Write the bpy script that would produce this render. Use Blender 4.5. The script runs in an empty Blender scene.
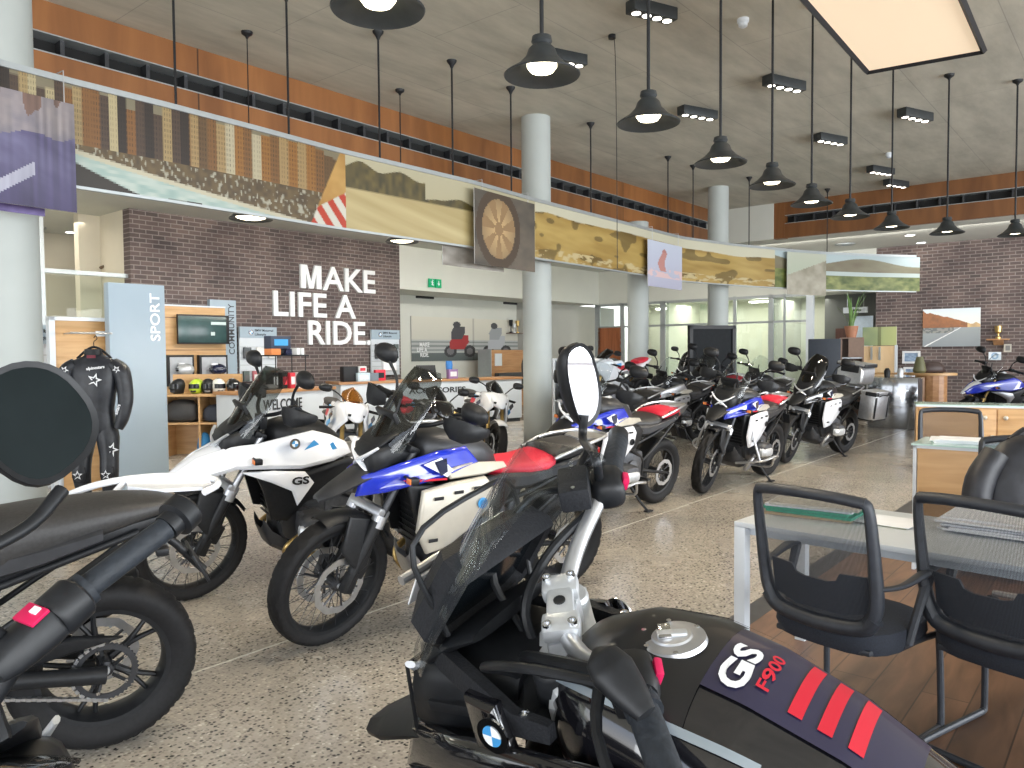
import bpy, bmesh, math, random
from mathutils import Vector, Matrix
PI = math.pi
C = bpy.context.scene.collection
sc = bpy.context.scene
random.seed(7)
# ------------------------------------------------------------------ camera
F, CZ = 770.0, 1.54
PITCH, ROLL = math.atan(31.0/F), 0.0085
fwd = Vector((0, math.cos(PITCH), -math.sin(PITCH)))
up0 = Vector((0, math.sin(PITCH), math.cos(PITCH)))
rt0 = Vector((1, 0, 0))
upv = up0*math.cos(ROLL) + rt0*math.sin(ROLL)
rtv = rt0*math.cos(ROLL) - up0*math.sin(ROLL)
cd = bpy.data.cameras.new('camera'); cam = bpy.data.objects.new('camera', cd); C.objects.link(cam)
cd.sensor_width = 36; cd.lens = F/1024*36; cd.clip_start = 0.02; cd.clip_end = 200
cam.matrix_world = Matrix(((rtv.x, upv.x, -fwd.x, 0), (rtv.y, upv.y, -fwd.y, 0), (rtv.z, upv.z, -fwd.z, CZ), (0, 0, 0, 1)))
sc.camera = cam
# ------------------------------------------------------------------ world and big lights
w = bpy.data.worlds.new('daylight'); sc.world = w; w.use_nodes = True
nt = w.node_tree; bgn = nt.nodes['Background']
tc = nt.nodes.new('ShaderNodeTexCoord'); sp = nt.nodes.new('ShaderNodeSeparateXYZ'); cr = nt.nodes.new('ShaderNodeValToRGB')
nt.links.new(tc.outputs['Generated'], sp.inputs[0]); nt.links.new(sp.outputs['Z'], cr.inputs[0]); nt.links.new(cr.outputs[0], bgn.inputs[0])
e = cr.color_ramp.elements
e[0].position = 0.0; e[0].color = (.50, .49, .46, 1); e[1].position = .6; e[1].color = (.50, .68, 1.0, 1)
k = cr.color_ramp.elements.new(.04); k.color = (1.0, 1.0, 1.0, 1)
bgn.inputs[1].default_value = 2.3
sc.view_settings.view_transform = 'Standard'; sc.view_settings.look = 'None'
sc.view_settings.exposure = 0.32; sc.view_settings.gamma = 1; sc.view_settings.use_curve_mapping = False
sc.cycles.max_bounces = 8; sc.cycles.diffuse_bounces = 5; sc.cycles.glossy_bounces = 4; sc.cycles.transparent_max_bounces = 24
sc.cycles.sample_clamp_indirect = 6
TH = math.atan2(.771, .637)                    # room axis u, seen from the camera's axis
A = Vector((math.cos(TH), math.sin(TH), 0)); B = Vector((-math.sin(TH), math.cos(TH), 0))
def uv(u, v, z=0): return A*u + B*v + Vector((0, 0, z))
def area(name, loc, tgt, sx, sy, power, col=(1, 1, 1)):
    l = bpy.data.lights.new(name, 'AREA'); l.shape = 'RECTANGLE'; l.size = sx; l.size_y = sy; l.energy = power; l.color = col
    o = bpy.data.objects.new(name, l); C.objects.link(o); o.location = loc
    o.rotation_euler = (Vector(tgt)-Vector(loc)).to_track_quat('-Z', 'Y').to_euler(); return o
# daylight through the glass facades behind the camera and along the right side of the showroom
area('facade_daylight_rear', uv(-7.5, 0, 1.6), uv(6, 3, 3.8), 14, 3.0, 520, (.95, .98, 1))
area('facade_daylight_side', uv(4, -9.0, 1.6), uv(6, 4, 3.8), 16, 3.0, 1500, (.91, .96, 1))
area('facade_daylight_far', uv(16, -9.0, 1.6), uv(13, 6, 3.4), 9, 3.0, 760, (.90, .95, 1))
# unseen area lights added to brighten the back walls and the office
def down(name, u, v, z, su, sv, power, col, tu=0, tv=0):
    o = area(name, uv(u, v, z), uv(u+tu, v+tv, z-1), su, sv, power, col); return o
l_ = area('soffit_fill_left', uv(9.5, 8.9, 4.05), uv(9.5, 12.2, 1.2), 1, 1, 430, (1, .96, .88)); l_.data.size = 14; l_.data.size_y = .5; l_.rotation_euler = (Matrix(((A.x, B.x, 0), (A.y, B.y, 0), (0, 0, 1))) @ Matrix.Rotation(math.radians(50), 3, 'X')).to_euler()  # added fill for the left brick wall, out of sight above the bulkhead edge
l_ = area('soffit_fill_back', uv(18.6, 3.0, 4.05), uv(20.5, 3.0, 1.2), 1, 1, 170, (1, .96, .88)); l_.data.size = .5; l_.data.size_y = 15; l_.rotation_euler = (Matrix(((A.x, B.x, 0), (A.y, B.y, 0), (0, 0, 1))) @ Matrix.Rotation(math.radians(-45), 3, 'Y')).to_euler()  # added fill for the back wall, no fixture modelled
l_ = area('office_fill', uv(22.4, 10, 3.0), uv(22.4, 10, 0), 1, 6, 95, (1, .98, .90)); l_.rotation_euler = (0, 0, TH)  # added fill that lifts the office interior
l_ = area('rear_room_light', uv(4, 16.0, 4.0), uv(4, 16, 0), 4, 2, 90, (1, .92, .80)); l_.rotation_euler = (0, 0, TH)
# ------------------------------------------------------------------ ray helpers: a pixel of the photograph to a point on a plane of the room
def ray(px, py): return (fwd + rtv*((px-512)/F) + upv*((384-py)/F))
def hz(px, py, z=0):
    r = ray(px, py); t = (z-CZ)/r.z; return Vector((r.x*t, r.y*t, z))
def hv(px, py, v):
    r = ray(px, py); t = v/r.dot(B); p = r*t; return (p.dot(A), p.z+CZ)
def hu(px, py, u):
    r = ray(px, py); t = u/r.dot(A); p = r*t; return (p.dot(B), p.z+CZ)
def hd(px, py, d):
    r = ray(px, py); t = d/r.y; return Vector((r.x*t, d, r.z*t+CZ))
# ------------------------------------------------------------------ materials
MATS = {}
def mat(name, col, rough=.5, metal=0, noise=.06, scale=14, coat=0, emit=0, alpha=1, trans=0, bump=0, spec=.5):
    if name in MATS: return MATS[name]
    m = bpy.data.materials.new(name); m.use_nodes = True; t = m.node_tree; b = t.nodes['Principled BSDF']
    b.inputs['Roughness'].default_value = rough; b.inputs['Metallic'].default_value = metal
    b.inputs['Coat Weight'].default_value = coat; b.inputs['Coat Roughness'].default_value = .04
    b.inputs['Specular IOR Level'].default_value = spec
    b.inputs['Base Color'].default_value = (*col, 1)
    if noise:
        tcn = t.nodes.new('ShaderNodeTexCoord'); n = t.nodes.new('ShaderNodeTexNoise'); n.inputs['Scale'].default_value = scale; n.inputs['Detail'].default_value = 3
        r = t.nodes.new('ShaderNodeValToRGB'); t.links.new(tcn.outputs['Object'], n.inputs['Vector']); t.links.new(n.outputs[0], r.inputs[0])
        r.color_ramp.elements[0].position = .3; r.color_ramp.elements[1].position = .7
        r.color_ramp.elements[0].color = (*[max(0, c*(1-noise)) for c in col], 1); r.color_ramp.elements[1].color = (*[min(1, c*(1+noise)) for c in col], 1)
        t.links.new(r.outputs[0], b.inputs['Base Color'])
        if bump:
            bp = t.nodes.new('ShaderNodeBump'); bp.inputs['Strength'].default_value = bump; bp.inputs['Distance'].default_value = .004
            t.links.new(n.outputs[0], bp.inputs['Height']); t.links.new(bp.outputs[0], b.inputs['Normal'])
    if emit: b.inputs['Emission Color'].default_value = (*col, 1); b.inputs['Emission Strength'].default_value = emit
    if trans: b.inputs['Transmission Weight'].default_value = trans
    if alpha < 1: b.inputs['Alpha'].default_value = alpha
    MATS[name] = m; return m
def N(t, typ, **kw):
    n = t.nodes.new(typ)
    for a_, b_ in kw.items(): setattr(n, a_, b_)
    return n
def glass_mat(name, col, mixf, rough=.02):
    m = bpy.data.materials.new(name); m.use_nodes = True; t = m.node_tree; t.nodes.clear()
    o = N(t, 'ShaderNodeOutputMaterial'); tr = N(t, 'ShaderNodeBsdfTransparent'); tr.inputs[0].default_value = (*col, 1)
    g = N(t, 'ShaderNodeBsdfGlossy'); g.inputs['Roughness'].default_value = rough; g.inputs[0].default_value = (1, 1, 1, 1)
    fr = N(t, 'ShaderNodeLayerWeight'); fr.inputs[0].default_value = .5; pw = N(t, 'ShaderNodeMath', operation='POWER'); pw.inputs[1].default_value = 4; t.links.new(fr.outputs['Facing'], pw.inputs[0])
    ad = N(t, 'ShaderNodeMath', operation='MULTIPLY_ADD'); ad.inputs[1].default_value = .45; ad.inputs[2].default_value = mixf; ad.use_clamp = True
    mx = N(t, 'ShaderNodeMixShader'); t.links.new(pw.outputs[0], ad.inputs[0]); t.links.new(ad.outputs[0], mx.inputs[0])
    t.links.new(tr.outputs[0], mx.inputs[1]); t.links.new(g.outputs[0], mx.inputs[2]); t.links.new(mx.outputs[0], o.inputs[0])
    MATS[name] = m; return m
def brick_mat(name, axis):
    m = bpy.data.materials.new(name); m.use_nodes = True; t = m.node_tree; b = t.nodes['Principled BSDF']; b.inputs['Roughness'].default_value = .9
    c = N(t, 'ShaderNodeTexCoord'); s = N(t, 'ShaderNodeSeparateXYZ'); j = N(t, 'ShaderNodeCombineXYZ')
    t.links.new(c.outputs['Object'], s.inputs[0]); t.links.new(s.outputs['X' if axis == 'x' else 'Y'], j.inputs[0]); t.links.new(s.outputs['Z'], j.inputs[1])
    k = N(t, 'ShaderNodeTexBrick'); t.links.new(j.outputs[0], k.inputs[0]); k.inputs['Scale'].default_value = 1
    k.inputs['Brick Width'].default_value = .23; k.inputs['Row Height'].default_value = .081; k.inputs['Mortar Size'].default_value = .010
    k.inputs['Mortar Smooth'].default_value = .3; k.inputs['Bias'].default_value = -.1
    k.inputs['Color1'].default_value = (.140, .104, .098, 1); k.inputs['Color2'].default_value = (.080, .066, .066, 1); k.inputs['Mortar'].default_value = (.235, .21, .20, 1)
    n = N(t, 'ShaderNodeTexNoise'); n.inputs['Scale'].default_value = 1.3; n.inputs['Detail'].default_value = 5; t.links.new(j.outputs[0], n.inputs['Vector'])
    r = N(t, 'ShaderNodeValToRGB'); r.color_ramp.elements[0].color = (.62, .6, .62, 1); r.color_ramp.elements[1].color = (1.3, 1.25, 1.2, 1); r.color_ramp.elements[0].position = .3; r.color_ramp.elements[1].position = .72
    t.links.new(n.outputs[0], r.inputs[0]); x = N(t, 'ShaderNodeMix', data_type='RGBA', blend_type='MULTIPLY'); x.inputs[0].default_value = 1
    t.links.new(k.outputs['Color'], x.inputs[6]); t.links.new(r.outputs[0], x.inputs[7]); t.links.new(x.outputs[2], b.inputs['Base Color'])
    bp = N(t, 'ShaderNodeBump'); bp.inputs['Strength'].default_value = .6; bp.inputs['Distance'].default_value = .01; bp.invert = True
    t.links.new(k.outputs['Fac'], bp.inputs['Height']); t.links.new(bp.outputs[0], b.inputs['Normal']); MATS[name] = m; return m
def concrete_mat():
    m = bpy.data.materials.new('board_concrete'); m.use_nodes = True; t = m.node_tree; b = t.nodes['Principled BSDF']; b.inputs['Roughness'].default_value = .85
    c = N(t, 'ShaderNodeTexCoord'); mp = N(t, 'ShaderNodeMapping'); t.links.new(c.outputs['Object'], mp.inputs[0])
    k = N(t, 'ShaderNodeTexBrick'); k.inputs['Scale'].default_value = 1; k.inputs['Brick Width'].default_value = 2.4; k.inputs['Row Height'].default_value = 1.2
    k.inputs['Mortar Size'].default_value = .007; k.inputs['Mortar Smooth'].default_value = .6; k.inputs['Bias'].default_value = 0
    k.inputs['Color1'].default_value = (.47, .455, .395, 1); k.inputs['Color2'].default_value = (.44, .428, .37, 1); k.inputs['Mortar'].default_value = (.33, .32, .29, 1)
    t.links.new(mp.outputs[0], k.inputs[0])
    n = N(t, 'ShaderNodeTexNoise'); n.inputs['Scale'].default_value = .8; n.inputs['Detail'].default_value = 8; n.inputs['Roughness'].default_value = .65
    mp2 = N(t, 'ShaderNodeMapping'); mp2.inputs['Scale'].default_value = (1, 3.5, 1); t.links.new(c.outputs['Object'], mp2.inputs[0]); t.links.new(mp2.outputs[0], n.inputs['Vector'])
    r = N(t, 'ShaderNodeValToRGB'); r.color_ramp.elements[0].color = (.80, .79, .77, 1); r.color_ramp.elements[1].color = (1.14, 1.13, 1.1, 1); r.color_ramp.elements[0].position = .33; r.color_ramp.elements[1].position = .68
    t.links.new(n.outputs[0], r.inputs[0]); x = N(t, 'ShaderNodeMix', data_type='RGBA', blend_type='MULTIPLY'); x.inputs[0].default_value = 1
    t.links.new(k.outputs['Color'], x.inputs[6]); t.links.new(r.outputs[0], x.inputs[7]); t.links.new(x.outputs[2], b.inputs['Base Color'])
    return m
def aggregate_mat():
    m = bpy.data.materials.new('exposed_aggregate'); m.use_nodes = True; t = m.node_tree; b = t.nodes['Principled BSDF']
    c = N(t, 'ShaderNodeTexCoord')
    nz = N(t, 'ShaderNodeTexNoise'); nz.inputs['Scale'].default_value = 60; t.links.new(c.outputs['Object'], nz.inputs['Vector'])
    mx = N(t, 'ShaderNodeMix', data_type='VECTOR'); mx.inputs[0].default_value = .012; t.links.new(c.outputs['Object'], mx.inputs[4]); t.links.new(nz.outputs['Color'], mx.inputs[5])
    v = N(t, 'ShaderNodeTexVoronoi'); v.inputs['Scale'].default_value = 62; t.links.new(mx.outputs[1], v.inputs['Vector'])
    r1 = N(t, 'ShaderNodeValToRGB'); r1.color_ramp.interpolation = 'LINEAR'; es = r1.color_ramp.elements
    sx = N(t, 'ShaderNodeSeparateXYZ'); t.links.new(v.outputs['Color'], sx.inputs[0])
    es[0].position = 0; es[0].color = (.03, .028, .026, 1); es[1].position = 1; es[1].color = (.62, .57, .49, 1)
    for p_, c_ in ((.17, (.06, .055, .05, 1)), (.22, (.20, .175, .15, 1)), (.5, (.30, .27, .225, 1)), (.75, (.38, .345, .285, 1)), (.93, (.50, .46, .38, 1))):
        q = es.new(p_); q.color = c_
    t.links.new(sx.outputs[0], r1.inputs[0])
    r2 = N(t, 'ShaderNodeValToRGB'); r2.color_ramp.elements[0].position = .30; r2.color_ramp.elements[0].color = (0, 0, 0, 1); r2.color_ramp.elements[1].position = .62; r2.color_ramp.elements[1].color = (1, 1, 1, 1)
    t.links.new(v.outputs['Distance'], r2.inputs[0])
    x = N(t, 'ShaderNodeMix', data_type='RGBA'); t.links.new(r2.outputs[0], x.inputs[0]); t.links.new(r1.outputs[0], x.inputs[6]); x.inputs[7].default_value = (.38, .345, .29, 1)
    n2 = N(t, 'ShaderNodeTexNoise'); n2.inputs['Scale'].default_value = .7; n2.inputs['Detail'].default_value = 5; t.links.new(c.outputs['Object'], n2.inputs['Vector'])
    r3 = N(t, 'ShaderNodeValToRGB'); r3.color_ramp.elements[0].position = .35; r3.color_ramp.elements[0].color = (.92, .93, .98, 1); r3.color_ramp.elements[1].position = .65; r3.color_ramp.elements[1].color = (1.2, 1.2, 1.22, 1)
    t.links.new(n2.outputs[0], r3.inputs[0])
    y = N(t, 'ShaderNodeMix', data_type='RGBA', blend_type='MULTIPLY'); y.inputs[0].default_value = 1; t.links.new(x.outputs[2], y.inputs[6]); t.links.new(r3.outputs[0], y.inputs[7])
    t.links.new(y.outputs[2], b.inputs['Base Color'])
    r4 = N(t, 'ShaderNodeMapRange'); r4.inputs['From Min'].default_value = .3; r4.inputs['From Max'].default_value = .7; r4.inputs['To Min'].default_value = .16; r4.inputs['To Max'].default_value = .34
    t.links.new(n2.outputs[0], r4.inputs[0]); t.links.new(r4.outputs[0], b.inputs['Roughness'])
    bp = N(t, 'ShaderNodeBump'); bp.inputs['Strength'].default_value = .10; bp.inputs['Distance'].default_value = .002; t.links.new(v.outputs['Distance'], bp.inputs['Height']); t.links.new(bp.outputs[0], b.inputs['Normal'])
    return m
def wood_mat(name, c1, c2, sc_=(1, 12, 12), rough=.45, planks=None):
    m = bpy.data.materials.new(name); m.use_nodes = True; t = m.node_tree; b = t.nodes['Principled BSDF']; b.inputs['Roughness'].default_value = rough
    c = N(t, 'ShaderNodeTexCoord'); mp = N(t, 'ShaderNodeMapping'); mp.inputs['Scale'].default_value = sc_; t.links.new(c.outputs['Object'], mp.inputs[0])
    n = N(t, 'ShaderNodeTexNoise'); n.inputs['Scale'].default_value = 1.6; n.inputs['Detail'].default_value = 7; n.inputs['Distortion'].default_value = .6; t.links.new(mp.outputs[0], n.inputs['Vector'])
    r = N(t, 'ShaderNodeValToRGB'); r.color_ramp.elements[0].position = .32; r.color_ramp.elements[1].position = .68; r.color_ramp.elements[0].color = (*c1, 1); r.color_ramp.elements[1].color = (*c2, 1)
    t.links.new(n.outputs[0], r.inputs[0]); out = r.outputs[0]
    if planks:
        k = N(t, 'ShaderNodeTexBrick'); k.inputs['Scale'].default_value = 1; k.inputs['Brick Width'].default_value = planks[0]; k.inputs['Row Height'].default_value = planks[1]
        k.inputs['Mortar Size'].default_value = planks[2]; k.inputs['Color1'].default_value = (1.15, 1.12, 1.08, 1); k.inputs['Color2'].default_value = (.72, .72, .72, 1); k.inputs['Mortar'].default_value = (.3, .3, .3, 1)
        if len(planks) > 3:
            s = N(t, 'ShaderNodeSeparateXYZ'); j = N(t, 'ShaderNodeCombineXYZ'); t.links.new(c.outputs['Object'], s.inputs[0]); t.links.new(s.outputs['XYZ'.index(planks[3][0])], j.inputs[0]); t.links.new(s.outputs['XYZ'.index(planks[3][1])], j.inputs[1]); t.links.new(j.outputs[0], k.inputs[0])
        else: t.links.new(c.outputs['Object'], k.inputs[0])
        x = N(t, 'ShaderNodeMix', data_type='RGBA', blend_type='MULTIPLY'); x.inputs[0].default_value = 1
        t.links.new(out, x.inputs[6]); t.links.new(k.outputs[0], x.inputs[7]); out = x.outputs[2]
    t.links.new(out, b.inputs['Base Color']); MATS[name] = m; return m
def print_mat(name, rough=.5, attr='Print'):
    if name in MATS: return MATS[name]
    m = bpy.data.materials.new(name); m.use_nodes = True; t = m.node_tree; b = t.nodes['Principled BSDF']; b.inputs['Roughness'].default_value = rough
    a = N(t, 'ShaderNodeVertexColor'); a.layer_name = attr; t.links.new(a.outputs[0], b.inputs['Base Color']); MATS[name] = m; return m
def mesh_fabric(name, col, sc_=420, thr=.35):
    m = bpy.data.materials.new(name); m.use_nodes = True; t = m.node_tree; b = t.nodes['Principled BSDF']; b.inputs['Base Color'].default_value = (*col, 1); b.inputs['Roughness'].default_value = .8
    c = N(t, 'ShaderNodeTexCoord'); s = N(t, 'ShaderNodeSeparateXYZ'); t.links.new(c.outputs['Object'], s.inputs[0])
    def tri(sock):
        a = N(t, 'ShaderNodeMath', operation='MULTIPLY'); a.inputs[1].default_value = sc_; t.links.new(sock, a.inputs[0])
        q = N(t, 'ShaderNodeMath', operation='SINE'); t.links.new(a.outputs[0], q.inputs[0])
        g = N(t, 'ShaderNodeMath', operation='GREATER_THAN'); g.inputs[1].default_value = thr; t.links.new(q.outputs[0], g.inputs[0]); return g.outputs[0]
    x = N(t, 'ShaderNodeMath', operation='MAXIMUM'); t.links.new(tri(s.outputs['Y']), x.inputs[0]); t.links.new(tri(s.outputs['Z']), x.inputs[1])
    y = N(t, 'ShaderNodeMath', operation='MULTIPLY_ADD'); y.inputs[1].default_value = .66; y.inputs[2].default_value = .16; t.links.new(x.outputs[0], y.inputs[0]); t.links.new(y.outputs[0], b.inputs['Alpha'])
    MATS[name] = m; return m
blk = mat('black_plastic', (.010, .011, .013), .46, noise=.25, scale=60, spec=.35)
blkt = mat('textured_black_plastic', (.014, .015, .018), .62, noise=.3, scale=220, bump=.3, spec=.3)
gls = mat('gloss_black_paint', (.006, .006, .008), .12, coat=1, noise=.1)
rub = mat('tyre_rubber', (.007, .007, .008), .68, noise=.3, scale=70, spec=.35)
grp = mat('grip_rubber', (.018, .022, .028), .6, noise=.2, scale=90, bump=.4, spec=.35)
sil = mat('silver_painted_metal', (.50, .51, .53), .33, .75, noise=.05)
chrm = mat('chrome', (.72, .73, .75), .12, 1, noise=.03)
alu = mat('brushed_aluminium', (.55, .56, .58), .34, .9, noise=.08, scale=30)
dgm = mat('dark_grey_metal', (.06, .062, .068), .42, .6, noise=.15)
eng = mat('engine_grey_metal', (.075, .078, .085), .45, .5, noise=.2, scale=40)
wht = mat('gloss_white_paint', (.80, .82, .86), .22, coat=.6, noise=.02)
blu = mat('racing_blue_paint', (.012, .03, .42), .18, coat=1, noise=.06)
redm = mat('red_seat_leather', (.62, .018, .045), .5, noise=.08, scale=60, bump=.2)
grys = mat('grey_seat_leather', (.19, .185, .18), .55, noise=.1, scale=80, bump=.2)
blks = mat('black_seat_leather', (.030, .029, .029), .5, noise=.2, scale=80, bump=.25)
gold = mat('gold_titanium', (.52, .36, .14), .3, .9, noise=.12)
cast = mat('cast_silver_alloy', (.62, .64, .66), .4, .55, noise=.08, scale=40)
tan_ = mat('tan_silver_guard', (.52, .49, .42), .4, .3, noise=.06)
redp = mat('red_decal', (.52, .012, .03), .4, noise=.03)
whp = mat('white_decal', (.82, .83, .85), .4, noise=.02)
lblu = mat('light_blue_decal', (.06, .30, .62), .35, noise=.04)
navy = mat('navy_decal', (.012, .016, .045), .25, coat=.6, noise=.1)
orng = mat('amber_lens', (.75, .22, .05), .25, noise=.05)
mirg = mat('mirror_glass', (.80, .82, .84), .03, 1, noise=0)
dmir = mat('mirror_dark_reflection', (.010, .014, .015), .25, 0, noise=.1, spec=.08)  # near-black base colour stands in for a dark reflection
scrn = mat('black_screen', (.006, .008, .010), .12, noise=.1)
clear = glass_mat('clear_windscreen', (.90, .92, .93), .02)
smoke = glass_mat('smoked_windscreen', (.55, .57, .57), .04)
smokeb = glass_mat('dark_windscreen', (.10, .10, .11), .05)
ambr = glass_mat('amber_windscreen', (.62, .36, .10), .08)
pane = glass_mat('window_glass', (.94, .97, .955), .04)
offw = mat('white_wall_paint', (.60, .61, .56), .85, noise=.02, scale=2)
offw2 = mat('grey_wall_paint', (.40, .40, .37), .85, noise=.03, scale=2)
beig = mat('beige_wall_paint', (.62, .57, .46), .85, noise=.03, scale=2)
dkgr = mat('dark_grey_wall_paint', (.13, .135, .125), .85, noise=.04, scale=2)
colw = mat('white_column_paint', (.40, .43, .415), .6, noise=.03, scale=3)
pnlw = mat('white_display_panel', (.31, .39, .46), .45, noise=.02, scale=3)
wlam = mat('white_laminate', (.58, .62, .66), .3, noise=.02, scale=6)
lght = mat('grey_aluminium_frame', (.38, .41, .42), .4, .5, noise=.04)
brk_x = brick_mat('brown_brick_u', 'x'); brk_y = brick_mat('brown_brick_v', 'y')
conc = concrete_mat(); aggr = aggregate_mat()
timb = wood_mat('orange_timber_cladding', (.17, .064, .018), (.27, .11, .033), (2.2, 2.2, .35), .45, (3.0, 99, .01))
plnk = wood_mat('brown_plank_floor', (.09, .045, .025), (.20, .105, .06), (1.2, 7, 1), .42, (1.9, .19, .0035))
oak = wood_mat('oak_veneer', (.46, .26, .10), (.60, .37, .17), (1, 1, 9), .42)
oakd = wood_mat('oak_counter_top', (.36, .17, .07), (.50, .27, .12), (1, 9, 9), .4)
brnd = wood_mat('red_brown_door_veneer', (.22, .065, .02), (.36, .12, .045), (9, 9, .7), .4)
dkwd = wood_mat('dark_brown_veneer', (.07, .025, .018), (.12, .045, .03), (9, 9, .7), .4)
ply = wood_mat('light_plywood', (.60, .42, .24), (.70, .52, .32), (2, 2, .5), .55)
# ------------------------------------------------------------------ mesh helpers
def catmull(pts, n=6):
    P = [Vector(p) for p in pts]
    if len(P) < 3: return P
    out = []
    for i in range(len(P)-1):
        p0 = P[i-1] if i else P[0]*2-P[1]; p1 = P[i]; p2 = P[i+1]; p3 = P[i+2] if i+2 < len(P) else P[-1]*2-P[-2]
        for k_ in range(n):
            t = k_/n
            out.append(.5*((2*p1)+(p2-p0)*t+(2*p0-5*p1+4*p2-p3)*t*t+(-p0+3*p1-3*p2+p3)*t**3))
    out.append(P[-1]); return out
class MB:
    def __init__(s): s.v = []; s.f = []; s.m = []; s.mats = []; s.col = None
    def mi(s, m):
        if m not in s.mats: s.mats.append(m)
        return s.mats.index(m)
    def add(s, V, Fs, m):
        o = len(s.v); s.v += [Vector(p) for p in V]; i = s.mi(m)
        for f in Fs: s.f.append(tuple(a+o for a in f)); s.m.append(i)
        return s
    def box(s, c, d, m, rot=None, bev=0):
        c = Vector(c); R = rot.to_matrix() if hasattr(rot, 'to_matrix') else (rot or Matrix.Identity(3))
        if bev:
            bm = bmesh.new(); bmesh.ops.create_cube(bm, size=1)
            for q in bm.verts: q.co = Vector((q.co.x*d[0], q.co.y*d[1], q.co.z*d[2]))
            bmesh.ops.bevel(bm, geom=list(bm.edges), offset=min(bev, min(d)*.49), segments=2, affect='EDGES', profile=.6)
            bm.verts.index_update(); V = [c+R@q.co for q in bm.verts]; Fs = [[q.index for q in f.verts] for f in bm.faces]; bm.free()
            return s.add(V, Fs, m)
        V = [c+R@Vector((x*d[0]/2, y*d[1]/2, z*d[2]/2)) for x in (-1, 1) for y in (-1, 1) for z in (-1, 1)]
        return s.add(V, [(0, 1, 3, 2), (4, 6, 7, 5), (0, 4, 5, 1), (2, 3, 7, 6), (0, 2, 6, 4), (1, 5, 7, 3)], m)
    def span(s, a, b, m, bev=0):
        a = Vector(a); b = Vector(b); return s.box((a+b)/2, [abs(x) for x in (b-a)], m, None, bev)
    def tube(s, pts, r, m, n=10, smooth=0, closed=False, flat=1.0, cap=True):
        P = catmull(pts, smooth) if smooth else [Vector(p) for p in pts]
        K = len(P); rs = r if isinstance(r, (list, tuple)) else [r]*K
        if len(rs) != K:
            L = len(rs)-1; rs = [rs[min(L, int(i/(K-1)*L))]*(1-(i/(K-1)*L) % 1)+rs[min(L, int(i/(K-1)*L)+1)]*((i/(K-1)*L) % 1) for i in range(K)]
        T = []
        for i in range(K):
            a = P[(i-1) % K] if (closed or i) else P[0]; b = P[(i+1) % K] if (closed or i < K-1) else P[-1]
            t = (b-a); T.append(t.normalized() if t.length > 1e-9 else Vector((0, 0, 1)))
        nrm = T[0].cross(Vector((0, 0, 1)))
        if nrm.length < .05: nrm = T[0].cross(Vector((0, 1, 0)))
        nrm.normalize(); V = []
        for i in range(K):
            nrm = nrm-T[i]*nrm.dot(T[i]); nrm.normalize(); bn = T[i].cross(nrm)
            for k_ in range(n):
                a = 2*PI*k_/n; V.append(P[i]+nrm*math.cos(a)*rs[i]+bn*math.sin(a)*rs[i]*flat)
        Fs = []
        for i in range(K if closed else K-1):
            j = (i+1) % K
            for k_ in range(n): Fs.append((i*n+k_, i*n+(k_+1) % n, j*n+(k_+1) % n, j*n+k_))
        if not closed and cap: Fs.append(tuple(range(n))[::-1]); Fs.append(tuple((K-1)*n+k_ for k_ in range(n)))
        return s.add(V, Fs, m)
    def lathe(s, prof, c, axis, m, n=32, a0=0, a1=2*PI, ref=None, closedp=False, fn=None):
        # prof: (radius, offset along the axis)
        c = Vector(c); ax = Vector(axis).normalized(); r = Vector(ref) if ref else (Vector((0, 0, 1)) if abs(ax.z) < .9 else Vector((1, 0, 0)))
        r = (r-ax*r.dot(ax)).normalized(); q = ax.cross(r); full = abs(a1-a0-2*PI) < 1e-6; M_ = n if full else n+1; K = len(prof); V = []
        for i in range(M_):
            a = a0+(a1-a0)*i/n; d = r*math.cos(a)+q*math.sin(a)
            for j, (R, h) in enumerate(prof):
                if fn: R = fn(R, h, a, j)
                V.append(c+d*R+ax*h)
        Fs = []
        for i in range(n):
            i2 = (i+1) % M_
            for j in range(K if closedp else K-1):
                j2 = (j+1) % K; Fs.append((i*K+j, i2*K+j, i2*K+j2, i*K+j2))
        if full and not closedp:
            if prof[0][0] > 1e-5: Fs.append(tuple(i*K for i in range(M_))[::-1])
            if prof[-1][0] > 1e-5: Fs.append(tuple(i*K+K-1 for i in range(M_)))
        return s.add(V, Fs, m)
    def loft(s, rings, m, caps=True, closed=True):
        n = len(rings[0]); V = [p for r in rings for p in r]; Fs = []
        for i in range(len(rings)-1):
            for k_ in range(n if closed else n-1): Fs.append((i*n+k_, i*n+(k_+1) % n, (i+1)*n+(k_+1) % n, (i+1)*n+k_))
        if caps: Fs.append(tuple(range(n))[::-1]); Fs.append(tuple((len(rings)-1)*n+k_ for k_ in range(n)))
        return s.add(V, Fs, m)
    def panel(s, out, m, t=.012, bulge=.02, inset=.03, side=1, curve=True):
        # a moulded side panel: outline points (x, z, y); side mirrors it
        P = [Vector((x, y, z)) for x, z, y in out]
        n = len(P); cen = sum(P, Vector())/n; area2 = sum(P[i].x*P[(i+1) % n].z-P[(i+1) % n].x*P[i].z for i in range(n)); sg = 1 if area2 > 0 else -1
        def ins(d, dy):
            R = []
            for i in range(n):
                a = P[i]-P[i-1]; b = P[(i+1) % n]-P[i]
                na = Vector((-a.z, 0, a.x)).normalized()*sg; nb = Vector((-b.z, 0, b.x)).normalized()*sg
                q = (na+nb); q = q.normalized() if q.length > .2 else na
                R.append(P[i]+q*d+Vector((0, dy, 0)))
            return R
        rings = [[p-Vector((0, t, 0)) for p in P], P, ins(inset*.35, bulge*.6), ins(inset, bulge)]
        V = [p for r in rings for p in r]; Fs = []
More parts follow.
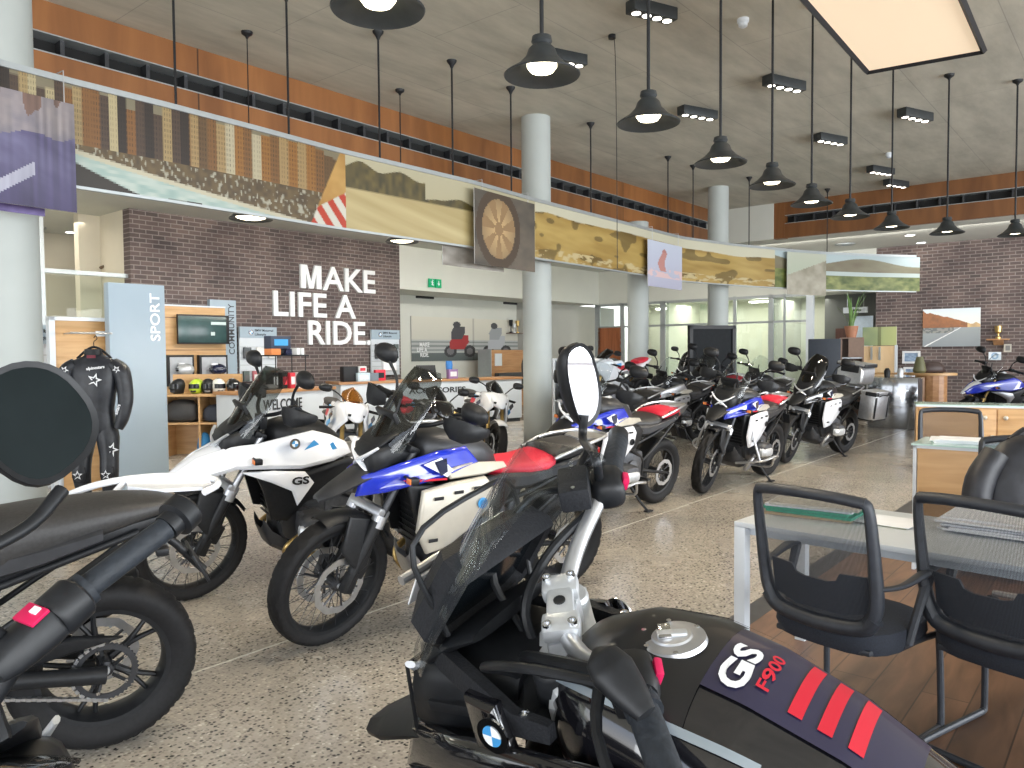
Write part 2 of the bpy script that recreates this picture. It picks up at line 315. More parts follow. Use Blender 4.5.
        for i in range(3):
            for k_ in range(n): Fs.append((i*n+k_, i*n+(k_+1) % n, (i+1)*n+(k_+1) % n, (i+1)*n+k_))
        Fs.append(tuple(3*n+k_ for k_ in range(n))); Fs.append(tuple(range(n))[::-1])
        if side < 0: V = [Vector((p.x, -p.y, p.z)) for p in V]; Fs = [f[::-1] for f in Fs]
        return s.add(V, Fs, m)
    def prism(s, pts, off, m):
        P = [Vector(p) for p in pts]; n = len(P); off = Vector(off)
        return s.add(P+[p+off for p in P], [tuple(range(n))[::-1], tuple(range(n, 2*n))]+[(i, (i+1) % n, n+(i+1) % n, n+i) for i in range(n)], m)
    def sphere(s, c, r, m, n=12, k=8, sc_=(1, 1, 1)):
        c = Vector(c); V = [c+Vector((0, 0, r*sc_[2]))]
        for i in range(1, k):
            for j in range(n):
                a = PI*i/k; b = 2*PI*j/n; V.append(c+Vector((r*math.sin(a)*math.cos(b)*sc_[0], r*math.sin(a)*math.sin(b)*sc_[1], r*math.cos(a)*sc_[2])))
        V.append(c-Vector((0, 0, r*sc_[2]))); L = len(V)-1; Fs = []
        for j in range(n):
            Fs.append((0, 1+j, 1+(j+1) % n)); Fs.append((L, 1+(k-2)*n+(j+1) % n, 1+(k-2)*n+j))
            for i in range(k-2): Fs.append((1+i*n+j, 1+(i+1)*n+j, 1+(i+1)*n+(j+1) % n, 1+i*n+(j+1) % n))
        return s.add(V, Fs, m)
    def xf(s, M_): s.v = [M_@p for p in s.v]; return s
    def obj(s, name, parent=None, sharp=35, loc=None, rotz=None):
        me = bpy.data.meshes.new(name); me.from_pydata([tuple(p) for p in s.v], [], s.f)
        for m in s.mats: me.materials.append(m)
        if len(s.mats) > 1: me.polygons.foreach_set('material_index', s.m)
        bm = bmesh.new(); bm.from_mesh(me); bmesh.ops.recalc_face_normals(bm, faces=bm.faces); bm.to_mesh(me); bm.free()
        me.polygons.foreach_set('use_smooth', [True]*len(me.polygons)); me.set_sharp_from_angle(angle=math.radians(sharp)); me.update()
        o = bpy.data.objects.new(name, me); C.objects.link(o)
        if parent: o.parent = parent
        if loc is not None: o.location = loc
        if rotz is not None: o.rotation_euler = (0, 0, rotz)
        return o
def tag(o, label, cat, group=None):
    o['label'] = label; o['category'] = cat
    if group: o['group'] = group
    return o
def thing(name, label, cat, loc=(0, 0, 0), rotz=0, group=None):
    o = bpy.data.objects.new(name, None); C.objects.link(o); o.location = loc; o.rotation_euler = (0, 0, rotz); o.empty_display_size = .1
    return tag(o, label, cat, group)
def struct(o): o['kind'] = 'structure'; return o
def lab(o, l): o['label'] = l; return o
def dup(root, loc=None, rotz=None, label=None, group=None):
    r = root.copy(); C.objects.link(r)
    if loc is not None: r.location = loc
    if rotz is not None: r.rotation_euler = (0, 0, rotz)
    if label: r['label'] = label
    if group: r['group'] = group
    for ch in list(root.children):
        c_ = ch.copy(); C.objects.link(c_); c_.parent = r
        for g in list(ch.children):
            d = g.copy(); C.objects.link(d); d.parent = c_
    return r
_dg = []
def text_geo(txt, h, ext=.005, bold=.0, xs=1.0, spacing=1.0):
    """vertices and faces of a word: baseline along x, height along y (cap height h), depth along z"""
    cu = bpy.data.curves.new('text', 'FONT'); cu.body = txt; cu.size = h/.69; cu.extrude = ext/2; cu.offset = bold; cu.resolution_u = 3; cu.space_character = spacing
    o = bpy.data.objects.new('text', cu); C.objects.link(o); bpy.context.view_layer.update()
    me = bpy.data.meshes.new_from_object(o.evaluated_get(bpy.context.evaluated_depsgraph_get()))
    V = [Vector((p.co.x*xs, p.co.y, p.co.z)) for p in me.vertices]; Fs = [tuple(f.vertices) for f in me.polygons]
    bpy.data.objects.remove(o); bpy.data.curves.remove(cu); bpy.data.meshes.remove(me)
    return V, Fs
def text_on(mb, txt, h, m, org, xd, yd, ext=.005, bold=0, xs=1.0, width=None, spacing=1.0):
    V, Fs = text_geo(txt, h, ext, bold, xs, spacing); xd = Vector(xd).normalized(); yd = Vector(yd).normalized(); nd = xd.cross(yd); org = Vector(org)
    if not V: return
    x0 = min(p.x for p in V); x1 = max(p.x for p in V); k_ = (width/(x1-x0)) if width else 1
    mb.add([org+xd*(p.x-x0)*k_+yd*p.y+nd*p.z for p in V], Fs, m)
def roundel(mb, c, r, xd, yd, t=.003):
    xd = Vector(xd).normalized(); yd = Vector(yd).normalized(); nd = xd.cross(yd); c = Vector(c)
    mb.lathe([(r, 0), (r, t), (r*.93, t)], c, nd, chrm, 28); mb.lathe([(0, t*.9), (r*.94, t*.9)], c, nd, blk, 28)
    for k_ in range(4):
        V = [c+nd*t*1.25]+[c+nd*t*1.25+(xd*math.cos(a)+yd*math.sin(a))*r*.6 for a in [PI/2*k_+PI/2*i/6 for i in range(7)]]
        mb.add(V, [(0, i+1, i+2) for i in range(6)], lblu if k_ % 2 else whp)
def picture(name, w_, h_, nx, ny, fn, org, xd, parent=None, thick=.02, rough=.5, edge=None, frame=None):
    """a printed board: lower left corner org, width along xd, image colours fn(s, t)"""
    xd = Vector(xd).normalized(); zd = Vector((0, 0, 1)); nd = xd.cross(zd); org = Vector(org); V = []; Fs = []; cols = []
    for j in range(ny+1):
        for i in range(nx+1): V.append(org+xd*(w_*i/nx)+zd*(h_*j/ny))
    for j in range(ny):
        for i in range(nx): a = j*(nx+1)+i; Fs.append((a, a+1, a+nx+2, a+nx+1)); cols.append(fn((i+.5)/nx, (j+.5)/ny))
    b = len(V); V += [org-nd*thick+xd*(w_*i)+zd*(h_*j) for i, j in ((0, 0), (1, 0), (1, 1), (0, 1))]
    cn = [0, nx, (ny+1)*(nx+1)-1, ny*(nx+1)]
    Fs.append((b+3, b+2, b+1, b)); cols.append((.5, .5, .5))
    for i in range(4): Fs.append((cn[i], b+i, b+(i+1) % 4, cn[(i+1) % 4])); cols.append(edge or (.55, .55, .55))
    me = bpy.data.meshes.new(name); me.from_pydata([tuple(p) for p in V], [], Fs); me.materials.append(print_mat('print_%d' % int(rough*100), rough))
    ca = me.color_attributes.new('Print', 'FLOAT_COLOR', 'CORNER'); buf = []
    for f, c_ in zip(Fs, cols): buf += [max(0, c_[0]), max(0, c_[1]), max(0, c_[2]), 1]*len(f)
    ca.data.foreach_set('color', buf); me.update()
    o = bpy.data.objects.new(name, me); C.objects.link(o)
    if parent: o.parent = parent
    return o
def hsh(x, y): 
    s_ = math.sin(x*127.1+y*311.7)*43758.5453; return s_-math.floor(s_)
def vn(x, y):
    xi, yi = math.floor(x), math.floor(y); fx, fy = x-xi, y-yi; fx = fx*fx*(3-2*fx); fy = fy*fy*(3-2*fy)
    return (hsh(xi, yi)*(1-fx)+hsh(xi+1, yi)*fx)*(1-fy)+(hsh(xi, yi+1)*(1-fx)+hsh(xi+1, yi+1)*fx)*fy
def fbm(x, y): return vn(x, y)*.55+vn(x*2.1+7, y*2.1)*.3+vn(x*4.3, y*4.3+3)*.15
def lrp(a, b, t): t = max(0, min(1, t)); return tuple(a[i]*(1-t)+b[i]*t for i in range(3))
def mul(c_, k_): return tuple(q*k_ for q in c_)
# ------------------------------------------------------------------ motorcycles (x forward, y left, z up; origin on the floor under the rear axle)
def Rx(c, axis, ang):
    return Matrix.Translation(Vector(c)) @ Matrix.Rotation(ang, 4, Vector(axis)) @ Matrix.Translation(-Vector(c))
def wheel(root, name, c, R, wd, M_, lod, spoked=True, discs=1, rimm=blk, tread=1, sprocket=0):
    c = Vector(c); na = (120, 72, 36)[lod]; Y = (0, 1, 0)
    th = wd*.62
    prof = [(R-th, -wd*.36), (R-th*.75, -wd*.47), (R-th*.45, -wd*.52), (R-th*.2, -wd*.47), (R-th*.07, -wd*.36), (R-th*.015, -wd*.22), (R, -wd*.08), (R, wd*.08), (R-th*.015, wd*.22), (R-th*.07, wd*.36), (R-th*.2, wd*.47), (R-th*.45, wd*.52), (R-th*.75, wd*.47), (R-th, wd*.36)]
    gd = .007*tread
    def fn(r, h, a, j):
        if j < 3 or j > 10 or lod == 2: return r
        k_ = (a*R/ .034 + abs(h)*22) % 1.0
        return r-(gd if k_ < .30 or (abs(h) < .008 and tread > 1) else 0)
    b = MB(); b.lathe(prof, c, Y, rub, na if lod else 150, fn=fn, closedp=True); b.xf(M_); tyre = b.obj(name, root, 50)
    # rim
    b = MB(); rr = R-th+.004
    b.lathe([(rr, -wd*.38), (rr-.018, -wd*.36), (rr-.026, -wd*.2), (rr-.03, 0), (rr-.026, wd*.2), (rr-.018, wd*.36), (rr, wd*.38), (rr-.006, wd*.3), (rr-.012, 0), (rr-.006, -wd*.3)], c, Y, rimm, na//2+12, closedp=True)
    b.xf(M_); b.obj('rim', tyre)
    b = MB(); b.lathe([(.012, -.075), (.03, -.07), (.035, -.05), (.028, -.02), (.028, .02), (.035, .05), (.03, .07), (.012, .075)], c, Y, dgm, 20); b.lathe([(0, -.085), (.016, -.085), (.016, .085), (0, .085)], c, Y, cast, 12)
    b.xf(M_); b.obj('hub', tyre)
    b = MB()
    if spoked:
        ns = (40, 32, 16)[lod]
        for i in range(ns):
            a = 2*PI*i/ns; sd = 1 if i % 2 else -1; a2 = a+(.32 if (i//2) % 2 else -.32)
            b.tube([c+Vector((math.cos(a2)*.033, sd*.05, math.sin(a2)*.033)), c+Vector((math.cos(a)*(rr-.02), sd*.012+sd*wd*.12, math.sin(a)*(rr-.02)))], .0021 if lod < 2 else .003, alu if rimm is not blk else dgm, 4)
    else:
        for i in range(5):
            for s_ in (-.16, .16):
                a = 2*PI*i/5; b.tube([c+Vector((math.cos(a)*.03, 0, math.sin(a)*.03)), c+Vector((math.cos(a+s_*.3)*rr*.5, 0, math.sin(a+s_*.3)*rr*.5)), c+Vector((math.cos(a+s_)*(rr-.015), 0, math.sin(a+s_)*(rr-.015)))], [.022, .015, .012], rimm, 8, smooth=3, flat=.7)
    b.xf(M_); b.obj('spokes', tyre)
    for i in range(discs):
        sd = (1, -1)[i]*(-1 if sprocket else 1); dr = .15 if name == 'front_wheel' else .13; y = sd*(wd*.5+.022)
        b = MB(); b.lathe([(dr, -.0025), (dr, .0025), (dr-.034, .0025), (dr-.034, -.0025)], c+Vector((0, y, 0)), Y, alu, 40, closedp=True, fn=(lambda r, h, a, j: r+.003*math.sin(a*10)) if lod < 2 else None)
        for q in range(6):
            a = 2*PI*q/6; b.tube([c+Vector((math.cos(a)*.03, y*.9, math.sin(a)*.03)), c+Vector((math.cos(a+.3)*(dr-.03), y, math.sin(a+.3)*(dr-.03)))], .006, dgm, 6)
        if lod < 2:
            for q in range(10):
                a = 2*PI*q/10; b.lathe([(.0, .0), (.006, 0), (.006, .005), (0, .005)], c+Vector((math.cos(a)*(dr-.036), y-.0025, math.sin(a)*(dr-.036))), Y, cast, 8)
        b.xf(M_); b.obj('brake_disc', tyre)
    if sprocket:
        b = MB(); b.lathe([(.108, -.003), (.108, .003), (.088, .003), (.088, -.003)], c+Vector((0, .085, 0)), Y, dgm, 84, closedp=True, fn=lambda r, h, a, j: r+(.006 if (round(a*42/(2*PI)*2) % 2 and j < 2) else 0))
        for q in range(5):
            a = 2*PI*q/5; b.tube([c+Vector((math.cos(a)*.03, .08, math.sin(a)*.03)), c+Vector((math.cos(a)*.092, .085, math.sin(a)*.092))], .011, blk, 6, flat=.5)
            b.lathe([(0, 0), (.007, 0), (.007, .008), (0, .008)], c+Vector((math.cos(a)*.084, .086, math.sin(a)*.084)), Y, chrm, 8)
        b.xf(M_); b.obj('sprocket', tyre)
        b = MB(); P_ = [c+Vector((math.cos(a)*.112, .085, math.sin(a)*.112)) for a in [PI*.5-i*PI/14 for i in range(15)]]+[c+Vector((-.0, .085, -.112)), c+Vector((.52, .085, .02)), c+Vector((.56, .085, .06)), c+Vector((.52, .085, .10))]
        P_ = [Vector(p) for p in P_]; Q = []
        for i in range(len(P_)):
            a_, b_ = P_[i], P_[(i+1) % len(P_)]; L = max(1, int((b_-a_).length/.016))
            for q in range(L): Q.append(a_+(b_-a_)*q/L)
        # the loop runs behind the axle: mirror so the wrap is at the rear
        Q = [Vector((2*c.x-p.x if False else p.x, p.y, p.z)) for p in Q]
        for i, p in enumerate(Q):
            d = (Q[(i+1) % len(Q)]-p); an = math.atan2(d.z, d.x); b.box(p+d/2, (.015, .012 if i % 2 else .018, .011), alu, Matrix.Rotation(-an, 3, 'Y'))
        b.xf(M_); b.obj('drive_chain', root)
    return tyre
def ring_at(x, z, hw, hh, e=2.4, n=24, y0=0, dx=0):
    R = []
    for i in range(n):
        a = 2*PI*i/n; c_, s_ = math.cos(a), math.sin(a)
        R.append(Vector((x+dx*s_, y0+hw*math.copysign(abs(c_)**(2/e), c_), z+hh*math.copysign(abs(s_)**(2/e), s_))))
    return R
def mirror_parts(root, M_, base, side, head, lod, glassm=mirg, name='mirror', stalk=None, size=(.062, .105), face=(-1, 0, .05), upd=(0, 0, 1), rim=False):
    """stem from base to a teardrop head; the glass looks along face"""
    base = Vector(base); head = Vector(head); b = MB(); f = Vector(face).normalized(); up = Vector(upd); up = (up-f*up.dot(f)).normalized(); sd = f.cross(up)
    mid = stalk or [base, base+(head-base)*.5+Vector((.02, 0, -.01)), head-up*size[0]*.9 if abs(upd[2]) > .7 else head]
    b.tube(mid, [.0085, .008, .0105], blk, 10, smooth=5)
    n = 28; outl = []
    hw, hh = size[1], size[0]
    for i in range(n):
        a = 2*PI*i/n; c_, s_ = math.cos(a), math.sin(a); k_ = 1-.16*s_*0+.12*c_*side*-1
        outl.append((hw*math.copysign(abs(c_)**.78, c_), hh*k_*math.copysign(abs(s_)**.8, s_)))
    def rg(sc2, dep): return [head+sd*x*sc2+up*z*sc2+f*dep for x, z in outl]
    b.loft([rg(1.0, 0), rg(1.04, -.008), rg(.97, -.022), rg(.75, -.04), rg(.4, -.05), rg(.05, -.052)], blk, caps=True)
    b.loft([rg(1.0, 0), rg(1.03, .004), rg(.93, .001), rg(.92, -.004)], blk, caps=False)
    b.xf(M_); o = b.obj(name, root, 50)
    g = MB(); r0 = rg(.93, .0005); g.add(r0, [tuple(range(n))], glassm); g.xf(M_); g.obj('mirror_glass', o)
    return o
def windscreen(root, M_, x0, z0, x1, z1, w0, w1, m, cur=.1, t=.004, name='windscreen', n=14, rows=10, flare=0):
    b = MB()
    def S(i, j, off=0):
        s_ = i/n*2-1; q = j/rows; w_ = w0*(1-q)+w1*q; w_ += .06*math.sin(PI*q)
        if q > .8: w_ *= math.sqrt(max(.02, 1-((q-.8)/.2)**2*.75))
        x = x0+(x1-x0)*q+cur*.3*q*(1-q)-cur*abs(s_)**2.2; z = z0+(z1-z0)*q-.03*abs(s_)**2*q
        return Vector((x-off, s_*w_/2, z-off*.3))
    F0 = [[S(i, j) for i in range(n+1)] for j in range(rows+1)]; F1 = [[S(i, j, t) for i in range(n+1)] for j in range(rows+1)]
    V = [p for r in F0 for p in r]+[p for r in F1 for p in r]; K = (n+1)*(rows+1); Fs = []
    for j in range(rows):
        for i in range(n):
            a = j*(n+1)+i; Fs.append((a, a+1, a+n+2, a+n+1)); Fs.append((K+a, K+a+n+1, K+a+n+2, K+a+1))
    bd = [i for i in range(n+1)]+[j*(n+1)+n for j in range(1, rows+1)]+[rows*(n+1)+i for i in range(n-1, -1, -1)]+[j*(n+1) for j in range(rows-1, 0, -1)]
    for i in range(len(bd)): a, c_ = bd[i], bd[(i+1) % len(bd)]; Fs.append((a, K+a, K+c_, c_))
    b.add(V, Fs, m); b.xf(M_); return b.obj(name, root, 60)
def side_both(root, nm, outl, m, M_, **kw):
    os = []
    for sd in (1, -1):
        b = MB(); b.panel(outl, m, side=sd, **kw); b.xf(M_); os.append(b.obj(nm, root, 40))
    return os
def adventure_bike(label, pos, head, steer=0, lean=10, group=None, lod=1, paint=wht, top=blk, lower=wht, lowerk='tri', beak=None, seatm=(blks, blks), screen=smoke, spoked=True,
                   cross=True, bars=None, cases=False, guards=True, stanch=dgm, clamps=sil, decals=None, rack=None, engine='boxer', name='motorcycle', front=True, screenh=1.0, rimm=blk, tread=1, cockpit=False, xlight=True, scale=1.03, mirrors=(1, 1), rearspoked=True, grips=True, handguard=True, mirz=(.19, .19), hugger=True, fatseat=False, rackm=None, headdir=None):
    """pos: floor point under the FRONT axle; head: heading vector"""
    H = Vector((head[0], head[1], 0)).normalized(); yaw = math.atan2(H.y, H.x)
    WB = 1.53
    root = thing(name, label, 'motorcycle', (pos[0]-H.x*WB*scale, pos[1]-H.y*WB*scale, .004), yaw, group)
    root.rotation_euler = (-math.radians(lean), 0, yaw); root.scale = (scale,)*3
    I = Matrix.Identity(4); st = Rx((1.17, 0, 1.0), (-.438, 0, .899), math.radians(steer)); seg = (1, .7, .5)[lod]
    RF, RR = .345, .328; beak = beak or paint
    n_ = (14, 10, 7)[lod]
    # wheels
    if front: wheel(root, 'front_wheel', (WB, 0, RF), RF, .105, st, lod, spoked, 2, rimm=rimm, tread=tread)
    wheel(root, 'rear_wheel', (0, 0, RR), RR, .165, I, lod, rearspoked, 1, sprocket=1 if engine == 'twin' else 0)
    # fork
    for sd in (1, -1):
        y = sd*.105; b = MB()
        b.tube([(1.16, y, 1.02), (1.37, y, .62)], .021, stanch, n_+4)
        b.tube([(1.355, y, .67), (1.52, y, .345)], [.034, .027], blk, n_+4)
        b.tube([(1.335, y, .70), (1.362, y, .642)], .038, clamps, n_+4)
        b.box((1.50, y*1.02, .37), (.07, .045, .11), blk, Matrix.Rotation(-.4, 3, 'Y'), .012)
        b.box((1.42, sd*.088, .43), (.07, .05, .12), blk, Matrix.Rotation(-.5, 3, 'Y'), .015)
        b.xf(st); b.obj('fork_leg', root)
    b = MB(); b.box((1.33, 0, .71), (.08, .25, .05), clamps if clamps is sil else blk, Matrix.Rotation(-.45, 3, 'Y'), .015); b.xf(st); b.obj('fork_clamp', root); b = MB(); b.box((1.17, 0, 1.03), (.08, .25, .035), blk, Matrix.Rotation(-.45, 3, 'Y'), .012); b.xf(st); b.obj('steering_head', root)
    b = MB()   # front mudguard
    b.lathe([(RF+.008, -.072), (RF+.026, -.052), (RF+.032, 0), (RF+.026, .052), (RF+.008, .072), (RF+.004, .067), (RF+.021, .047), (RF+.027, 0), (RF+.021, -.047), (RF+.004, -.067)], (WB, 0, RF), (0, 1, 0), blk, 20, a0=-1.0, a1=.30, ref=(0, 0, 1), closedp=True)
    for sd in (1, -1): b.panel([(WB-.22, .66, .08), (WB-.02, .72, .08), (WB+.03, .55, .1), (WB-.06, .42, .13), (WB-.12, .45, .13)], blk, side=sd, bulge=.006, inset=.015)
    b.xf(st); b.obj('front_mudguard', root, 50)
    # engine
    b = MB()
    b.box((.78, 0, .50), (.50, .30, .34), eng, None, .05); b.box((.60, 0, .46), (.30, .34, .30), eng, None, .05)
    b.lathe([(.02, 0), (.10, 0), (.115, .02), (.115, .06), (.02, .06)][::-1], (.92, .12, .45), (0, 1, 0), dgm, 24); b.lathe([(.09, 0), (.095, .03), (.06, .05), (.02, .05)], (.62, .16, .44), (0, 1, 0), eng, 24)
    for i in range(5): b.box((.76, 0, .67+i*.018), (.26, .25-.01*i, .006), dgm)
    b.box((1.02, 0, .60), (.05, .34, .34), blk, Matrix.Rotation(.15, 3, 'Y'), .01)
    for i in range(9): b.box((1.05, 0, .47+i*.032), (.012, .32, .006), dgm)
    b.obj('engine', root)
    if engine == 'boxer':
        for sd in (1, -1):
            b = MB(); x0, z0 = .86, .46
            for i in range(6): b.box((x0, sd*(.17+i*.017), z0), (.17, .007, .15), eng, None, .003)
            b.loft([ring_at(x0, z0, .01, .01)] and [[Vector((x0+q.y, sd*yy, z0+q.z)) for q in ring_at(0, 0, w_, h_, 3.4, 20)] for yy, w_, h_ in ((.15, .085, .075), (.26, .09, .08), (.28, .11, .085), (.33, .115, .085), (.365, .10, .07), (.372, .07, .045))], eng)
            b.obj('cylinder', root)
            b = MB(); b.loft([[Vector((x0+q.y+.005, sd*yy, z0-.012+q.z)) for q in ring_at(0, 0, w_, h_, 3.4, 20)] for yy, w_, h_ in ((.315, .118, .06), (.35, .118, .06), (.383, .09, .042), (.388, .06, .02))], cast if sd else eng)
            b.obj('valve_cover', root)
            b = MB(); b.tube([(.93, sd*.25, .40), (1.02, sd*.24, .33), (.98, sd*.18, .24), (.8, sd*.12, .20), (.55, sd*.06, .22)], .021, gold if lod == 0 else alu, n_, smooth=5); b.obj('exhaust_header', root)
    else:
        b = MB()
        for sd in (1, -1): b.tube([(.98, sd*.07, .52), (1.05, sd*.07, .42), (.98, sd*.06, .25), (.75, sd*.05, .19), (.5, -.06, .22)], .02, alu, n_, smooth=5)
        b.obj('exhaust_header', root)
    # frame, skid plate, swingarm, tail frame
    b = MB()
    for sd in (1, -1):
        b.tube([(1.14, sd*.05, .94), (.98, sd*.15, .78), (.72, sd*.17, .66), (.46, sd*.15, .52), (.42, sd*.13, .34)], .019, blk, n_, smooth=4)
        b.tube([(.62, sd*.15, .66), (.30, sd*.14, .74), (-.12, sd*.10, .86)], .014, blk, n_)
        b.tube([(.46, sd*.14, .48), (.22, sd*.14, .64), (-.05, sd*.11, .82)], .012, blk, n_)
        b.tube([(1.12, sd*.04, .84), (.99, sd*.13, .62), (.88, sd*.13, .52)], .014, blk, n_)
    b.obj('frame', root)
    b = MB(); b.loft([[Vector((x, y, z)) for y, z in ((-w_, zt), (-w_*.95, zb+.03), (-w_*.6, zb), (w_*.6, zb), (w_*.95, zb+.03), (w_, zt), (w_*.93, zt), (w_*.88, zb+.036), (w_*.55, zb+.008), (-w_*.55, zb+.008), (-w_*.88, zb+.036), (-w_*.93, zt))] for x, w_, zt, zb in ((1.12, .09, .48, .40), (1.07, .13, .40, .29), (.95, .16, .32, .225), (.6, .15, .30, .215), (.5, .12, .30, .235))], dgm if lower is not tan_ else alu); b.obj('skid_plate', root)
    b = MB()
    b.tube([(.44, 0, .40), (.40, -.12, .40), (.20, -.13, .365), (0, -.12, .33)], [.05, .05, .042, .05], blk, n_+2, smooth=3)
    b.tube([(.44, 0, .40), (.40, .12, .40), (.2, .125, .365), (0, .115, .33)], [.04, .034, .03, .034] if engine == 'twin' else [.02, .02, .015, .014], blk, n_+2, smooth=3)
    b.tube([(.42, -.03, .47), (.34, -.03, .70)], .034, dgm, n_+2)
    b.obj('swingarm', root)
    b = MB(); b.tube([(.48, -.02 if engine != 'boxer' else .1, .24), (.35, .13, .30), (.28, .165, .36)], .026, alu, n_, smooth=4)
    b.loft([[Vector((x, .185+dy+q.y, z+q.z)) for q in ring_at(0, 0, w_, h_, 3, 18)] for x, z, w_, h_, dy in ((.34, .36, .03, .04, 0), (.26, .40, .048, .068, 0), (.0, .49, .052, .075, .01), (-.13, .54, .045, .068, .012), (-.14, .543, .03, .05, .012))], dgm if engine != 'twin' else blk)
    b.xf(Matrix.Scale(-1, 4, (0, 1, 0)))
    b.obj('silencer', root)
    # tail
    b = MB()
    b.loft([[Vector((x, q.y, z+q.z)) for q in ring_at(0, 0, w_, h_, 3, 18)] for x, z, w_, h_ in ((.55, .76, .13, .05), (.3, .78, .14, .06), (.0, .85, .11, .05), (-.2, .89, .07, .025), (-.24, .895, .04, .012))], blk)
    b.tube([(-.16, 0, .86), (-.26, 0, .76), (-.36, 0, .64)], .016, blk, n_)
    b.box((-.335, 0, .68), (.012, .19, .13), blk, Matrix.Rotation(.5, 3, 'Y'), .005)
    b.obj('tail_fairing', root)
    if hugger: b = MB(); b.loft([[Vector((x, q.y, .44+q.z+dz)) for q in ring_at(0, 0, w_, .012, 3, 14)] for x, w_, dz in ((.30, .06, .04), (.12, .085, .225), (-.05, .085, .25), (-.18, .08, .20))], blk); b.obj('rear_mudguard', root)
    else:
        b = MB(); b.panel([(.50, .44, .10), (.10, .50, .12), (-.06, .47, .12), (.10, .44, .12), (.48, .36, .10)], blk, bulge=.01, inset=.01); b.obj('chain_guard', root)
    if fatseat:
        b = MB(); b.loft([[Vector((x, q.y, z+q.z)) for q in ring_at(0, 0, w_, h_, 3, 24)] for x, z, w_, h_ in ((.95, .74, .17, .17), (.7, .78, .18, .14), (.45, .83, .18, .12), (.2, .885, .165, .09), (-.05, .925, .14, .055), (-.2, .94, .10, .03), (-.25, .945, .05, .012))], blks); b.obj('seat_base', root, 60)
    b = MB(); b.box((-.245, 0, .885), (.02, .09, .035), mat('red_lens', (.35, .01, .01), .2), None, .006); b.obj('tail_light', root)
    rk = rackm or alu
    if rack is None or rack:
        b = MB()
        for sd in (1, -1):
            b.tube([(.22, sd*.16, .90), (.05, sd*.175, .955), (-.16, sd*.13, .985), (-.27, sd*.07, .985), (-.29, 0, .985)], .0115, rk, n_, smooth=4)
            b.tube([(.1, sd*.16, .945), (.0, sd*.09, .90)], .010, blk, 6)
        b.loft([[Vector((x, y, z)) for y, z in ((-w_, .972), (w_, .972), (w_, .984), (-w_, .984))] for x, w_ in ((-.04, .06), (-.10, .10), (-.22, .10), (-.27, .06))], rk)
        b.obj('luggage_rack', root)
    # seats
    b = MB(); b.loft([[Vector((x, q.y, z+q.z)) for q in ring_at(0, 0, w_, h_, 2.6, 22)] for x, z, w_, h_ in ((.70, .865, .055, .035), (.64, .865, .09, .05), (.52, .85, .13, .052), (.38, .845, .155, .05), (.26, .855, .165, .055), (.2, .875, .15, .05), (.18, .88, .10, .03))], seatm[0]); b.obj('rider_seat', root, 60)
    b = MB(); b.loft([[Vector((x, q.y, z+q.z)) for q in ring_at(0, 0, w_, h_, 2.6, 22)] for x, z, w_, h_ in ((.215, .90, .10, .03), (.2, .905, .15, .045), (.1, .915, .15, .05), (-.04, .93, .13, .045), (-.14, .94, .11, .035), (-.165, .94, .07, .02))], seatm[1]); b.obj('passenger_seat', root, 60)
    # tank
    secs = ((1.10, 1.00, .05, .05), (1.06, .99, .12, .10), (.98, .97, .165, .135), (.86, .955, .18, .15), (.74, .94, .165, .135), (.64, .91, .13, .09), (.585, .88, .08, .04))
    b = MB(); b.loft([[Vector((x, q.y, z+q.z)) for q in ring_at(0, 0, w_, h_, 2.7, 28)] for x, z, w_, h_ in secs], top); tank = b.obj('fuel_tank', root, 60) if not cockpit else None
    b = MB(); b.lathe([(0, .014), (.038, .014), (.040, .008), (.052, .008), (.056, 0), (.05, -.02)], (.89, 0, 1.10), (.05, 0, 1), cast, 32); b.box((.89, 0, 1.117), (.05, .014, .006), cast, None, .003); cockpit or b.obj('tank_cap', root)
    # side fairings
    up_out = [(1.66, .80, .03), (1.52, .905, .065), (1.36, .965, .12), (1.2, .985, .165), (1.02, 1.03, .205), (.86, 1.055, .20), (.74, 1.02, .20), (.62, .96, .175), (.58, .885, .17), (.72, .85, .215), (.95, .83, .255), (1.15, .845, .245), (1.32, .84, .18), (1.46, .785, .115), (1.62, .755, .05)]
    if lowerk == 'tri':
        side_both(root, 'side_fairing', up_out, paint, I, t=.012, bulge=.018, inset=.028)
        b = MB(); b.loft([[Vector((x, y, z)) for y, z in ((-w_, z0), (-w_*.6, z1), (0, z2), (w_*.6, z1), (w_, z0), (w_*.9, z0-.014), (0, z2-.018), (-w_*.9, z0-.014))] for x, w_, z0, z1, z2 in ((1.36, .12, .94, .965, .97), (1.5, .08, .89, .915, .92), (1.62, .05, .80, .835, .84), (1.69, .02, .765, .785, .785))], beak); b.obj('beak', root, 60)
        for o in side_both(root, 'radiator_fairing', [(1.30, .825, .20), (1.12, .835, .262), (.93, .815, .275), (.87, .74, .275), (.97, .60, .265), (1.01, .70, .275), (1.14, .765, .26)], lower, I, t=.012, bulge=.012, inset=.018): pass
        b = MB()
        if lod < 2:
            for sd in (1, -1):
                roundel(b, (.985, sd*.226, .985), .033, (-sd, 0, 0), (0, -.1*sd*sd, 1), .004)
                text_on(b, 'GS', .045, blk, (1.02 if sd > 0 else .90, sd*.293, .745), (-sd, 0, 0), (0, 0, 1), .003, .002, width=.11)
                b.prism([(.93, sd*.222, .93), (.86, sd*.222, 1.0), (.82, sd*.22, .965), (.84, sd*.22, .93)], (0, sd*.002, 0), lblu); b.prism([(.80, sd*.218, .94), (.73, sd*.218, .975), (.70, sd*.215, .93), (.75, sd*.215, .92)], (0, sd*.002, 0), lblu)
            b.obj('side_decal', root)
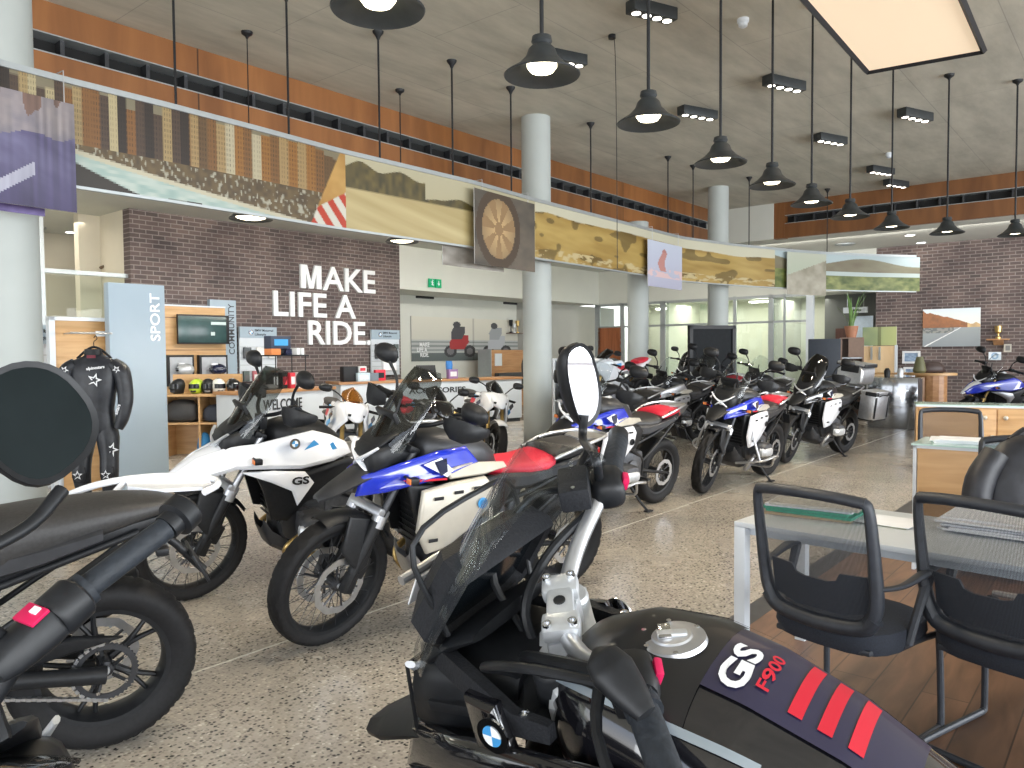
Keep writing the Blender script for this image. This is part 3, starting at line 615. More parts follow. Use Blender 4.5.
        side_both(root, 'inner_fairing', [(1.22, .82, .2), (.9, .80, .22), (.6, .86, .19), (.5, .80, .17), (.62, .64, .19), (.88, .60, .2), (1.0, .48, .18), (1.1, .5, .18), (1.16, .7, .18)], blk, I, t=.02, bulge=.012, inset=.03)
    else:
        side_both(root, 'side_fairing', [(1.42, .90, .09), (1.25, .97, .17), (1.05, 1.03, .21), (.88, 1.04, .20), (.80, .95, .21), (.98, .90, .235), (1.15, .87, .225), (1.32, .82, .15), (1.45, .80, .09)], paint, I, t=.012, bulge=.018, inset=.025)
        b = MB(); b.loft([[Vector((x, y, z)) for y, z in ((-w_, z0), (-w_*.6, z1), (0, z2), (w_*.6, z1), (w_, z0), (w_*.9, z0-.014), (0, z2-.018), (-w_*.9, z0-.014))] for x, w_, z0, z1, z2 in ((1.30, .14, .93, .965, .97), (1.42, .11, .88, .91, .915), (1.54, .08, .82, .845, .85), (1.62, .04, .785, .80, .80))], beak); b.obj('beak', root, 60)
        for o in side_both(root, 'radiator_fairing', [(1.16, .84, .255), (1.0, .87, .265), (.78, .88, .255), (.72, .82, .25), (.74, .70, .25), (.86, .60, .255), (1.0, .52, .26), (1.12, .50, .255), (1.18, .62, .25)], lower, I, t=.015, bulge=.016, inset=.02):
            sd = 1 if o.data.vertices[0].co.y > 0 else -1
            b = MB()
            for q, (x, z) in enumerate(((1.08, .80), (.96, .82), (.84, .83), (1.10, .58))): b = MB(); b.box((x, sd*.285, z), (.055, .006, .018), blk, None, .004); b.obj('vent_slot', o)
            b = MB(); b.lathe([(0, 0), (.03, 0), (.03, .005), (.02, .006), (.02, 0)], (.80, sd*.275, .74), (0, sd, 0), lblu if lower is tan_ else blk, 20); b.obj('round_badge', o)
        if not cockpit: side_both(root, 'tank_guard', [(1.02, .93, .235), (.86, .955, .225), (.62, .93, .195), (.60, .90, .2), (.78, .885, .24), (1.0, .885, .25)], tan_, I, t=.01, bulge=.01, inset=.012)
        side_both(root, 'inner_fairing', [(1.22, .86, .2), (.9, .84, .22), (.6, .86, .19), (.5, .80, .17), (.62, .64, .19), (.88, .60, .2), (1.0, .48, .18), (1.1, .5, .18), (1.16, .7, .18)], blk, I, t=.02, bulge=.012, inset=.03)
        if lod < 2 and decals != 'none':
            b = MB()
            for sd in (1, -1):
                b.prism([(1.16, sd*.246, .975), (1.06, sd*.248, 1.005), (.98, sd*.246, .93), (1.02, sd*.252, .90)], (0, sd*.003, 0), whp)
                b.prism([(1.10, sd*.249, .985), (1.03, sd*.250, 1.0), (1.02, sd*.253, .93), (1.06, sd*.254, .91)], (0, sd*.004, 0), navy)
                b.prism([(1.26, sd*.225, .90), (1.02, sd*.252, .895), (1.02, sd*.252, .885), (1.24, sd*.225, .885)], (0, sd*.003, 0), redp)
            b.obj('side_decal', root)
    # headlight
    b = MB(); hx, hz_ = 1.36, .96
    b.loft([[Vector((x, q.y, z+q.z)) for q in ring_at(0, 0, w_, h_, 3.2, 22)] for x, z, w_, h_ in ((1.16, 1.0, .10, .07), (1.30, .99, .13, .085), (1.37, .975, .125, .075), (1.385, .97, .10, .055))], blk); hl = b.obj('headlight', root, 60)
    b = MB()
    if xlight:
        for y, z in ((.13, .085), (-.13, .085), (.085, -.06), (-.085, -.06)):
            b.tube([(1.398, 0, .965), (1.39, y*.6, .965+z*.5), (1.36, y, .965+z)], [.022, .015, .010], wht if paint is blu else cast, 8, smooth=3, flat=.6)
    b.lathe([(0, .02), (.03, .018), (.034, 0)], (1.38, 0, .965), (1, 0, 0), chrm, 20); b.obj('headlight_lens', hl)
    # instrument cowl, dash
    b = MB(); b.loft([[Vector((x, q.y, z+q.z)) for q in ring_at(0, 0, w_, h_, 2.6, 18)] for x, z, w_, h_ in ((1.40, 1.0, .06, .015), (1.34, 1.05, .11, .02), (1.27, 1.10, .125, .02), (1.22, 1.12, .12, .012))], blk); b.obj('screen_cowl', root, 60)
    if not cockpit:
        b = MB(); b.box((1.235, 0, 1.165), (.025, .20, .12), blk, Matrix.Rotation(.5, 3, 'Y'), .01); d = b.obj('dashboard', root); b = MB(); b.box((1.220, 0, 1.158), (.004, .17, .095), scrn, Matrix.Rotation(.5, 3, 'Y')); b.obj('display', d)
        h = screenh
        windscreen(root, I, 1.36, 1.02, 1.10, 1.02+.42*h, .30, .24, screen, cur=.12)
        b = MB()
        for sd in (1, -1): b.tube([(1.30, sd*.07, 1.05), (1.24, sd*.07, 1.2), (1.2, sd*.05, 1.28)], .007, blk, 6)
        b.obj('screen_bracket', root)
    # handlebar
    gz = 1.20
    b = MB(); b.tube([(.985, -.40, gz), (1.02, -.24, gz+.012), (1.09, -.12, 1.16), (1.12, 0, 1.13), (1.09, .12, 1.16), (1.02, .24, gz+.012), (.985, .40, gz)], .0125 if not cockpit else .0145, blk if not cockpit else sil, n_+2, smooth=5)
    b.box((1.12, 0, 1.09), (.05, .09, .09), blk if not cockpit else cast, None, .01); b.xf(st); b.obj('handlebar', root)
    for sd in (1, -1):
        b = MB(); b.tube([(1.01, sd*.275, gz+.01), (.985, sd*.405, gz)], .018 if not cockpit else .021, grp, n_+4); b.tube([(.985, sd*.405, gz), (.982, sd*.432, gz)], .021, blk, n_+4); b.tube([(1.012, sd*.262, gz+.01), (1.008, sd*.278, gz+.01)], .025, grp, n_+4); b.xf(st); b.obj('grip', root)
        b = MB(); b.box((1.02, sd*.235, gz+.01), (.055, .06, .055), blk, None, .012); b.tube([(1.06, sd*.22, gz+.01), (1.07, sd*.30, gz+.01), (1.045, sd*.41, gz-.005)], [.01, .007, .008], blk, 8, smooth=3); b.xf(st); b.obj('brake_lever' if sd < 0 else 'clutch_lever', root)
        if handguard and lod < 2:
            b = MB(); b.loft([[Vector((x, sd*y, z)) for x, z in ((0+ox, gz-hh), (.012+ox, gz-hh*.2), (.008+ox, gz+hh), (.0+ox, gz+hh), (.004+ox, gz-hh*.2), (-.006+ox, gz-hh))] for y, ox, hh in ((.23, 1.09, .03), (.30, 1.115, .055), (.38, 1.10, .06), (.43, 1.05, .04), (.44, .99, .02))], blk, caps=True); b.xf(st); b.obj('hand_guard', root, 60)
        if mirrors[0 if sd > 0 else 1]:
            mirror_parts(root, st, (1.03, sd*.22, gz+.03), sd, (1.01, sd*.36, gz+mirz[0 if sd > 0 else 1]+.03), lod, size=(.052, .085), stalk=[Vector((1.03, sd*.22, gz+.03)), Vector((1.03, sd*.24, gz+.02+mirz[0 if sd > 0 else 1]*.5)), Vector((1.035, sd*.33, gz+mirz[0 if sd > 0 else 1]+.02))])
        b = MB(); b.tube([(1.22, sd*.12, .90), (1.22, sd*.24, .90)], .008, blk, 8); b.box((1.22, sd*.255, .90), (.05, .05, .035), blk, None, .01); t_ = b.obj('turn_signal', root); b = MB(); b.box((1.246, sd*.255, .90), (.006, .042, .028), orng, None, .003); b.obj('amber_lens', t_)
        b = MB(); b.tube([(-.16, sd*.04, .80), (-.19, sd*.14, .80)], .008, blk, 8); b.box((-.19, sd*.165, .80), (.045, .05, .03), blk, None, .01); b.obj('turn_signal', root)
        b = MB(); b.tube([(.48, sd*.13, .36), (.47, sd*.27, .35)], .012, alu, 8); b.box((.48, sd*.23, .357), (.05, .10, .018), blk, None, .006); b.obj('foot_peg', root)
    b = MB(); b.tube([(.55, .12, .27), (.50, .21, .14), (.44, .27, -.05*0+.055)], [.016, .013, .011], blk, 8, smooth=3); b.box((.43, .275, .052), (.09, .05, .01), blk, Matrix.Rotation(math.radians(lean), 3, 'X')); b.obj('side_stand', root)
    if bars:
        for sd in (1, -1):
            b = MB(); b.tube([(1.10, sd*.12, .30), (1.08, sd*.40, .38), (.92, sd*.46, .43), (.74, sd*.42, .40), (.66, sd*.18, .32)], .0125, bars, n_, smooth=5)
            b.tube([(1.08, sd*.38, .375), (1.12, sd*.30, .60), (1.08, sd*.22, .84)], .0125, bars, n_, smooth=4); b.tube([(.92, sd*.46, .43), (.85, sd*.40, .30), (.8, sd*.16, .26)], .0125, bars, n_, smooth=4); b.obj('crash_bar', root)
    b = MB()
    for sd in (1, -1): b.loft([[Vector((x, sd*(.155+dy), z+dz)) for dy, dz in ((-.008, -h_), (.012, -h_*.6), (.012, h_*.6), (-.008, h_))] for x, z, h_, dy_ in ((.62, .80, .05, 0), (.4, .79, .045, 0), (.18, .83, .035, 0), (.0, .88, .02, 0))], paint if lowerk == 'tri' and paint is wht else dgm)
    b.obj('tail_side_panel', root)
    if cases: alu_cases(root)
    return root
def alu_cases(root):
    TR = Matrix.Translation((.08, 0, .09))
    for sd in (1, -1):
        b = MB(); b.box((-.12, sd*.36, .66), (.46, .22, .38), alu, None, .035); b.box((-.12, sd*.36, .49), (.45, .21, .05), blk, None, .02); b.xf(TR); c_ = b.obj('pannier', root); lab(c_, 'brushed aluminium side case with black corners')
        b = MB(); b.box((-.12, sd*.36, .865), (.47, .23, .05), sil, None, .022); b.xf(TR); b.obj('lid', c_)
        b = MB()
        for sx in (-1, 1): b.box((-.12+sx*.19, sd*.40, .85), (.10, .16, .06), blk, None, .015); b.box((-.12+sx*.2, sd*.475, .66), (.03, .012, .30), blk, None, .005)
        b.tube([(-.24, sd*.475, .82), (-.2, sd*.49, .84), (-.04, sd*.49, .84), (0, sd*.475, .82)], .008, blk, 6); b.xf(TR); b.obj('case_handle', c_)
    b = MB(); b.loft([[Vector((x, q.y, z+q.z)) for q in ring_at(0, 0, w_, h_, 4, 22)] for x, z, w_, h_ in ((.07, 1.15, .17, .12), (.05, 1.15, .19, .14), (-.32, 1.16, .19, .15), (-.34, 1.16, .17, .13))], alu); c_ = b.obj('top_case', root); lab(c_, 'large brushed aluminium top box')
    b = MB(); b.box((-.135, 0, 1.31), (.42, .40, .04), sil, None, .018); b.obj('lid', c_)
    b = MB(); b.box((.075, 0, 1.24), (.02, .26, .10), blk, None, .01); b.tube([(.09, -.1, 1.28), (.105, -.08, 1.29), (.105, .08, 1.29), (.09, .1, 1.28)], .01, blk, 6)
    for sd in (1, -1): b.box((-.13, sd*.2, 1.30), (.4, .02, .05), blk, None, .008)
    b.obj('case_handle', c_)
def sport_bike(label, pos, head, steer=0, lean=9, lod=1, screen=ambr, seatm=(blks, blks), group=None, body=wht, stripe=True, scale=1.0, name='motorcycle', silm=gold):
    H = Vector((head[0], head[1], 0)).normalized(); yaw = math.atan2(H.y, H.x); WB = 1.44; I = Matrix.Identity(4)
    root = thing(name, label, 'motorcycle', (pos[0]-H.x*WB*scale, pos[1]-H.y*WB*scale, .004), yaw, group); root.rotation_euler = (-math.radians(lean), 0, yaw); root.scale = (scale,)*3
    st = Rx((1.12, 0, .9), (-.40, 0, .917), math.radians(steer))
    wheel(root, 'front_wheel', (WB, 0, .30), .30, .12, st, lod, False, 2, tread=.5); wheel(root, 'rear_wheel', (0, 0, .315), .315, .19, I, lod, False, 1, tread=.5)
    for sd in (1, -1):
        b = MB(); y = sd*.105; b.tube([(1.13, y, .92), (1.33, y, .50)], .026, gold, 12); b.tube([(1.32, y, .52), (1.43, y, .30)], .022, blk, 12); b.box((1.36, y, .36), (.07, .05, .11), blk, Matrix.Rotation(-.5, 3, 'Y'), .012); b.xf(st); b.obj('fork_leg', root)
    b = MB(); b.lathe([(.325, -.07), (.34, -.05), (.345, 0), (.34, .05), (.325, .07), (.32, .065), (.335, 0), (.32, -.065)], (WB, 0, .30), (0, 1, 0), body, 18, a0=-1.0, a1=.6, ref=(0, 0, 1), closedp=True); b.xf(st); b.obj('front_mudguard', root, 50)
    b = MB(); b.box((.75, 0, .47), (.5, .34, .36), eng, None, .05); b.lathe([(.09, 0), (.1, .03), (.03, .05)], (.65, .17, .42), (0, 1, 0), dgm, 20); b.lathe([(.09, 0), (.1, -.03), (.03, -.05)], (.65, -.17, .42), (0, 1, 0), dgm, 20); b.obj('engine', root)
    for sd in (1, -1):
        b = MB(); b.panel([(1.38, .80, .10), (1.30, .95, .13), (1.12, 1.0, .17), (.98, .92, .2), (.92, .78, .21), (.86, .62, .22), (.70, .50, .21), (.55, .40, .19), (.60, .26, .14), (.95, .22, .13), (1.08, .36, .17), (1.16, .55, .2), (1.24, .68, .17)], body, side=sd, bulge=.03, inset=.04)
        f_ = b.obj('side_fairing', root, 45)
        if stripe:
            b = MB()
            for q in range(6):
                x = 1.22-q*.075; z = .88-q*.085; b.prism([(x, sd*.236, z), (x-.12, sd*.242, z-.05), (x-.07, sd*.244, z-.10), (x+.04, sd*.24, z-.045)], (0, sd*.008, 0), navy if q % 2 == 0 else lblu)
            b.prism([(1.02, sd*.238, .50), (.78, sd*.242, .40), (.7, sd*.24, .30), (.92, sd*.24, .34)], (0, sd*.008, 0), redp); b.obj('side_decal', f_)
    b = MB(); b.loft([[Vector((x, q.y, z+q.z)) for q in ring_at(0, 0, w_, h_, 2.6, 20)] for x, z, w_, h_ in ((1.0, .93, .16, .07), (1.2, .93, .16, .085), (1.34, .89, .12, .085), (1.43, .83, .06, .05), (1.455, .81, .02, .02))], body); nose = b.obj('nose_fairing', root, 50)
    b = MB()
    for sd in (1, -1): b.box((1.385, sd*.06, .86), (.05, .065, .03), scrn, Matrix.Rotation(sd*-.4, 3, 'Z'), .01)
    b.obj('headlight', nose)
    windscreen(root, I, 1.30, .97, 1.04, 1.17, .22, .16, screen, cur=.12, n=10, rows=6)
    b = MB(); b.loft([[Vector((x, q.y, z+q.z)) for q in ring_at(0, 0, w_, h_, 2.6, 22)] for x, z, w_, h_ in ((1.04, .86, .08, .08), (.98, .86, .15, .12), (.82, .86, .18, .135), (.65, .82, .15, .11), (.55, .79, .08, .05))], blk if body is wht else body); b.obj('fuel_tank', root, 60)
    for sd in (1, -1):
        b = MB(); b.panel([(.98, .96, .13), (.80, .98, .155), (.62, .88, .14), (.6, .78, .16), (.85, .76, .2), (.98, .82, .18)], body, side=sd, bulge=.02, inset=.025); b.prism([(.95, sd*.19, .86), (.78, sd*.202, .90), (.66, sd*.185, .82), (.8, sd*.207, .80)], (0, sd*.01, 0), redp); b.prism([(.95, sd*.185, .92), (.85, sd*.195, .94), (.84, sd*.2, .89), (.94, sd*.195, .88)], (0, sd*.01, 0), lblu); b.obj('tank_side_panel', root, 45)
    b = MB(); b.loft([[Vector((x, q.y, z+q.z)) for q in ring_at(0, 0, w_, h_, 2.6, 18)] for x, z, w_, h_ in ((.6, .80, .08, .03), (.45, .80, .15, .035), (.28, .82, .16, .035), (.22, .84, .12, .02))], seatm[0]); b.obj('rider_seat', root, 60)
    b = MB(); b.loft([[Vector((x, q.y, z+q.z)) for q in ring_at(0, 0, w_, h_, 2.6, 18)] for x, z, w_, h_ in ((.24, .92, .10, .03), (.12, .94, .12, .04), (-.02, .97, .10, .035), (-.10, .985, .05, .02))], seatm[1]); b.obj('passenger_seat', root, 60)
    b = MB(); b.loft([[Vector((x, q.y, z+q.z)) for q in ring_at(0, 0, w_, h_, 2.6, 18)] for x, z, w_, h_ in ((.5, .74, .12, .04), (.2, .82, .13, .06), (-.05, .91, .09, .05), (-.2, .97, .04, .02))], body); b.tube([(-.05, 0, .86), (-.18, 0, .74), (-.26, 0, .62)], .015, blk, 8); b.box((-.25, 0, .64), (.01, .18, .12), blk, Matrix.Rotation(.4, 3, 'Y')); b.obj('tail_fairing', root, 50)
    b = MB()
    for sd in (1, -1): b.tube([(1.08, sd*.06, .82), (.8, sd*.17, .68), (.5, sd*.14, .45)], .03, cast, 8, smooth=3); b.tube([(.5, sd*.12, .62), (.1, sd*.09, .82)], .016, blk, 8)
    b.obj('frame', root)
    b = MB()
    for sd in (1, -1): b.tube([(.5, sd*.06, .42), (.38, sd*.13, .42), (0, sd*.125, .315)], [.03, .035, .03], cast, 10, smooth=3)
    b.obj('swingarm', root)
    b = MB(); b.tube([(.98, 0, .45), (1.0, 0, .28), (.8, 0, .19), (.5, -.08, .22)], .028, gold, 10, smooth=4); b.obj('exhaust_header', root)
    b = MB(); b.tube([(.5, -.08, .22), (.38, -.16, .30)], .025, alu, 10); b.tube([(.38, -.17, .30), (.30, -.19, .40), (.02, -.20, .62)], [.035, .055, .052], silm, 16); b.obj('silencer', root)
    for sd in (1, -1):
        b = MB(); b.tube([(1.10, sd*.13, .93), (1.03, sd*.34, .90)], .012, blk, 8); b.tube([(1.06, sd*.22, .915), (1.02, sd*.35, .897)], .017, grp, 10); b.tube([(1.12, sd*.18, .93), (1.12, sd*.33, .905)], .006, blk, 6); b.xf(st); b.obj('handlebar', root)
        mirror_parts(root, I, (1.22, sd*.10, 1.02), sd, (1.12, sd*.33, 1.13), lod, size=(.045, .075), stalk=[Vector((1.24, sd*.11, 1.0)), Vector((1.22, sd*.2, 1.08)), Vector((1.15, sd*.30, 1.13))])
    b = MB(); b.tube([(.5, .12, .27), (.46, .2, .14), (.4, .26, .05)], [.014, .012, .01], blk, 8, smooth=3); b.obj('side_stand', root)
    return root
# ------------------------------------------------------------------ the room (local axes u along the banner wall, v towards it)
UB, VB = 17.78, 8.21          # bulkhead planes
UW, VW = 21.3, 13.9           # back wall planes
CH, LC = 4.95, 4.15           # concrete ceiling, lower ceiling
U0, V0 = -8.0, -9.5
def rm(b, name, kind=True, **k):
    o = b.obj(name, rotz=TH, **k)
    return struct(o) if kind else o
b = MB(); b.span((U0, 1.84, -.2), (26, 20, 0), aggr); rm(b, 'floor')
b = MB(); b.span((U0, V0, -.2), (26, 1.70, 0), plnk); rm(b, 'floor')
b = MB(); b.span((U0, 1.70, -.2), (26, 1.84, .001), dgm); rm(b, 'trim_1')
b = MB()
for v in (3.55, 7.9, 12.3): b.span((U0, v-.006, -.01), (20.5, v+.006, .0015), mat('joint_sealant', (.50, .48, .42), .7))
for u in (-1.5, 3.2, 7.9, 12.6, 17.3): b.span((u-.004, 1.86, -.01), (u+.004, 13.8, .0012), mat('dark_joint', (.12, .11, .09), .7))
rm(b, 'trim_2')
b = MB(); b.span((U0, V0, CH), (UB, VB, CH+.3), conc); rm(b, 'ceiling')
b = MB(); b.span((U0, VB+.25, LC), (UW+4, VW+5, LC+.3), offw); b.span((UB+.25, V0, LC), (UW+4, VB+.25, LC+.3), offw); rm(b, 'ceiling')
# timber bulkheads with a dark vent slot
def bulk(b, axis, p0, p1, q, zs):
    (s0, s1, s2, s3) = zs
    def seg(z0, z1, m, d0=0, d1=.06, a=p0, c=p1):
        if axis == 'u': b.span((a, q+d0, z0), (c, q+d1, z1), m)
        else: b.span((q+d0, a, z0), (q+d1, c, z1), m)
    seg(s0, s1, timb); seg(s2, s3, timb); seg(s1, s2, mat('slot_black_backing', (.012, .012, .012), .9), .20, .25)  # near-black backing strip behind the open slot
    seg(s1-.012, s1+.0, lght, -.004, .2); seg(s2, s2+.012, lght, -.004, .2)
    n = int(abs(p1-p0)/.42)
    for i in range(n):
        a = p0+(p1-p0)*(i+.5)/n
        seg(s1, s2, dgm, .07, .19, a-.02, a+.02)
b = MB(); bulk(b, 'u', U0, UB-.15, VB, (LC-.02, 4.47, 4.64, CH)); rm(b, 'wall_left')
vR = hu(774, 220, UB)[0]
b = MB(); bulk(b, 'v', V0, vR-.25, UB, (LC-.02, 4.47, 4.64, CH)); b.span((UB-.01, vR-.25, LC-.02), (UB+.2, vR, CH), timb); rm(b, 'wall_back')
b = MB(); b.span((UB-.03, vR, LC-.02), (UB+.2, VB+.26, CH), offw); b.span((UB-.15, VB, LC-.02), (UB, VB+.2, CH), offw); rm(b, 'trim_3')
# brick walls
uL = hv(130, 250, VW)[0]; uR = hv(400, 300, VW)[0]
b = MB(); b.span((uL, VW, 0), (uR, VW+.25, LC), brk_x); rm(b, 'wall_left_brick')
vT = hu(876, 300, UW)[0]
b = MB(); b.span((UW, V0, 0), (UW+.25, vT, LC), brk_y); rm(b, 'wall_back_brick')
# white bulkhead and alcove right of the brick wall
BZ = 3.12
b = MB(); b.span((uR, VW, BZ), (UW, VW+.2, LC), offw); b.span((UW, vT, BZ), (UW+.2, VW+.2, LC), offw); b.span((uR, VW, BZ-.02), (UW+.2, VW+2.6, BZ), offw); b.span((UW, vT, BZ-.02), (UW+3.5, VW, BZ), offw); rm(b, 'wall_bulkhead')
VA = VW+1.3
b = MB(); b.span((uR-.02, VW+.25, 0), (uR+.02, VA, BZ-.02), beig); rm(b, 'wall_alcove_side')
uP = hv(540, 330, VW)[0]
b = MB(); b.span((uR, VA, 0), (uP+.6, VA+.2, BZ-.02), offw); b.span((uP+.6, VW+.9, 0), (UW+2.4, VW+1.1, BZ-.02), offw2); b.span((uP+.5, VW+1.0, 0), (uP+.6, VA+.2, BZ-.02), offw2); rm(b, 'wall_alcove')
# stair wall, far-left back rooms
uS = hv(79, 250, VW+1.2)[0]
b = MB(); b.span((uS, VW+1.2, 0), (uL+.25, VW+1.4, LC), beig); b.span((uL-.0, VW+.25, 0), (uL+.2, VW+1.2, LC), beig); rm(b, 'wall_stairwell')
b = MB(); b.span((U0, VW+4.0, 0), (uL+3, VW+4.2, LC), beig); b.span((U0, VW+3.9, 3.05), (uS+.3, VW+4.0, 3.6), dkgr); rm(b, 'wall_rear_office')
b = MB(); b.span((U0, VW+.1, 2.93), (uL, VW+.22, 3.0), lght)
for px in (42,): u = hv(px, 250, VW)[0]; b.span((u-.05, VW+.05, 0), (u+.05, VW+.2, LC), lght)
b.span((U0, VW+.12, .0), (uL-.02, VW+.16, .3), lght); rm(b, 'window_1')
b = MB(); b.span((U0, VW+.13, .3), (uL-.02, VW+.14, 2.93), pane); rm(b, 'window_1')
# ceiling downlights and vents in the lower ceiling
def downlight(px, py, r, lbl, grp_='round downlights in the lower ceiling'):
    p = hz(px, py, LC); t = thing('downlight', lbl, 'ceiling light', (p.x, p.y, LC), 0, grp_)
    b = MB(); b.lathe([(r, 0), (r+.02, -.004), (r+.02, -.012), (r, -.014)], (0, 0, 0), (0, 0, 1), wlam, 24, closedp=True); b.obj('trim_ring', t)
    b = MB(); b.lathe([(0, -.004), (r, -.004), (r, -.009), (0, -.009)], (0, 0, 0), (0, 0, 1), mat('downlight_glow', (1, .96, .86), .5, emit=9, noise=0), 24); b.obj('diffuser', t)
downlight(71, 232, .10, 'round downlight in the low ceiling left of the stairwell wall')
downlight(910, 235, .10, 'round downlight in the white soffit above the right brick wall, left one of two')
downlight(921, 242.5, .10, 'round downlight in the white soffit above the right brick wall, right one of two')
for i, (px, py, l_) in enumerate(((845, 244, 'oval air diffuser in the white soffit left of the two downlights'), (33, 227, 'flat air diffuser in the low ceiling beside the left column'))):
    p = hz(px, py, LC); b = MB()
    for r in (.24, .17, .10): b.lathe([(r, -.003), (r, -.02), (r-.03, -.008), (r-.03, -.003)], (0, 0, 0), (0, 0, 1), lght, 24, closedp=True)
    tag(b.obj('air_diffuser', loc=(p.x, p.y, LC)), l_, 'air vent')
# handrails on the stair wall
for i, (a, c) in enumerate((((100, 268), (131, 255)), ((117, 274), (131, 267)))):
    pa = hv(a[0], a[1], VW+1.1); pc = hv(c[0], c[1], VW+1.1)
    b = MB(); b.tube([(pa[0], VW+1.1, pa[1]), (pc[0], VW+1.1, pc[1])], .028, mat('brown_handrail', (.12, .08, .05), .4), 10)
    for q in (.15, .85): x = pa[0]+(pc[0]-pa[0])*q; z = pa[1]+(pc[1]-pa[1])*q; b.tube([(x, VW+1.1, z), (x, VW+1.2, z-.05)], .012, dgm, 8)
    tag(b.obj('handrail', rotz=TH), ('upper', 'lower')[i]+' brown handrail on the beige stairwell wall left of the brick', 'handrail')
# columns
for i, (u, v, px, r, l_) in enumerate(((2.18, 6.93, 0, .215, 'round white column at the left edge beside the black leather suit'), (9.1, 6.93, 0, .212, 'round white column in the middle of the room behind the red-seated motorcycle'), (14.7, 8.0, 638, .212, 'round white column just right of the brown office door'), (15.25, 6.98, 718, .212, 'round white column standing above the black floor display'))):
    if px:
        r_ = ray(px, 300); t = v/(r_.dot(B)); p = r_*t; u = p.dot(A)
    if i == 1: r_ = ray(537, 300); t = v/(r_.dot(B)); u = (r_*t).dot(A)
    b = MB(); b.lathe([(r, 0), (r, CH if i != 2 else LC)], (u, v, 0), (0, 0, 1), colw, 48)
    tag(b.obj('column', rotz=TH), l_, 'column', 'round white columns'); 
# glazed offices along the back wall
def u_wall(px0, px1, z0, z1, m, b, d0=0, d1=.06):
    v0 = hu(px0, 350, UW)[0]; v1 = hu(px1, 350, UW)[0]; b.span((UW+d0, v1, z0), (UW+d1, v0, z1), m)
b = MB()
u_wall(595, 600, 0, BZ, lght, b); u_wall(595, 808, BZ-.1, BZ-.02, lght, b); u_wall(600, 808, 2.32, 2.38, lght, b)
for a, c in ((620, 624), (660, 665), (733, 736), (768, 773), (783, 785), (806, 809)): u_wall(a, c, 0, BZ, lght, b)
rm(b, 'window_2')
b = MB(); u_wall(600, 808, 0.05, BZ-.1, pane, b, .025, .035); rm(b, 'window_2')
b = MB(); u_wall(598, 621, 0, 2.34, brnd, b, .0, .05); rm(b, 'door_1')
b = MB(); b.span((UW+2.2, 5.5, 0), (UW+2.3, VW, BZ), mat('office_cream_paint', (.64, .66, .55), .8, noise=.02)); rm(b, 'wall_office')
for nm, px in (('wall_office_divider', 666), ('wall_office_divider', 772)):
    v0 = hu(px, 350, UW)[0]; b = MB(); b.span((UW+.1, v0-.04, 0), (UW+2.2, v0+.04, BZ-.02), mat('office_cream_paint', (.64, .66, .55), .8, noise=.02)); rm(b, nm)
b = MB(); u_wall(809, 877, 0, BZ-.02, dkgr, b, 1.3, 1.4); rm(b, 'wall_recess')
b = MB(); u_wall(821, 845, 0, 2.15, dkwd, b, 1.24, 1.30); rm(b, 'door_2')
b = MB(); u_wall(806, 813, 0, BZ, wlam, b, -.02, .1); rm(b, 'trim_4')
b = MB(); u_wall(640, 665, 2.9, 2.95, mat('office_light', (1, .97, .88), .5, emit=6, noise=0), b, 1.0, 1.3); tag(b.obj('ceiling_light', rotz=TH), 'long bright ceiling light inside the office right of the middle far column', 'ceiling light')
b = MB(); u_wall(735, 762, 2.98, 3.02, mat('office_light', (1, .97, .88), .5, emit=6, noise=0), b, 1.0, 1.3); tag(b.obj('ceiling_light', rotz=TH), 'long bright ceiling light inside the glazed office right of the black display', 'ceiling light')
# ------------------------------------------------------------------ banner ribbon
BT = 3.58; BH = .75
kn = [(-40, 52), (0, 66), (78, 86), (160, 106), (250, 129), (340, 153), (473, 184), (535, 201.5), (647, 230), (682, 239), (735, 246), (787, 251), (826, 254), (870, 256), (920, 257.3)]
def smooth_px(px):
    for (a, ya), (c, yc) in zip(kn, kn[1:]):
        if a <= px <= c: return ya+(yc-ya)*(px-a)/(c-a)
def ban_xy(px, z=BT): p = hz(px, smooth_px(px), BT); return p
def img_city(s, px):
    n = hsh(math.floor(px/9), 3); n2 = hsh(math.floor(px/9), 8)
    top = .88+.25*n
    sky = (.42, .38, .28)
    base = ((.10, .07, .05), (.42, .24, .09), (.60, .48, .28), (.20, .14, .10), (.70, .62, .42))[int(n2*4.99)]
    if px > 190: base = ((.40, .24, .10), (.60, .46, .26), (.30, .20, .10), (.72, .66, .50), (.52, .30, .10))[int(n2*4.99)]
    c_ = base if s > .42 else (.30, .24, .14)
    if s > .42 and (int(px*1.1) % 3 == 0) and (int(s*34) % 2): c_ = mul(c_, .62)
    if s > top: c_ = sky
    if s <= .42:
        c_ = lrp((.34, .26, .14), (.20, .15, .09), vn(px*.25, s*20))
        if vn(px*.5+5, s*26) > .76: c_ = (.62, .60, .50)
    q = .36-(px-78)/230*.36                       # shore road falling to the right
    if s < q: c_ = (.78, .74, .60)
    if s < q-.05: c_ = lrp((.52, .66, .62), (.78, .84, .78), vn(px*.1, s*30))
    if s < q-.05-.22*max(0, 1-abs(px-140)/110) and px < 200: c_ = (.10, .08, .06)
    return c_
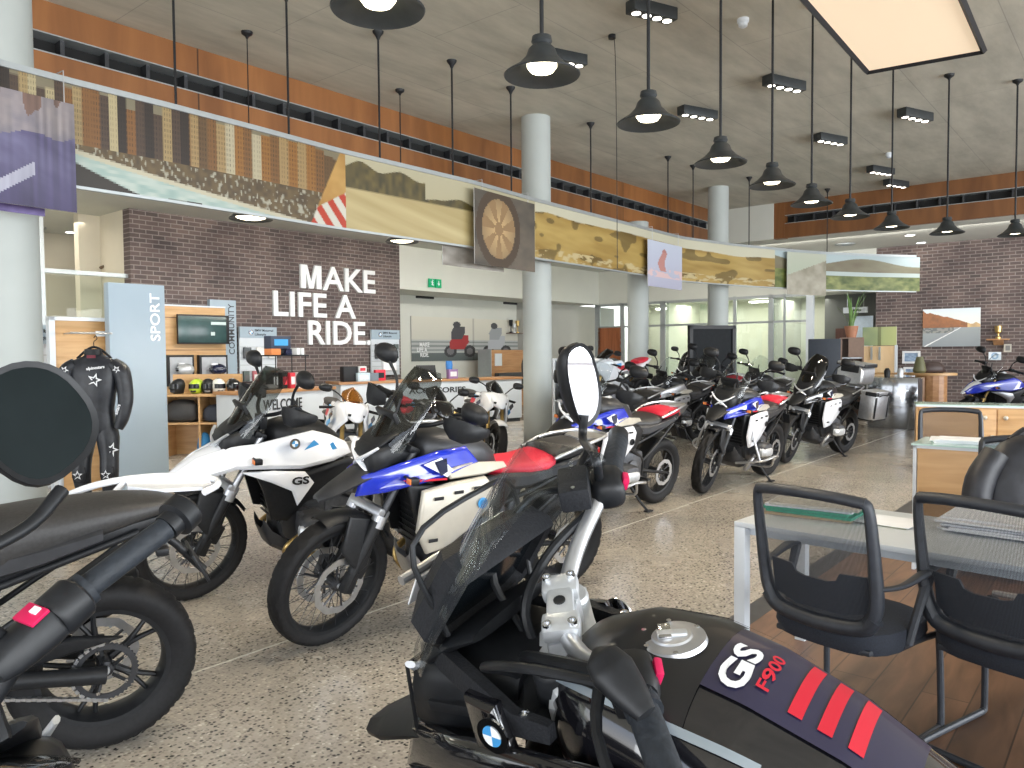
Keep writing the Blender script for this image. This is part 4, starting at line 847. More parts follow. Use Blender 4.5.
def img_track(s, px):
    q = (px-300)/60; r = .15+.35*q*0
    if px < 345:
        edge = .48-(345-px)/60*.55
        if s < edge: return (.72, .13, .05) if int((px*.12+s*6)) % 2 else (.86, .84, .76)
        return lrp((.55, .33, .10), (.86, .62, .28), fbm(px*.06, s*4))
    h = .62+.14*vn(px*.05, 1)+(.20 if px < 425 else -.04)
    if s > h: return lrp((.66, .60, .42), (.74, .70, .54), s)
    if s > .56: return lrp((.16, .14, .07), (.34, .28, .12), vn(px*.3, s*12))
    return lrp((.62, .52, .28), (.86, .76, .50), fbm(px*.02+s*3, s*8+px*.03))
def img_desert(s, px):
    h = .70+.2*fbm(px*.02, 2)
    if s > h: return (.86, .84, .70)
    c_ = lrp((.48, .33, .10), (.84, .68, .32), fbm(px*.035+s*2, s*5))
    if vn(px*.12, s*7) > .68: c_ = mul(c_, .6)
    if s < .2 and fbm(px*.2, s*20) > .55: c_ = (.80, .70, .46)
    return c_
def img_green(s, px):
    h2 = .80+.1*math.sin(px*.06)
    if s > h2: return (.70, .80, .82)
    if s > .52: return lrp((.34, .27, .20), (.50, .50, .36), fbm(px*.05, s*4))
    if s > .40 and px > 800: return (.74, .82, .80)
    return lrp((.10, .17, .04), (.62, .64, .30), fbm(px*.16, s*9))
def ban_col(s, px):
    c_ = img_city(s, px) if px < 310+30*s else img_track(s, px) if px < 535 else img_desert(s, px) if px < 775 else img_green(s, px)
    return tuple(min(.55, q**1.5*.60) for q in c_)
bn = thing('hanging_banner', 'long curved photographic banner ribbon with city, track and desert scenes across the room', 'banner', (0, 0, 0))
NX, NY = 900, 60; pxs = [-40+960*i/NX for i in range(NX+1)]
base = [ban_xy(px) for px in pxs]
for _ in range(60): base = [base[0]]+[(base[i-1]+base[i]*2+base[i+1])/4 for i in range(1, NX)]+[base[-1]]
V = []; Fs = []; cols = []
for j in range(NY+1):
    for i in range(NX+1): V.append(Vector((base[i].x, base[i].y, BT-BH*(1-j/NY))))
for j in range(NY):
    for i in range(NX): a = j*(NX+1)+i; Fs.append((a, a+1, a+NX+2, a+NX+1)); cols.append(tuple(sum(q)/4 for q in zip(*[ban_col((j+dj)/NY, pxs[i]+di) for dj in (.25, .75) for di in (.3, .8)])))
K = len(V); V += [v+Vector((-.012, .012, 0)) for v in V[:K]]
for j in range(NY):
    for i in range(NX): a = K+j*(NX+1)+i; Fs.append((a, a+NX+1, a+NX+2, a+1)); cols.append((.4, .38, .34))
for i in range(NX):
    a = i; Fs.append((a, K+a, K+a+1, a+1)); cols.append((.3, .3, .3)); a = NY*(NX+1)+i; Fs.append((a+1, K+a+1, K+a, a)); cols.append((.5, .52, .55))
me = bpy.data.meshes.new('printed_fabric'); me.from_pydata([tuple(p) for p in V], [], Fs); me.materials.append(print_mat('print_banner', .45))
ca = me.color_attributes.new('Print', 'FLOAT_COLOR', 'CORNER'); buf = []
for f, c_ in zip(Fs, cols): buf += [*c_, 1]*4
ca.data.foreach_set('color', buf); me.update(); o = bpy.data.objects.new('printed_fabric', me); C.objects.link(o); o.parent = bn
b = MB(); 
for zz, hh in ((BT+.02, .045), (BT-BH-.012, .022)):
    b.loft([[p+Vector((0, 0, zz-BT+dz)) + Vector((ox, oy, 0)) for dz, ox, oy in ((-hh/2, .012, -.014), (hh/2, .012, -.014), (hh/2, -.02, .02), (-hh/2, -.02, .02))] for p in base[::8]], lght, closed=True)
b.obj('rail', bn)
# rods that carry the banner, with their canopies on the ceiling
for i, px in enumerate((176, 289, 380, 453, 511.5, 591, 668, 693, 749, 827)):
    p = hz(px, smooth_px(px), BT); b = MB(); top_ = CH if p.dot(A) < UB and p.dot(B) < VB else LC
    b.tube([(p.x, p.y, BT+.04), (p.x, p.y, top_-.03)], .011, blk, 8); b.lathe([(.012, -.09), (.03, -.05), (.055, -.02), (.06, 0)], (p.x, p.y, top_), (0, 0, 1), blk, 16)
    b.obj('hanger_rod', bn)
# small square banners hung in front of the ribbon
def sq(name, px0, y0, px1, y1, dz_, fn, l_, nx=50, ny=50, off=.06):
    p0 = hz(px0, smooth_px(max(px0, -40)), BT); p1 = hz(px1, smooth_px(px1), BT); xd = (p1-p0); xd.z = 0; nd = xd.normalized().cross(Vector((0, 0, 1))); d0 = (p0+p1)/2
    def at(px, py):
        r = ray(px, py); pl = p0+nd*off; t = (pl.x*nd.x+pl.y*nd.y)/(r.x*nd.x+r.y*nd.y); return Vector((r.x*t, r.y*t, r.z*t+CZ))
    a = at(px0, y1); c_ = at(px1, y1); tz = at((px0+px1)/2, y0).z; bz = at((px0+px1)/2, y1).z
    wdt = (Vector((c_.x, c_.y, 0))-Vector((a.x, a.y, 0))).length
    t = thing(name, l_, 'banner', (a.x, a.y, bz)); 
    o = picture('printed_panel', wdt, tz-bz, nx, ny, fn, (0, 0, 0), xd, parent=t, thick=.01)
    for q in (.12, .88):
        b = MB(); b.tube([xd.normalized()*wdt*q+Vector((0, 0, tz-bz)), xd.normalized()*wdt*q+Vector((0, 0, max(tz-bz, BT+.05-bz))), xd.normalized()*wdt*q+Vector((0, 0, max(tz-bz, BT+.05-bz)))-nd*(off+.02)], .004, sil, 6); b.obj('hook', t)
def f_purple(s, t): return mul(f_purple0(s, t), .6+.5*vn(s*22, t*1.5))
def f_purple0(s, t):
    if t > .55+.15*vn(s*5, 2): return lrp((.13, .12, .16), (.30, .26, .25), fbm(s*6, t*8)) if vn(s*9, t*3) > .35 else (.15, .09, .07)
    if t < .5 and abs(s*.5+.1-t) < .06 and s < .5: return (.34, .34, .42)
    return lrp((.03, .02, .08), (.16, .15, .26), t*1.6*fbm(s*3+t*4, t*5)+.1)
def f_wheel(s, t):
    x, y = (s-.38)/.36, (t-.52)/.55; r = math.hypot(x, y)
    if .74 < r < 1.0: return (.06, .04, .025)
    if r < .74:
        if r < .18 or (math.floor(math.atan2(y, x)/PI*7) % 2 == 0 and r > .2): return (.24, .15, .07)
        return lrp((.50, .34, .16), (.16, .11, .06), r)
    return lrp((.04, .04, .035), (.15, .12, .09), fbm(s*4, t*5))
def f_figure(s, t):
    d = abs(s-(.44+.06*math.sin(t*9)))
    if .35 < t < .78 and d < .10-.10*abs(t-.5): return (.42, .20, .18)
    if (s-.46)**2+(t-.80)**2 < .003: return (.35, .16, .14)
    if .22 < t < .42 and fbm(s*6, t*10) > .45: return (.58, .42, .42)
    return lrp((.36, .36, .46), (.46, .50, .60), t)
def f_rock(s, t): return lrp((.16, .15, .10), (.42, .39, .32), fbm(s*5+2, t*5)) if t < .45+.4*s else lrp((.30, .36, .26), (.40, .42, .34), t)
sq('square_banner', -8, 95, 77, 207, 0, f_purple, 'purple and grey motion-blur banner square hung at the left end of the ribbon', 60, 60, .10)
sq('square_banner', 475, 196, 535, 268, 0, f_wheel, 'banner square with a brown spoked wheel picture hung left of the middle column', 60, 60, .10)
sq('square_banner', 443, 247, 504, 268.5, 0, lambda s, t: lrp((.14, .12, .10), (.40, .38, .34), fbm(s*6, t*3)), 'low dark strip banner hung behind and below the brown wheel picture', 40, 20, -.12)
sq('square_banner', 648, 243, 682, 288, 0, f_figure, 'pale lilac banner square with a lone figure hung over the desert scene', 40, 50, .10)
sq('square_banner', 787, 253, 826, 295, 0, f_rock, 'banner square with pale rocks hung where the forest scene begins', 40, 40, .10)
sq('square_banner', -8, 200, 45, 213, 0, lambda s, t: lrp((.05, .03, .12), (.16, .12, .30), fbm(s*5, t*2)), 'dark violet strip banner below the purple square at the left edge', 30, 8, -.10)
# ------------------------------------------------------------------ pendant lamps
def pendant(loc, D, zt, label, group, big=0):
    t = thing('pendant_lamp', label, 'pendant lamp', loc, 0, group); k_ = D/.40
    b = MB(); pr = [(.018, .20), (.05, .195), (.055, .17), (.045, .155), (.07, .13), (.085, .09), (.13, .045), (.19, .008), (.20, 0), (.196, -.006), (.186, .004), (.125, .036), (.08, .075), (.0, .09)]
    if big: pr = [(.03, .12), (.06, .11), (.10, .08), (.17, .035), (.2, .004), (.2, -.004), (.19, .0), (.15, .02), (0, .03)]
    b.lathe([(r*k_, h*k_) for r, h in pr], (0, 0, 0), (0, 0, 1), mat('dark_pendant_metal', (.035, .04, .043), .42, .3, noise=.15), 40); b.obj('lamp_shade', t, 40)
    b = MB(); b.lathe([(0, -.0), (.03, .0), (.06, .006), (.078, .03), (.078, .05), (0, .05)] if not big else [(0, -.012), (.10, -.012), (.135, .0), (.135, .015), (0, .015)], (0, 0, .012*k_), (0, 0, 1), mat('warm_lamp_glow', (1, .90, .66), .5, emit=6 if not big else 5, noise=0), 28).xf(Matrix.Scale(k_, 4)); b.obj('diffuser', t)
    b = MB(); L = zt-loc[2]
    b.tube([(0, 0, .19*k_ if not big else .11*k_), (0, 0, L-.03)], .011 if not big else .006, blk, 8); b.obj('rod', t)
    b = MB(); b.lathe([(.012, -.07), (.02, -.05), (.055, -.025), (.06, 0)], (0, 0, L), (0, 0, 1), blk, 20); b.obj('canopy', t)
    l = bpy.data.lights.new('pendant_bulb', 'SPOT'); l.energy = 55 if not big else 130; l.color = (1, .86, .66); l.spot_size = 2.3; l.spot_blend = .6; l.shadow_soft_size = .07
    lo = bpy.data.objects.new('pendant_bulb', l); C.objects.link(lo); lo.parent = t; lo.location = (0, 0, -.03)
names = ['pendant nearest the camera, shade cut by the top edge', 'second pendant of the curved row, spotlight box right behind its shade', 'third pendant of the curved row, right of the middle column', 'fourth pendant of the curved row, left of the far right columns', 'fifth pendant of the curved row', 'sixth pendant of the curved row, rod left of the light panel', 'seventh pendant of the curved row, rod at the light panel corner', 'eighth pendant of the curved row, rod below the light panel middle', 'second pendant from the right edge, canopy right of the light panel', 'rightmost pendant, at the right edge of the photo']
for i, (px, py) in enumerate(((378, 9), (542, 75), (648.5, 123), (720.5, 163), (772, 185.5), (811.5, 204), (850, 217), (891.5, 228), (947, 233), (1015, 235))):
    yh = 353.3-.0085*(px-512); d = 1.47*F/(yh-py) if i else 3.32; p = hd(px, py, d); pendant((p.x, p.y, p.z), .40, CH, ('black cone '+names[i]), 'black cone pendants in the curved row')
for px, py, yc, D, l_ in ((251, 219, 38, .45, 'shallow dish pendant glowing below the banner over the left end of the brick wall'), (402, 242, 94, .43, 'shallow dish pendant glowing below the banner at the right end of the brick wall')):
    d = 2626/(353.3-.0085*(px-512)-yc); p = hd(px, py, d); pendant((p.x, p.y, p.z), D, CH, l_, 'shallow dish pendants behind the banner', 1)
# spotlight boxes on the ceiling
TD = Vector((.88, .47, 0)).normalized()
for px0, y0, px1, y1, l_ in ((551, 47, 580, 70, 'behind the second pendant shade'), (631, 0, 672, 24, 'cut by the top edge of the photo'), (680, 108, 715, 122, 'left of the fourth pendant rod'), (765, 76, 803, 94, 'crossed by the fifth pendant rod'), (814, 136, 847, 147, 'left of the sixth and seventh pendant rods'), (896, 110, 934, 124, 'just below the light panel corner'), (864, 169, 897, 177, 'left one of the far pair'), (881, 181, 911, 190, 'right one of the far pair')):
    p0 = hz(px0, (y0*.45+y1*.55)-2, CH-.12); p1 = hz(px1, y1-1, CH-.12); c_ = (p0+p1)/2; L = min(.62, max(.38, (p1-p0).length))
    t = thing('spotlight_box', 'long black ceiling box with four spotlights, '+l_, 'ceiling light', (c_.x, c_.y, CH), math.atan2(TD.y, TD.x), 'black four-lamp boxes on the concrete ceiling')
    b = MB(); b.box((0, 0, -.06), (L, .15, .12), mat('dark_pendant_metal', (0, 0, 0)), None, .008); b.obj('housing', t)
    for q in range(4):
        b = MB(); b.lathe([(.045, -.121), (.045, -.124), (0, -.122)], (L*(-.36+.24*q), 0, 0), (0, 0, 1), mat('spot_glow', (1, .95, .84), .5, emit=5, noise=0), 16); b.obj('spotlight', t)
# light panel
P0 = hz(867, 72, 4.35); P1 = hz(984, 51, 4.35); wd_ = (P1-P0).length; ex = (P1-P0).normalized(); ey = Vector((0, 0, 1)).cross(ex)
if ey.y > 0: ey = -ey
ey = ((hz(807, 0, 4.35)-P0).normalized()+(hz(960, 0, 4.35)-P1).normalized()).normalized()
t = thing('light_panel', 'large rectangular cream light panel with a thin black frame at the top right', 'ceiling light', P0)
b = MB(); LL = 3.2
for a, c_ in ((Vector(), ex*wd_), (ex*wd_, ex*wd_+ey*LL), (ex*wd_+ey*LL, ey*LL), (ey*LL, Vector())):
    b.tube([a, c_], .028, blk, 4)
b.obj('frame', t)
b = MB(); b.add([ex*.0, ex*wd_, ex*wd_+ey*LL, ey*LL]+[v+Vector((0, 0, .05)) for v in (ex*.0, ex*wd_, ex*wd_+ey*LL, ey*LL)], [(0, 1, 2, 3), (7, 6, 5, 4), (0, 4, 5, 1), (1, 5, 6, 2), (2, 6, 7, 3), (3, 7, 4, 0)], mat('cream_light_fabric', (.62, .50, .36), .6, emit=.75, noise=.04, scale=.6)); b.obj('diffuser', t)
b = MB()
for a in (ex*.15+ey*.2, ex*(wd_-.15)+ey*.2, ex*.15+ey*(LL-.2), ex*(wd_-.15)+ey*(LL-.2)): b.tube([a+Vector((0, 0, .05)), a+Vector((0, 0, CH-4.35))], .003, sil, 6)
b.obj('suspension_wire', t)
# small ceiling sensors and one loose cable
for px, py, l_ in ((743, 22, 'white dome sensor on the ceiling right of the fourth pendant rod'), (889, 156, 'small cream sensor on the ceiling above the far pair of spotlight boxes')):
    p = hz(px, py-3, CH); b = MB(); b.lathe([(.06, 0), (.06, -.03), (.045, -.05), (.045, -.075), (.02, -.09), (0, -.09)], (0, 0, 0), (0, 0, 1), wlam, 24); tag(b.obj('ceiling_sensor', loc=(p.x, p.y, CH)), l_, 'sensor')
p = hz(612, 35, CH); b = MB(); b.lathe([(.04, 0), (.04, -.04), (0, -.04)], (0, 0, 0), (0, 0, 1), blk, 16); b.tube([(0, 0, -.02), (.03, .0, -.12), (.045, 0, -1.0), (.05, 0, -2.5)], .004, blk, 6, smooth=6); tag(b.obj('hanging_cable', loc=(p.x, p.y, CH)), 'thin black cable hanging from the ceiling left of the third pendant', 'cable')
# ------------------------------------------------------------------ wall lettering
lt = {'M': 'line', }
def wall_word(chars, px0, px1, ytop, ybot, line):
    pxs_ = (px0, px1); ua, zb = hv(px0, ybot, VW); ub = hv(px1, ybot, VW)[0]; h = .50
    V, Fs = text_geo(chars, h, .05, .012, .92, 1.02); x0 = min(p.x for p in V); x1 = max(p.x for p in V); k_ = (ub-ua)/(x1-x0)
    # lay out letter by letter
    x = 0; adv = []
    for i in range(len(chars)):
        Vp, _ = text_geo(chars[:i+1], h, .05, .012, .92, 1.02); adv.append(max(p.x for p in Vp) if Vp else 0)
    for i, ch in enumerate(chars):
        if ch == ' ': continue
        Vc, Fc = text_geo(ch, h, .05, .012, .92); cx1 = max(p.x for p in Vc)
        if ch == 'M':
            mx0 = min(p.x for p in Vc); w_ = cx1-mx0; t_ = .11; Pm = [(0, 0), (t_, 0), (t_, h*.66), (w_/2-.05, 0), (w_/2+.05, 0), (w_-t_, h*.66), (w_-t_, 0), (w_, 0), (w_, h), (w_-t_*1.25, h), (w_/2, h*.30), (t_*1.25, h), (0, h)]
            n_ = len(Pm); Vc = [Vector((mx0+x, y, z)) for z in (-.025, .025) for x, y in Pm]; Fc = [tuple(range(n_)), tuple(range(2*n_-1, n_-1, -1))]+[(q, (q+1) % n_, n_+(q+1) % n_, n_+q) for q in range(n_)]
        b = MB(); b.add([Vector(((p.x-cx1+adv[i]-x0)*k_+ua, VW-.03+p.z, zb+p.y)) for p in Vc], Fc, mat('white_letter_foam', (.80, .82, .84), .5, noise=.02))
        nm = {'.': 'full stop'}.get(ch, 'letter '+ch)
        if chars == 'LIFE A' and i == 5: where = 'alone at the right of the middle line'
        elif chars == 'MAKE': where = {0: 'that starts the top line', 1: 'second in the top line', 2: 'third in the top line', 3: 'that ends the top line'}[i]
        elif chars == 'LIFE A': where = ('that starts the middle line', 'second in the middle line', 'third in the middle line', 'fourth in the middle line')[i]
        else: where = ('that starts the bottom line', 'second in the bottom line', 'third in the bottom line', 'fourth in the bottom line', 'that ends the bottom line')[i]
        tag(b.obj('wall_letter', rotz=TH, sharp=5), 'raised white '+nm+' '+where+' on the brick wall', 'wall letter', 'raised white letters on the brick wall')
wall_word('MAKE', 299.5, 374, 264, 288, 0); wall_word('LIFE A', 272.5, 354.5, 291, 315.3, 1); wall_word('RIDE.', 307.5, 369.5, 322, 344, 2)
# ------------------------------------------------------------------ helpers for boxes standing in the room
def board(name, lbl, cat, px0, px1, v, z0, z1, m, th=.05, group=None, ytop=None, bev=.006):
    ua, _ = hv(px0, 350, v); ub, _ = hv(px1, 350, v)
    if ytop is not None: z1 = hv((px0+px1)/2, ytop, v)[1]
    b = MB(); b.box(((ua+ub)/2, v+th/2, (z0+z1)/2), (ub-ua, th, z1-z0), m, None, bev); o = b.obj(name, rotz=TH); tag(o, lbl, cat, group); return o, ua, ub, z1
def child(b, name, par):   # par is rotated by TH already, geometry in room axes
    return b.obj(name, par)
# SPORT panel
vS = (hz(140, 488)).dot(B)
o, ua, ub, z1 = board('signboard', 'tall pale grey display panel reading SPORT beside the black leather suit', 'display panel', 110, 166, vS, 0, 2.4, pnlw, .12, None, 284)
b = MB(); text_on(b, 'SPORT', .11, whp, (ub-.07, vS-.004, z1-.66), (0, 0, 1), (-1, 0, 0), .008, .002, width=.56); child(b, 'lettering', o)
# wooden partition left of it
vP = vS+.25
o, ua, ub, z1 = board('wooden_partition', 'orange wood partition with white frame behind the black leather suit', 'partition', 55, 110, vP, 0, 2.1, oak, .05, None, 321)
b = MB(); b.span((ua-.06, vP-.02, 0), (ua+.0, vP+.07, z1+.04), wlam); b.span((ua-.06, vP-.02, z1), (ub, vP+.07, z1+.04), wlam); child(b, 'frame', o)
b = MB(); zr = hv(80, 333, vP-.3)[1]; b.tube([(ua+.05, vP-.3, zr), (ub-.1, vP-.3, zr)], .012, sil, 8); b.tube([(ua+.1, vP-.3, zr), (ua+.1, vP, zr)], .01, sil, 8); b.box(((ua+ub)/2+.25, vP-.1, zr+.0), (.3, .012, .06), wlam); child(b, 'hanging_rail', o)
b = MB(); b.tube([hd(59, 440, 7.3), hd(61, 515, 7.3)*1.0], .016, wlam, 8); 
p0 = hd(60, 440, 7.2); b = MB(); b.tube([(0, 0, .02), (0, 0, 1.2)], .02, wlam, 10); b.lathe([(.0, 0), (.16, 0), (.16, .02), (0, .02)], (0, 0, 0), (0, 0, 1), wlam, 24); tag(b.obj('stand_pole', loc=(p0.x, p0.y, 0)), 'thin white upright stand pole between the left column and the leather suit', 'stand')
# leather suit
def suit(px, ytop, ybot, d):
    H_ = 1.62; p = hd(px, ytop, d); zt = p.z; t = thing('leather_suit', 'black one-piece leather racing suit with white star marks hanging by the SPORT panel', 'racing suit', (p.x, p.y, zt), 0)
    t.rotation_euler = (0, 0, .1)
    sb = mat('black_suit_leather', (.018, .020, .026), .42, noise=.3, scale=18, bump=.6)
    b = MB()
    def R(x, y, z, hw, hh): return [Vector((x+q.y, y+q.z, z)) for q in ring_at(0, 0, hw, hh, 2.5, 20)]
    b.loft([R(0, 0, -.05, .06, .05), R(0, 0, -.09, .10, .06), R(0, 0, -.13, .20, .08), R(0, 0, -.22, .215, .10), R(0, 0, -.36, .205, .12), R(0, 0, -.52, .18, .11), R(0, 0, -.62, .165, .10), R(0, 0, -.72, .18, .11), R(0, 0, -.80, .19, .12), R(0, 0, -.84, .17, .11)], sb)
    for sd in (1, -1):
        b.tube([(sd*.17, 0, -.17), (sd*.25, -.01, -.24), (sd*.285, -.02, -.40), (sd*.295, -.04, -.54), (sd*.27, -.06, -.70), (sd*.235, -.07, -.80)], [.07, .082, .075, .07, .06, .042], sb, 16, smooth=4)
        b.tube([(sd*.09, 0, -.76), (sd*.11, -.01, -.90), (sd*.125, -.03, -1.08), (sd*.13, -.05, -1.22), (sd*.125, -.03, -1.38), (sd*.115, .0, -1.56), (sd*.11, 0, -1.64)], [.10, .105, .085, .085, .072, .06, .055], sb, 16, smooth=4)
    o = b.obj('suit_body', t, 60)
    b = MB()
    for sd in (1, -1):
        b.loft([[Vector((sd*.13+q.y, -.075+q.z*.5-.02, z)) for q in ring_at(0, 0, w_, .05, 2.6, 16)] for z, w_ in ((-1.14, .04), (-1.17, .065), (-1.26, .07), (-1.32, .05))], blkt)
    b.obj('knee_slider', t)
    def star(b, c, r, m=whp, rot=0, nrm=-1):
        P_ = []
        for i in range(10): a = PI/2+rot+i*PI/5; rr = r if i % 2 == 0 else r*.42; P_.append((math.cos(a)*rr, math.sin(a)*rr))
        Q = [(x*.55, z*.55) for x, z in P_]; c = Vector(c); n = 10
        V = [c+Vector((x, 0, z)) for x, z in P_]+[c+Vector((x, 0, z)) for x, z in Q]
        b.add(V, [(i, (i+1) % n, n+(i+1) % n, n+i) for i in range(n) if i not in (3,)], m)
    b = MB(); star(b, (.05, -.132, -.32), .07, rot=-.3); text_on(b, 'alpinestars', .028, whp, (-.03, -.115, -.225), (1, 0, .12), (0, 0, 1), .003, .001, width=.17)
    star(b, (.24, -.095, -.22), .04, rot=.5); star(b, (-.24, -.095, -.22), .04, rot=-.5); star(b, (-.13, -.140, -1.24), .05); star(b, (.13, -.140, -1.24), .05)
    star(b, (.175, -.105, -1.0), .075, rot=.9); star(b, (-.175, -.105, -1.0), .075, rot=-.9); text_on(b, 'astars', .03, whp, (.245, -.118, -.66), (.35, 0, 1), (-1, 0, .35), .003, .001)
    b.obj('logo_patch', t)
    b = MB(); b.tube([(0, 0, .09), (.02, 0, .11), (.03, 0, .08), (0, 0, .05), (0, 0, 0)], .004, blk, 6, smooth=4); b.tube([(-.16, 0, -.11), (-.07, 0, -.03), (0, 0, 0), (.07, 0, -.03), (.16, 0, -.11)], .012, blk, 8, smooth=3); b.obj('hanger', t)
    b = MB(); b.loft([[Vector((q.y, q.z-.02, z)) for q in ring_at(0, 0, w_, h_, 2.4, 20)] for z, w_, h_ in ((-.07, .085, .065), (-.02, .075, .06), (-.022, .07, .055), (-.08, .08, .06))], blk); b.box((0, -.07, -.09), (.08, .006, .035), mat('dark_red_label', (.16, .015, .03), .6)); b.obj('collar', t)
suit(94, 347, 510, 7.55)
# ------------------------------------------------------------------ wall units on the left brick wall
vB = VW-.30
o, ua, ub, z1 = board('wall_unit', 'oak wall unit with television and framed helmets between SPORT panel and COMMUNITY panel', 'wall unit', 160, 226, vB, 0, 2.4, oak, .15, None, 307)
b = MB(); b.span((ua, vB-.02, z1), (ub, vB+.2, z1+.03), wlam); 
for z in (hv(190, 318, vB)[1], hv(190, 350, vB)[1]): b.span((ua, vB-.006, z-.006), (ub, vB, z+.006), dkwd)
child(b, 'trim_line', o)
def flat_on_v(b, px0, py0, px1, py1, v, th, m, bev=.004):
    ua, za = hv(px0, py1, v); ub, _ = hv(px1, py1, v); zb = hv((px0+px1)/2, py0, v)[1]; za = hv((px0+px1)/2, py1, v)[1]
    b.box(((ua+ub)/2, v-th/2, (za+zb)/2), (ub-ua, th, zb-za), m, None, bev); return ua, ub, za, zb
b = MB(); ua, ub, za, zb = flat_on_v(b, 177, 315, 228, 344, vB-.10, .06, blk); tv = tag(b.obj('television', rotz=TH), 'wall television with dark green screen above the framed helmets', 'television')
b = MB(); flat_on_v(b, 178.5, 316.5, 226.5, 342.5, vB-.161, .004, mat('dark_green_screen', (.035, .075, .075), .2, noise=.3, scale=3)); flat_on_v(b, 211, 322, 226, 325, vB-.166, .002, mat('screen_white', (.5, .6, .6), .4)); flat_on_v(b, 211, 332, 215, 335.5, vB-.166, .002, mat('screen_white', (.5, .6, .6), .4)); b.obj('screen', tv)
b = MB(); b.span(((ua+ub)/2-.1, vB-.12, (za+zb)/2-.1), ((ua+ub)/2+.1, vB, (za+zb)/2+.1), blk); b.obj('bracket', tv)
def helmet(px, py, d, r, m, m2, lbl, yaw=0, grp_=None):
    p = hd(px, py, d); t = thing('helmet', lbl, 'helmet', (p.x, p.y, p.z), yaw, grp_)
    b = MB()
    def R(z, rx, ry, ox): return [Vector((ox+rx*math.cos(a), ry*math.sin(a), z)) for a in [2*PI*i/22 for i in range(22)]]
    b.loft([R(-r*.95, r*.62, r*.55, -.02), R(-r*.8, r*.82, r*.68, 0), R(-r*.4, r*1.0, r*.80, .01), R(0, r*1.05, r*.86, 0), R(r*.4, r*.98, r*.80, -.01), R(r*.72, r*.74, r*.62, -.02), R(r*.92, r*.40, r*.34, -.03), R(r*.98, r*.08, r*.06, -.03)], m); b.obj('shell', t, 60)
    b = MB(); K_ = [(-.9+1.8*i/12) for i in range(13)]
    b.loft([[Vector((r*1.07*math.cos(a*1.0)+.004, r*.88*math.sin(a*1.0), z)) for z in (-r*.28, 0, r*.32)] for a in K_], scrn, caps=False, closed=False); b.obj('visor', t, 60)
    b = MB(); b.box((-r*.3, 0, r*.93), (r*.6, r*.3, r*.12), m2, None, .01); b.box((r*.9, 0, -r*.62), (r*.2, r*.7, r*.3), m2, None, .012); b.obj('air_vent', t)
    return t
for i, (x0, x1, hm, l_) in enumerate(((165.5, 192, cast, 'silver'), (197.5, 225.5, navy, 'navy and white'))):
    b = MB(); ua, ub, za, zb = flat_on_v(b, x0, 355, x1, 386, vB-.01, .10, blk); f_ = tag(b.obj('display_case', rotz=TH), 'square dark-framed wall case with grey back holding the %s helmet' % l_, 'display case')
    b = MB(); b.box(((ua+ub)/2, vB-.115, (za+zb)/2), (ub-ua-.08, .01, zb-za-.08), mat('case_grey', (.42, .44, .47), .6), None); b.obj('back_panel', f_)
    pc = uv((ua+ub)/2, vB-.26, (za+zb)/2+.02); t = thing('helmet', 'small %s helmet mounted in the wall case, %s' % (l_, ('left one', 'right one')[i]), 'helmet', pc, TH+2.6)
    b = MB(); b.sphere((0, 0, 0), .13, hm, 20, 12, (1.15, .85, .85)); b.obj('shell', t, 60); b = MB(); b.box((.06, 0, .10), (.12, .12, .04), whp if i else sil, None, .02); b.box((.13, 0, .0), (.06, .16, .07), scrn, None, .02); b.obj('visor', t)
# COMMUNITY panel
o, ua, ub, z1 = board('signboard', 'tall narrow white display panel with vertical COMMUNITY lettering beside the television', 'display panel', 211, 237, VW-.12, 0, 2.4, pnlw, .10, None, 300)
b = MB(); text_on(b, 'COMMUNITY', .12, dgm, (ub-.05, VW-.124, z1-1.05), (0, 0, 1), (-1, 0, 0), .004, .001, width=.98); child(b, 'lettering', o)
# slatwalls with a header reading as in the photo
def slatwall(px0, px1, ytop, ybot, v, lbl, items=True):
    ua, zt = hv(px0, ytop, v); ub, _ = hv(px1, ytop, v); zt = hv((px0+px1)/2, ytop, v)[1]; zb = hv((px0+px1)/2, ybot, v)[1]
    b = MB(); b.span((ua, v, zb), (ub, v+.04, zt), wlam)
    for i in range(int((zt-.25-zb)/.12)): b.span((ua+.01, v-.004, zb+.08+i*.12), (ub-.01, v+.001, zb+.09+i*.12), lght)
    t = tag(b.obj('slatwall', rotz=TH), lbl, 'display board')
    b = MB(); b.span((ua, v-.02, zt-.22), (ub, v, zt), pnlw); w_ = ub-ua
    roundel(b, (ua+w_*.30, v-.021, zt-.11), .055, (1, 0, 0), (0, 0, 1)); text_on(b, 'BMW Motorrad', .045, blk, (ua+w_*.40, v-.022, zt-.09), (1, 0, 0), (0, 0, 1), .002, .001, width=w_*.5); text_on(b, 'Lifestyle', .045, blk, (ua+w_*.40, v-.022, zt-.17), (1, 0, 0), (0, 0, 1), .002, .001, width=w_*.3)
    b.obj('header', t)
    return ua, ub, zb, zt
def hung(name, cat, ua, ub, v, zc, cols, grp_, lbls, w_=.10, h_=.16, frm=0):
    n = len(cols)
    for i, (cc, l_) in enumerate(zip(cols, lbls)):
        x = ua+(ub-ua)*(i+.5)/n; b = MB(); b.box((0, 0, 0), (w_, .05, h_), mat('pack_%s' % l_.split(' ')[0], cc, .5), None, .008); b.box((0, -.028, -h_*.1), (w_*.7, .006, h_*.5), mat('pack_card_%d' % (i % 3), ((.1, .1, .1), (.7, .7, .68), (.3, .32, .34))[i % 3], .5)); b.tube([(0, .03, h_*.6), (0, -.03, h_*.6)], .004, sil, 6); b.box((0, 0, h_*.55), (w_*.4, .004, h_*.2), wlam)
        p = uv(x, v-.05, zc); tag(b.obj(name, loc=p, rotz=TH), l_, cat, grp_)
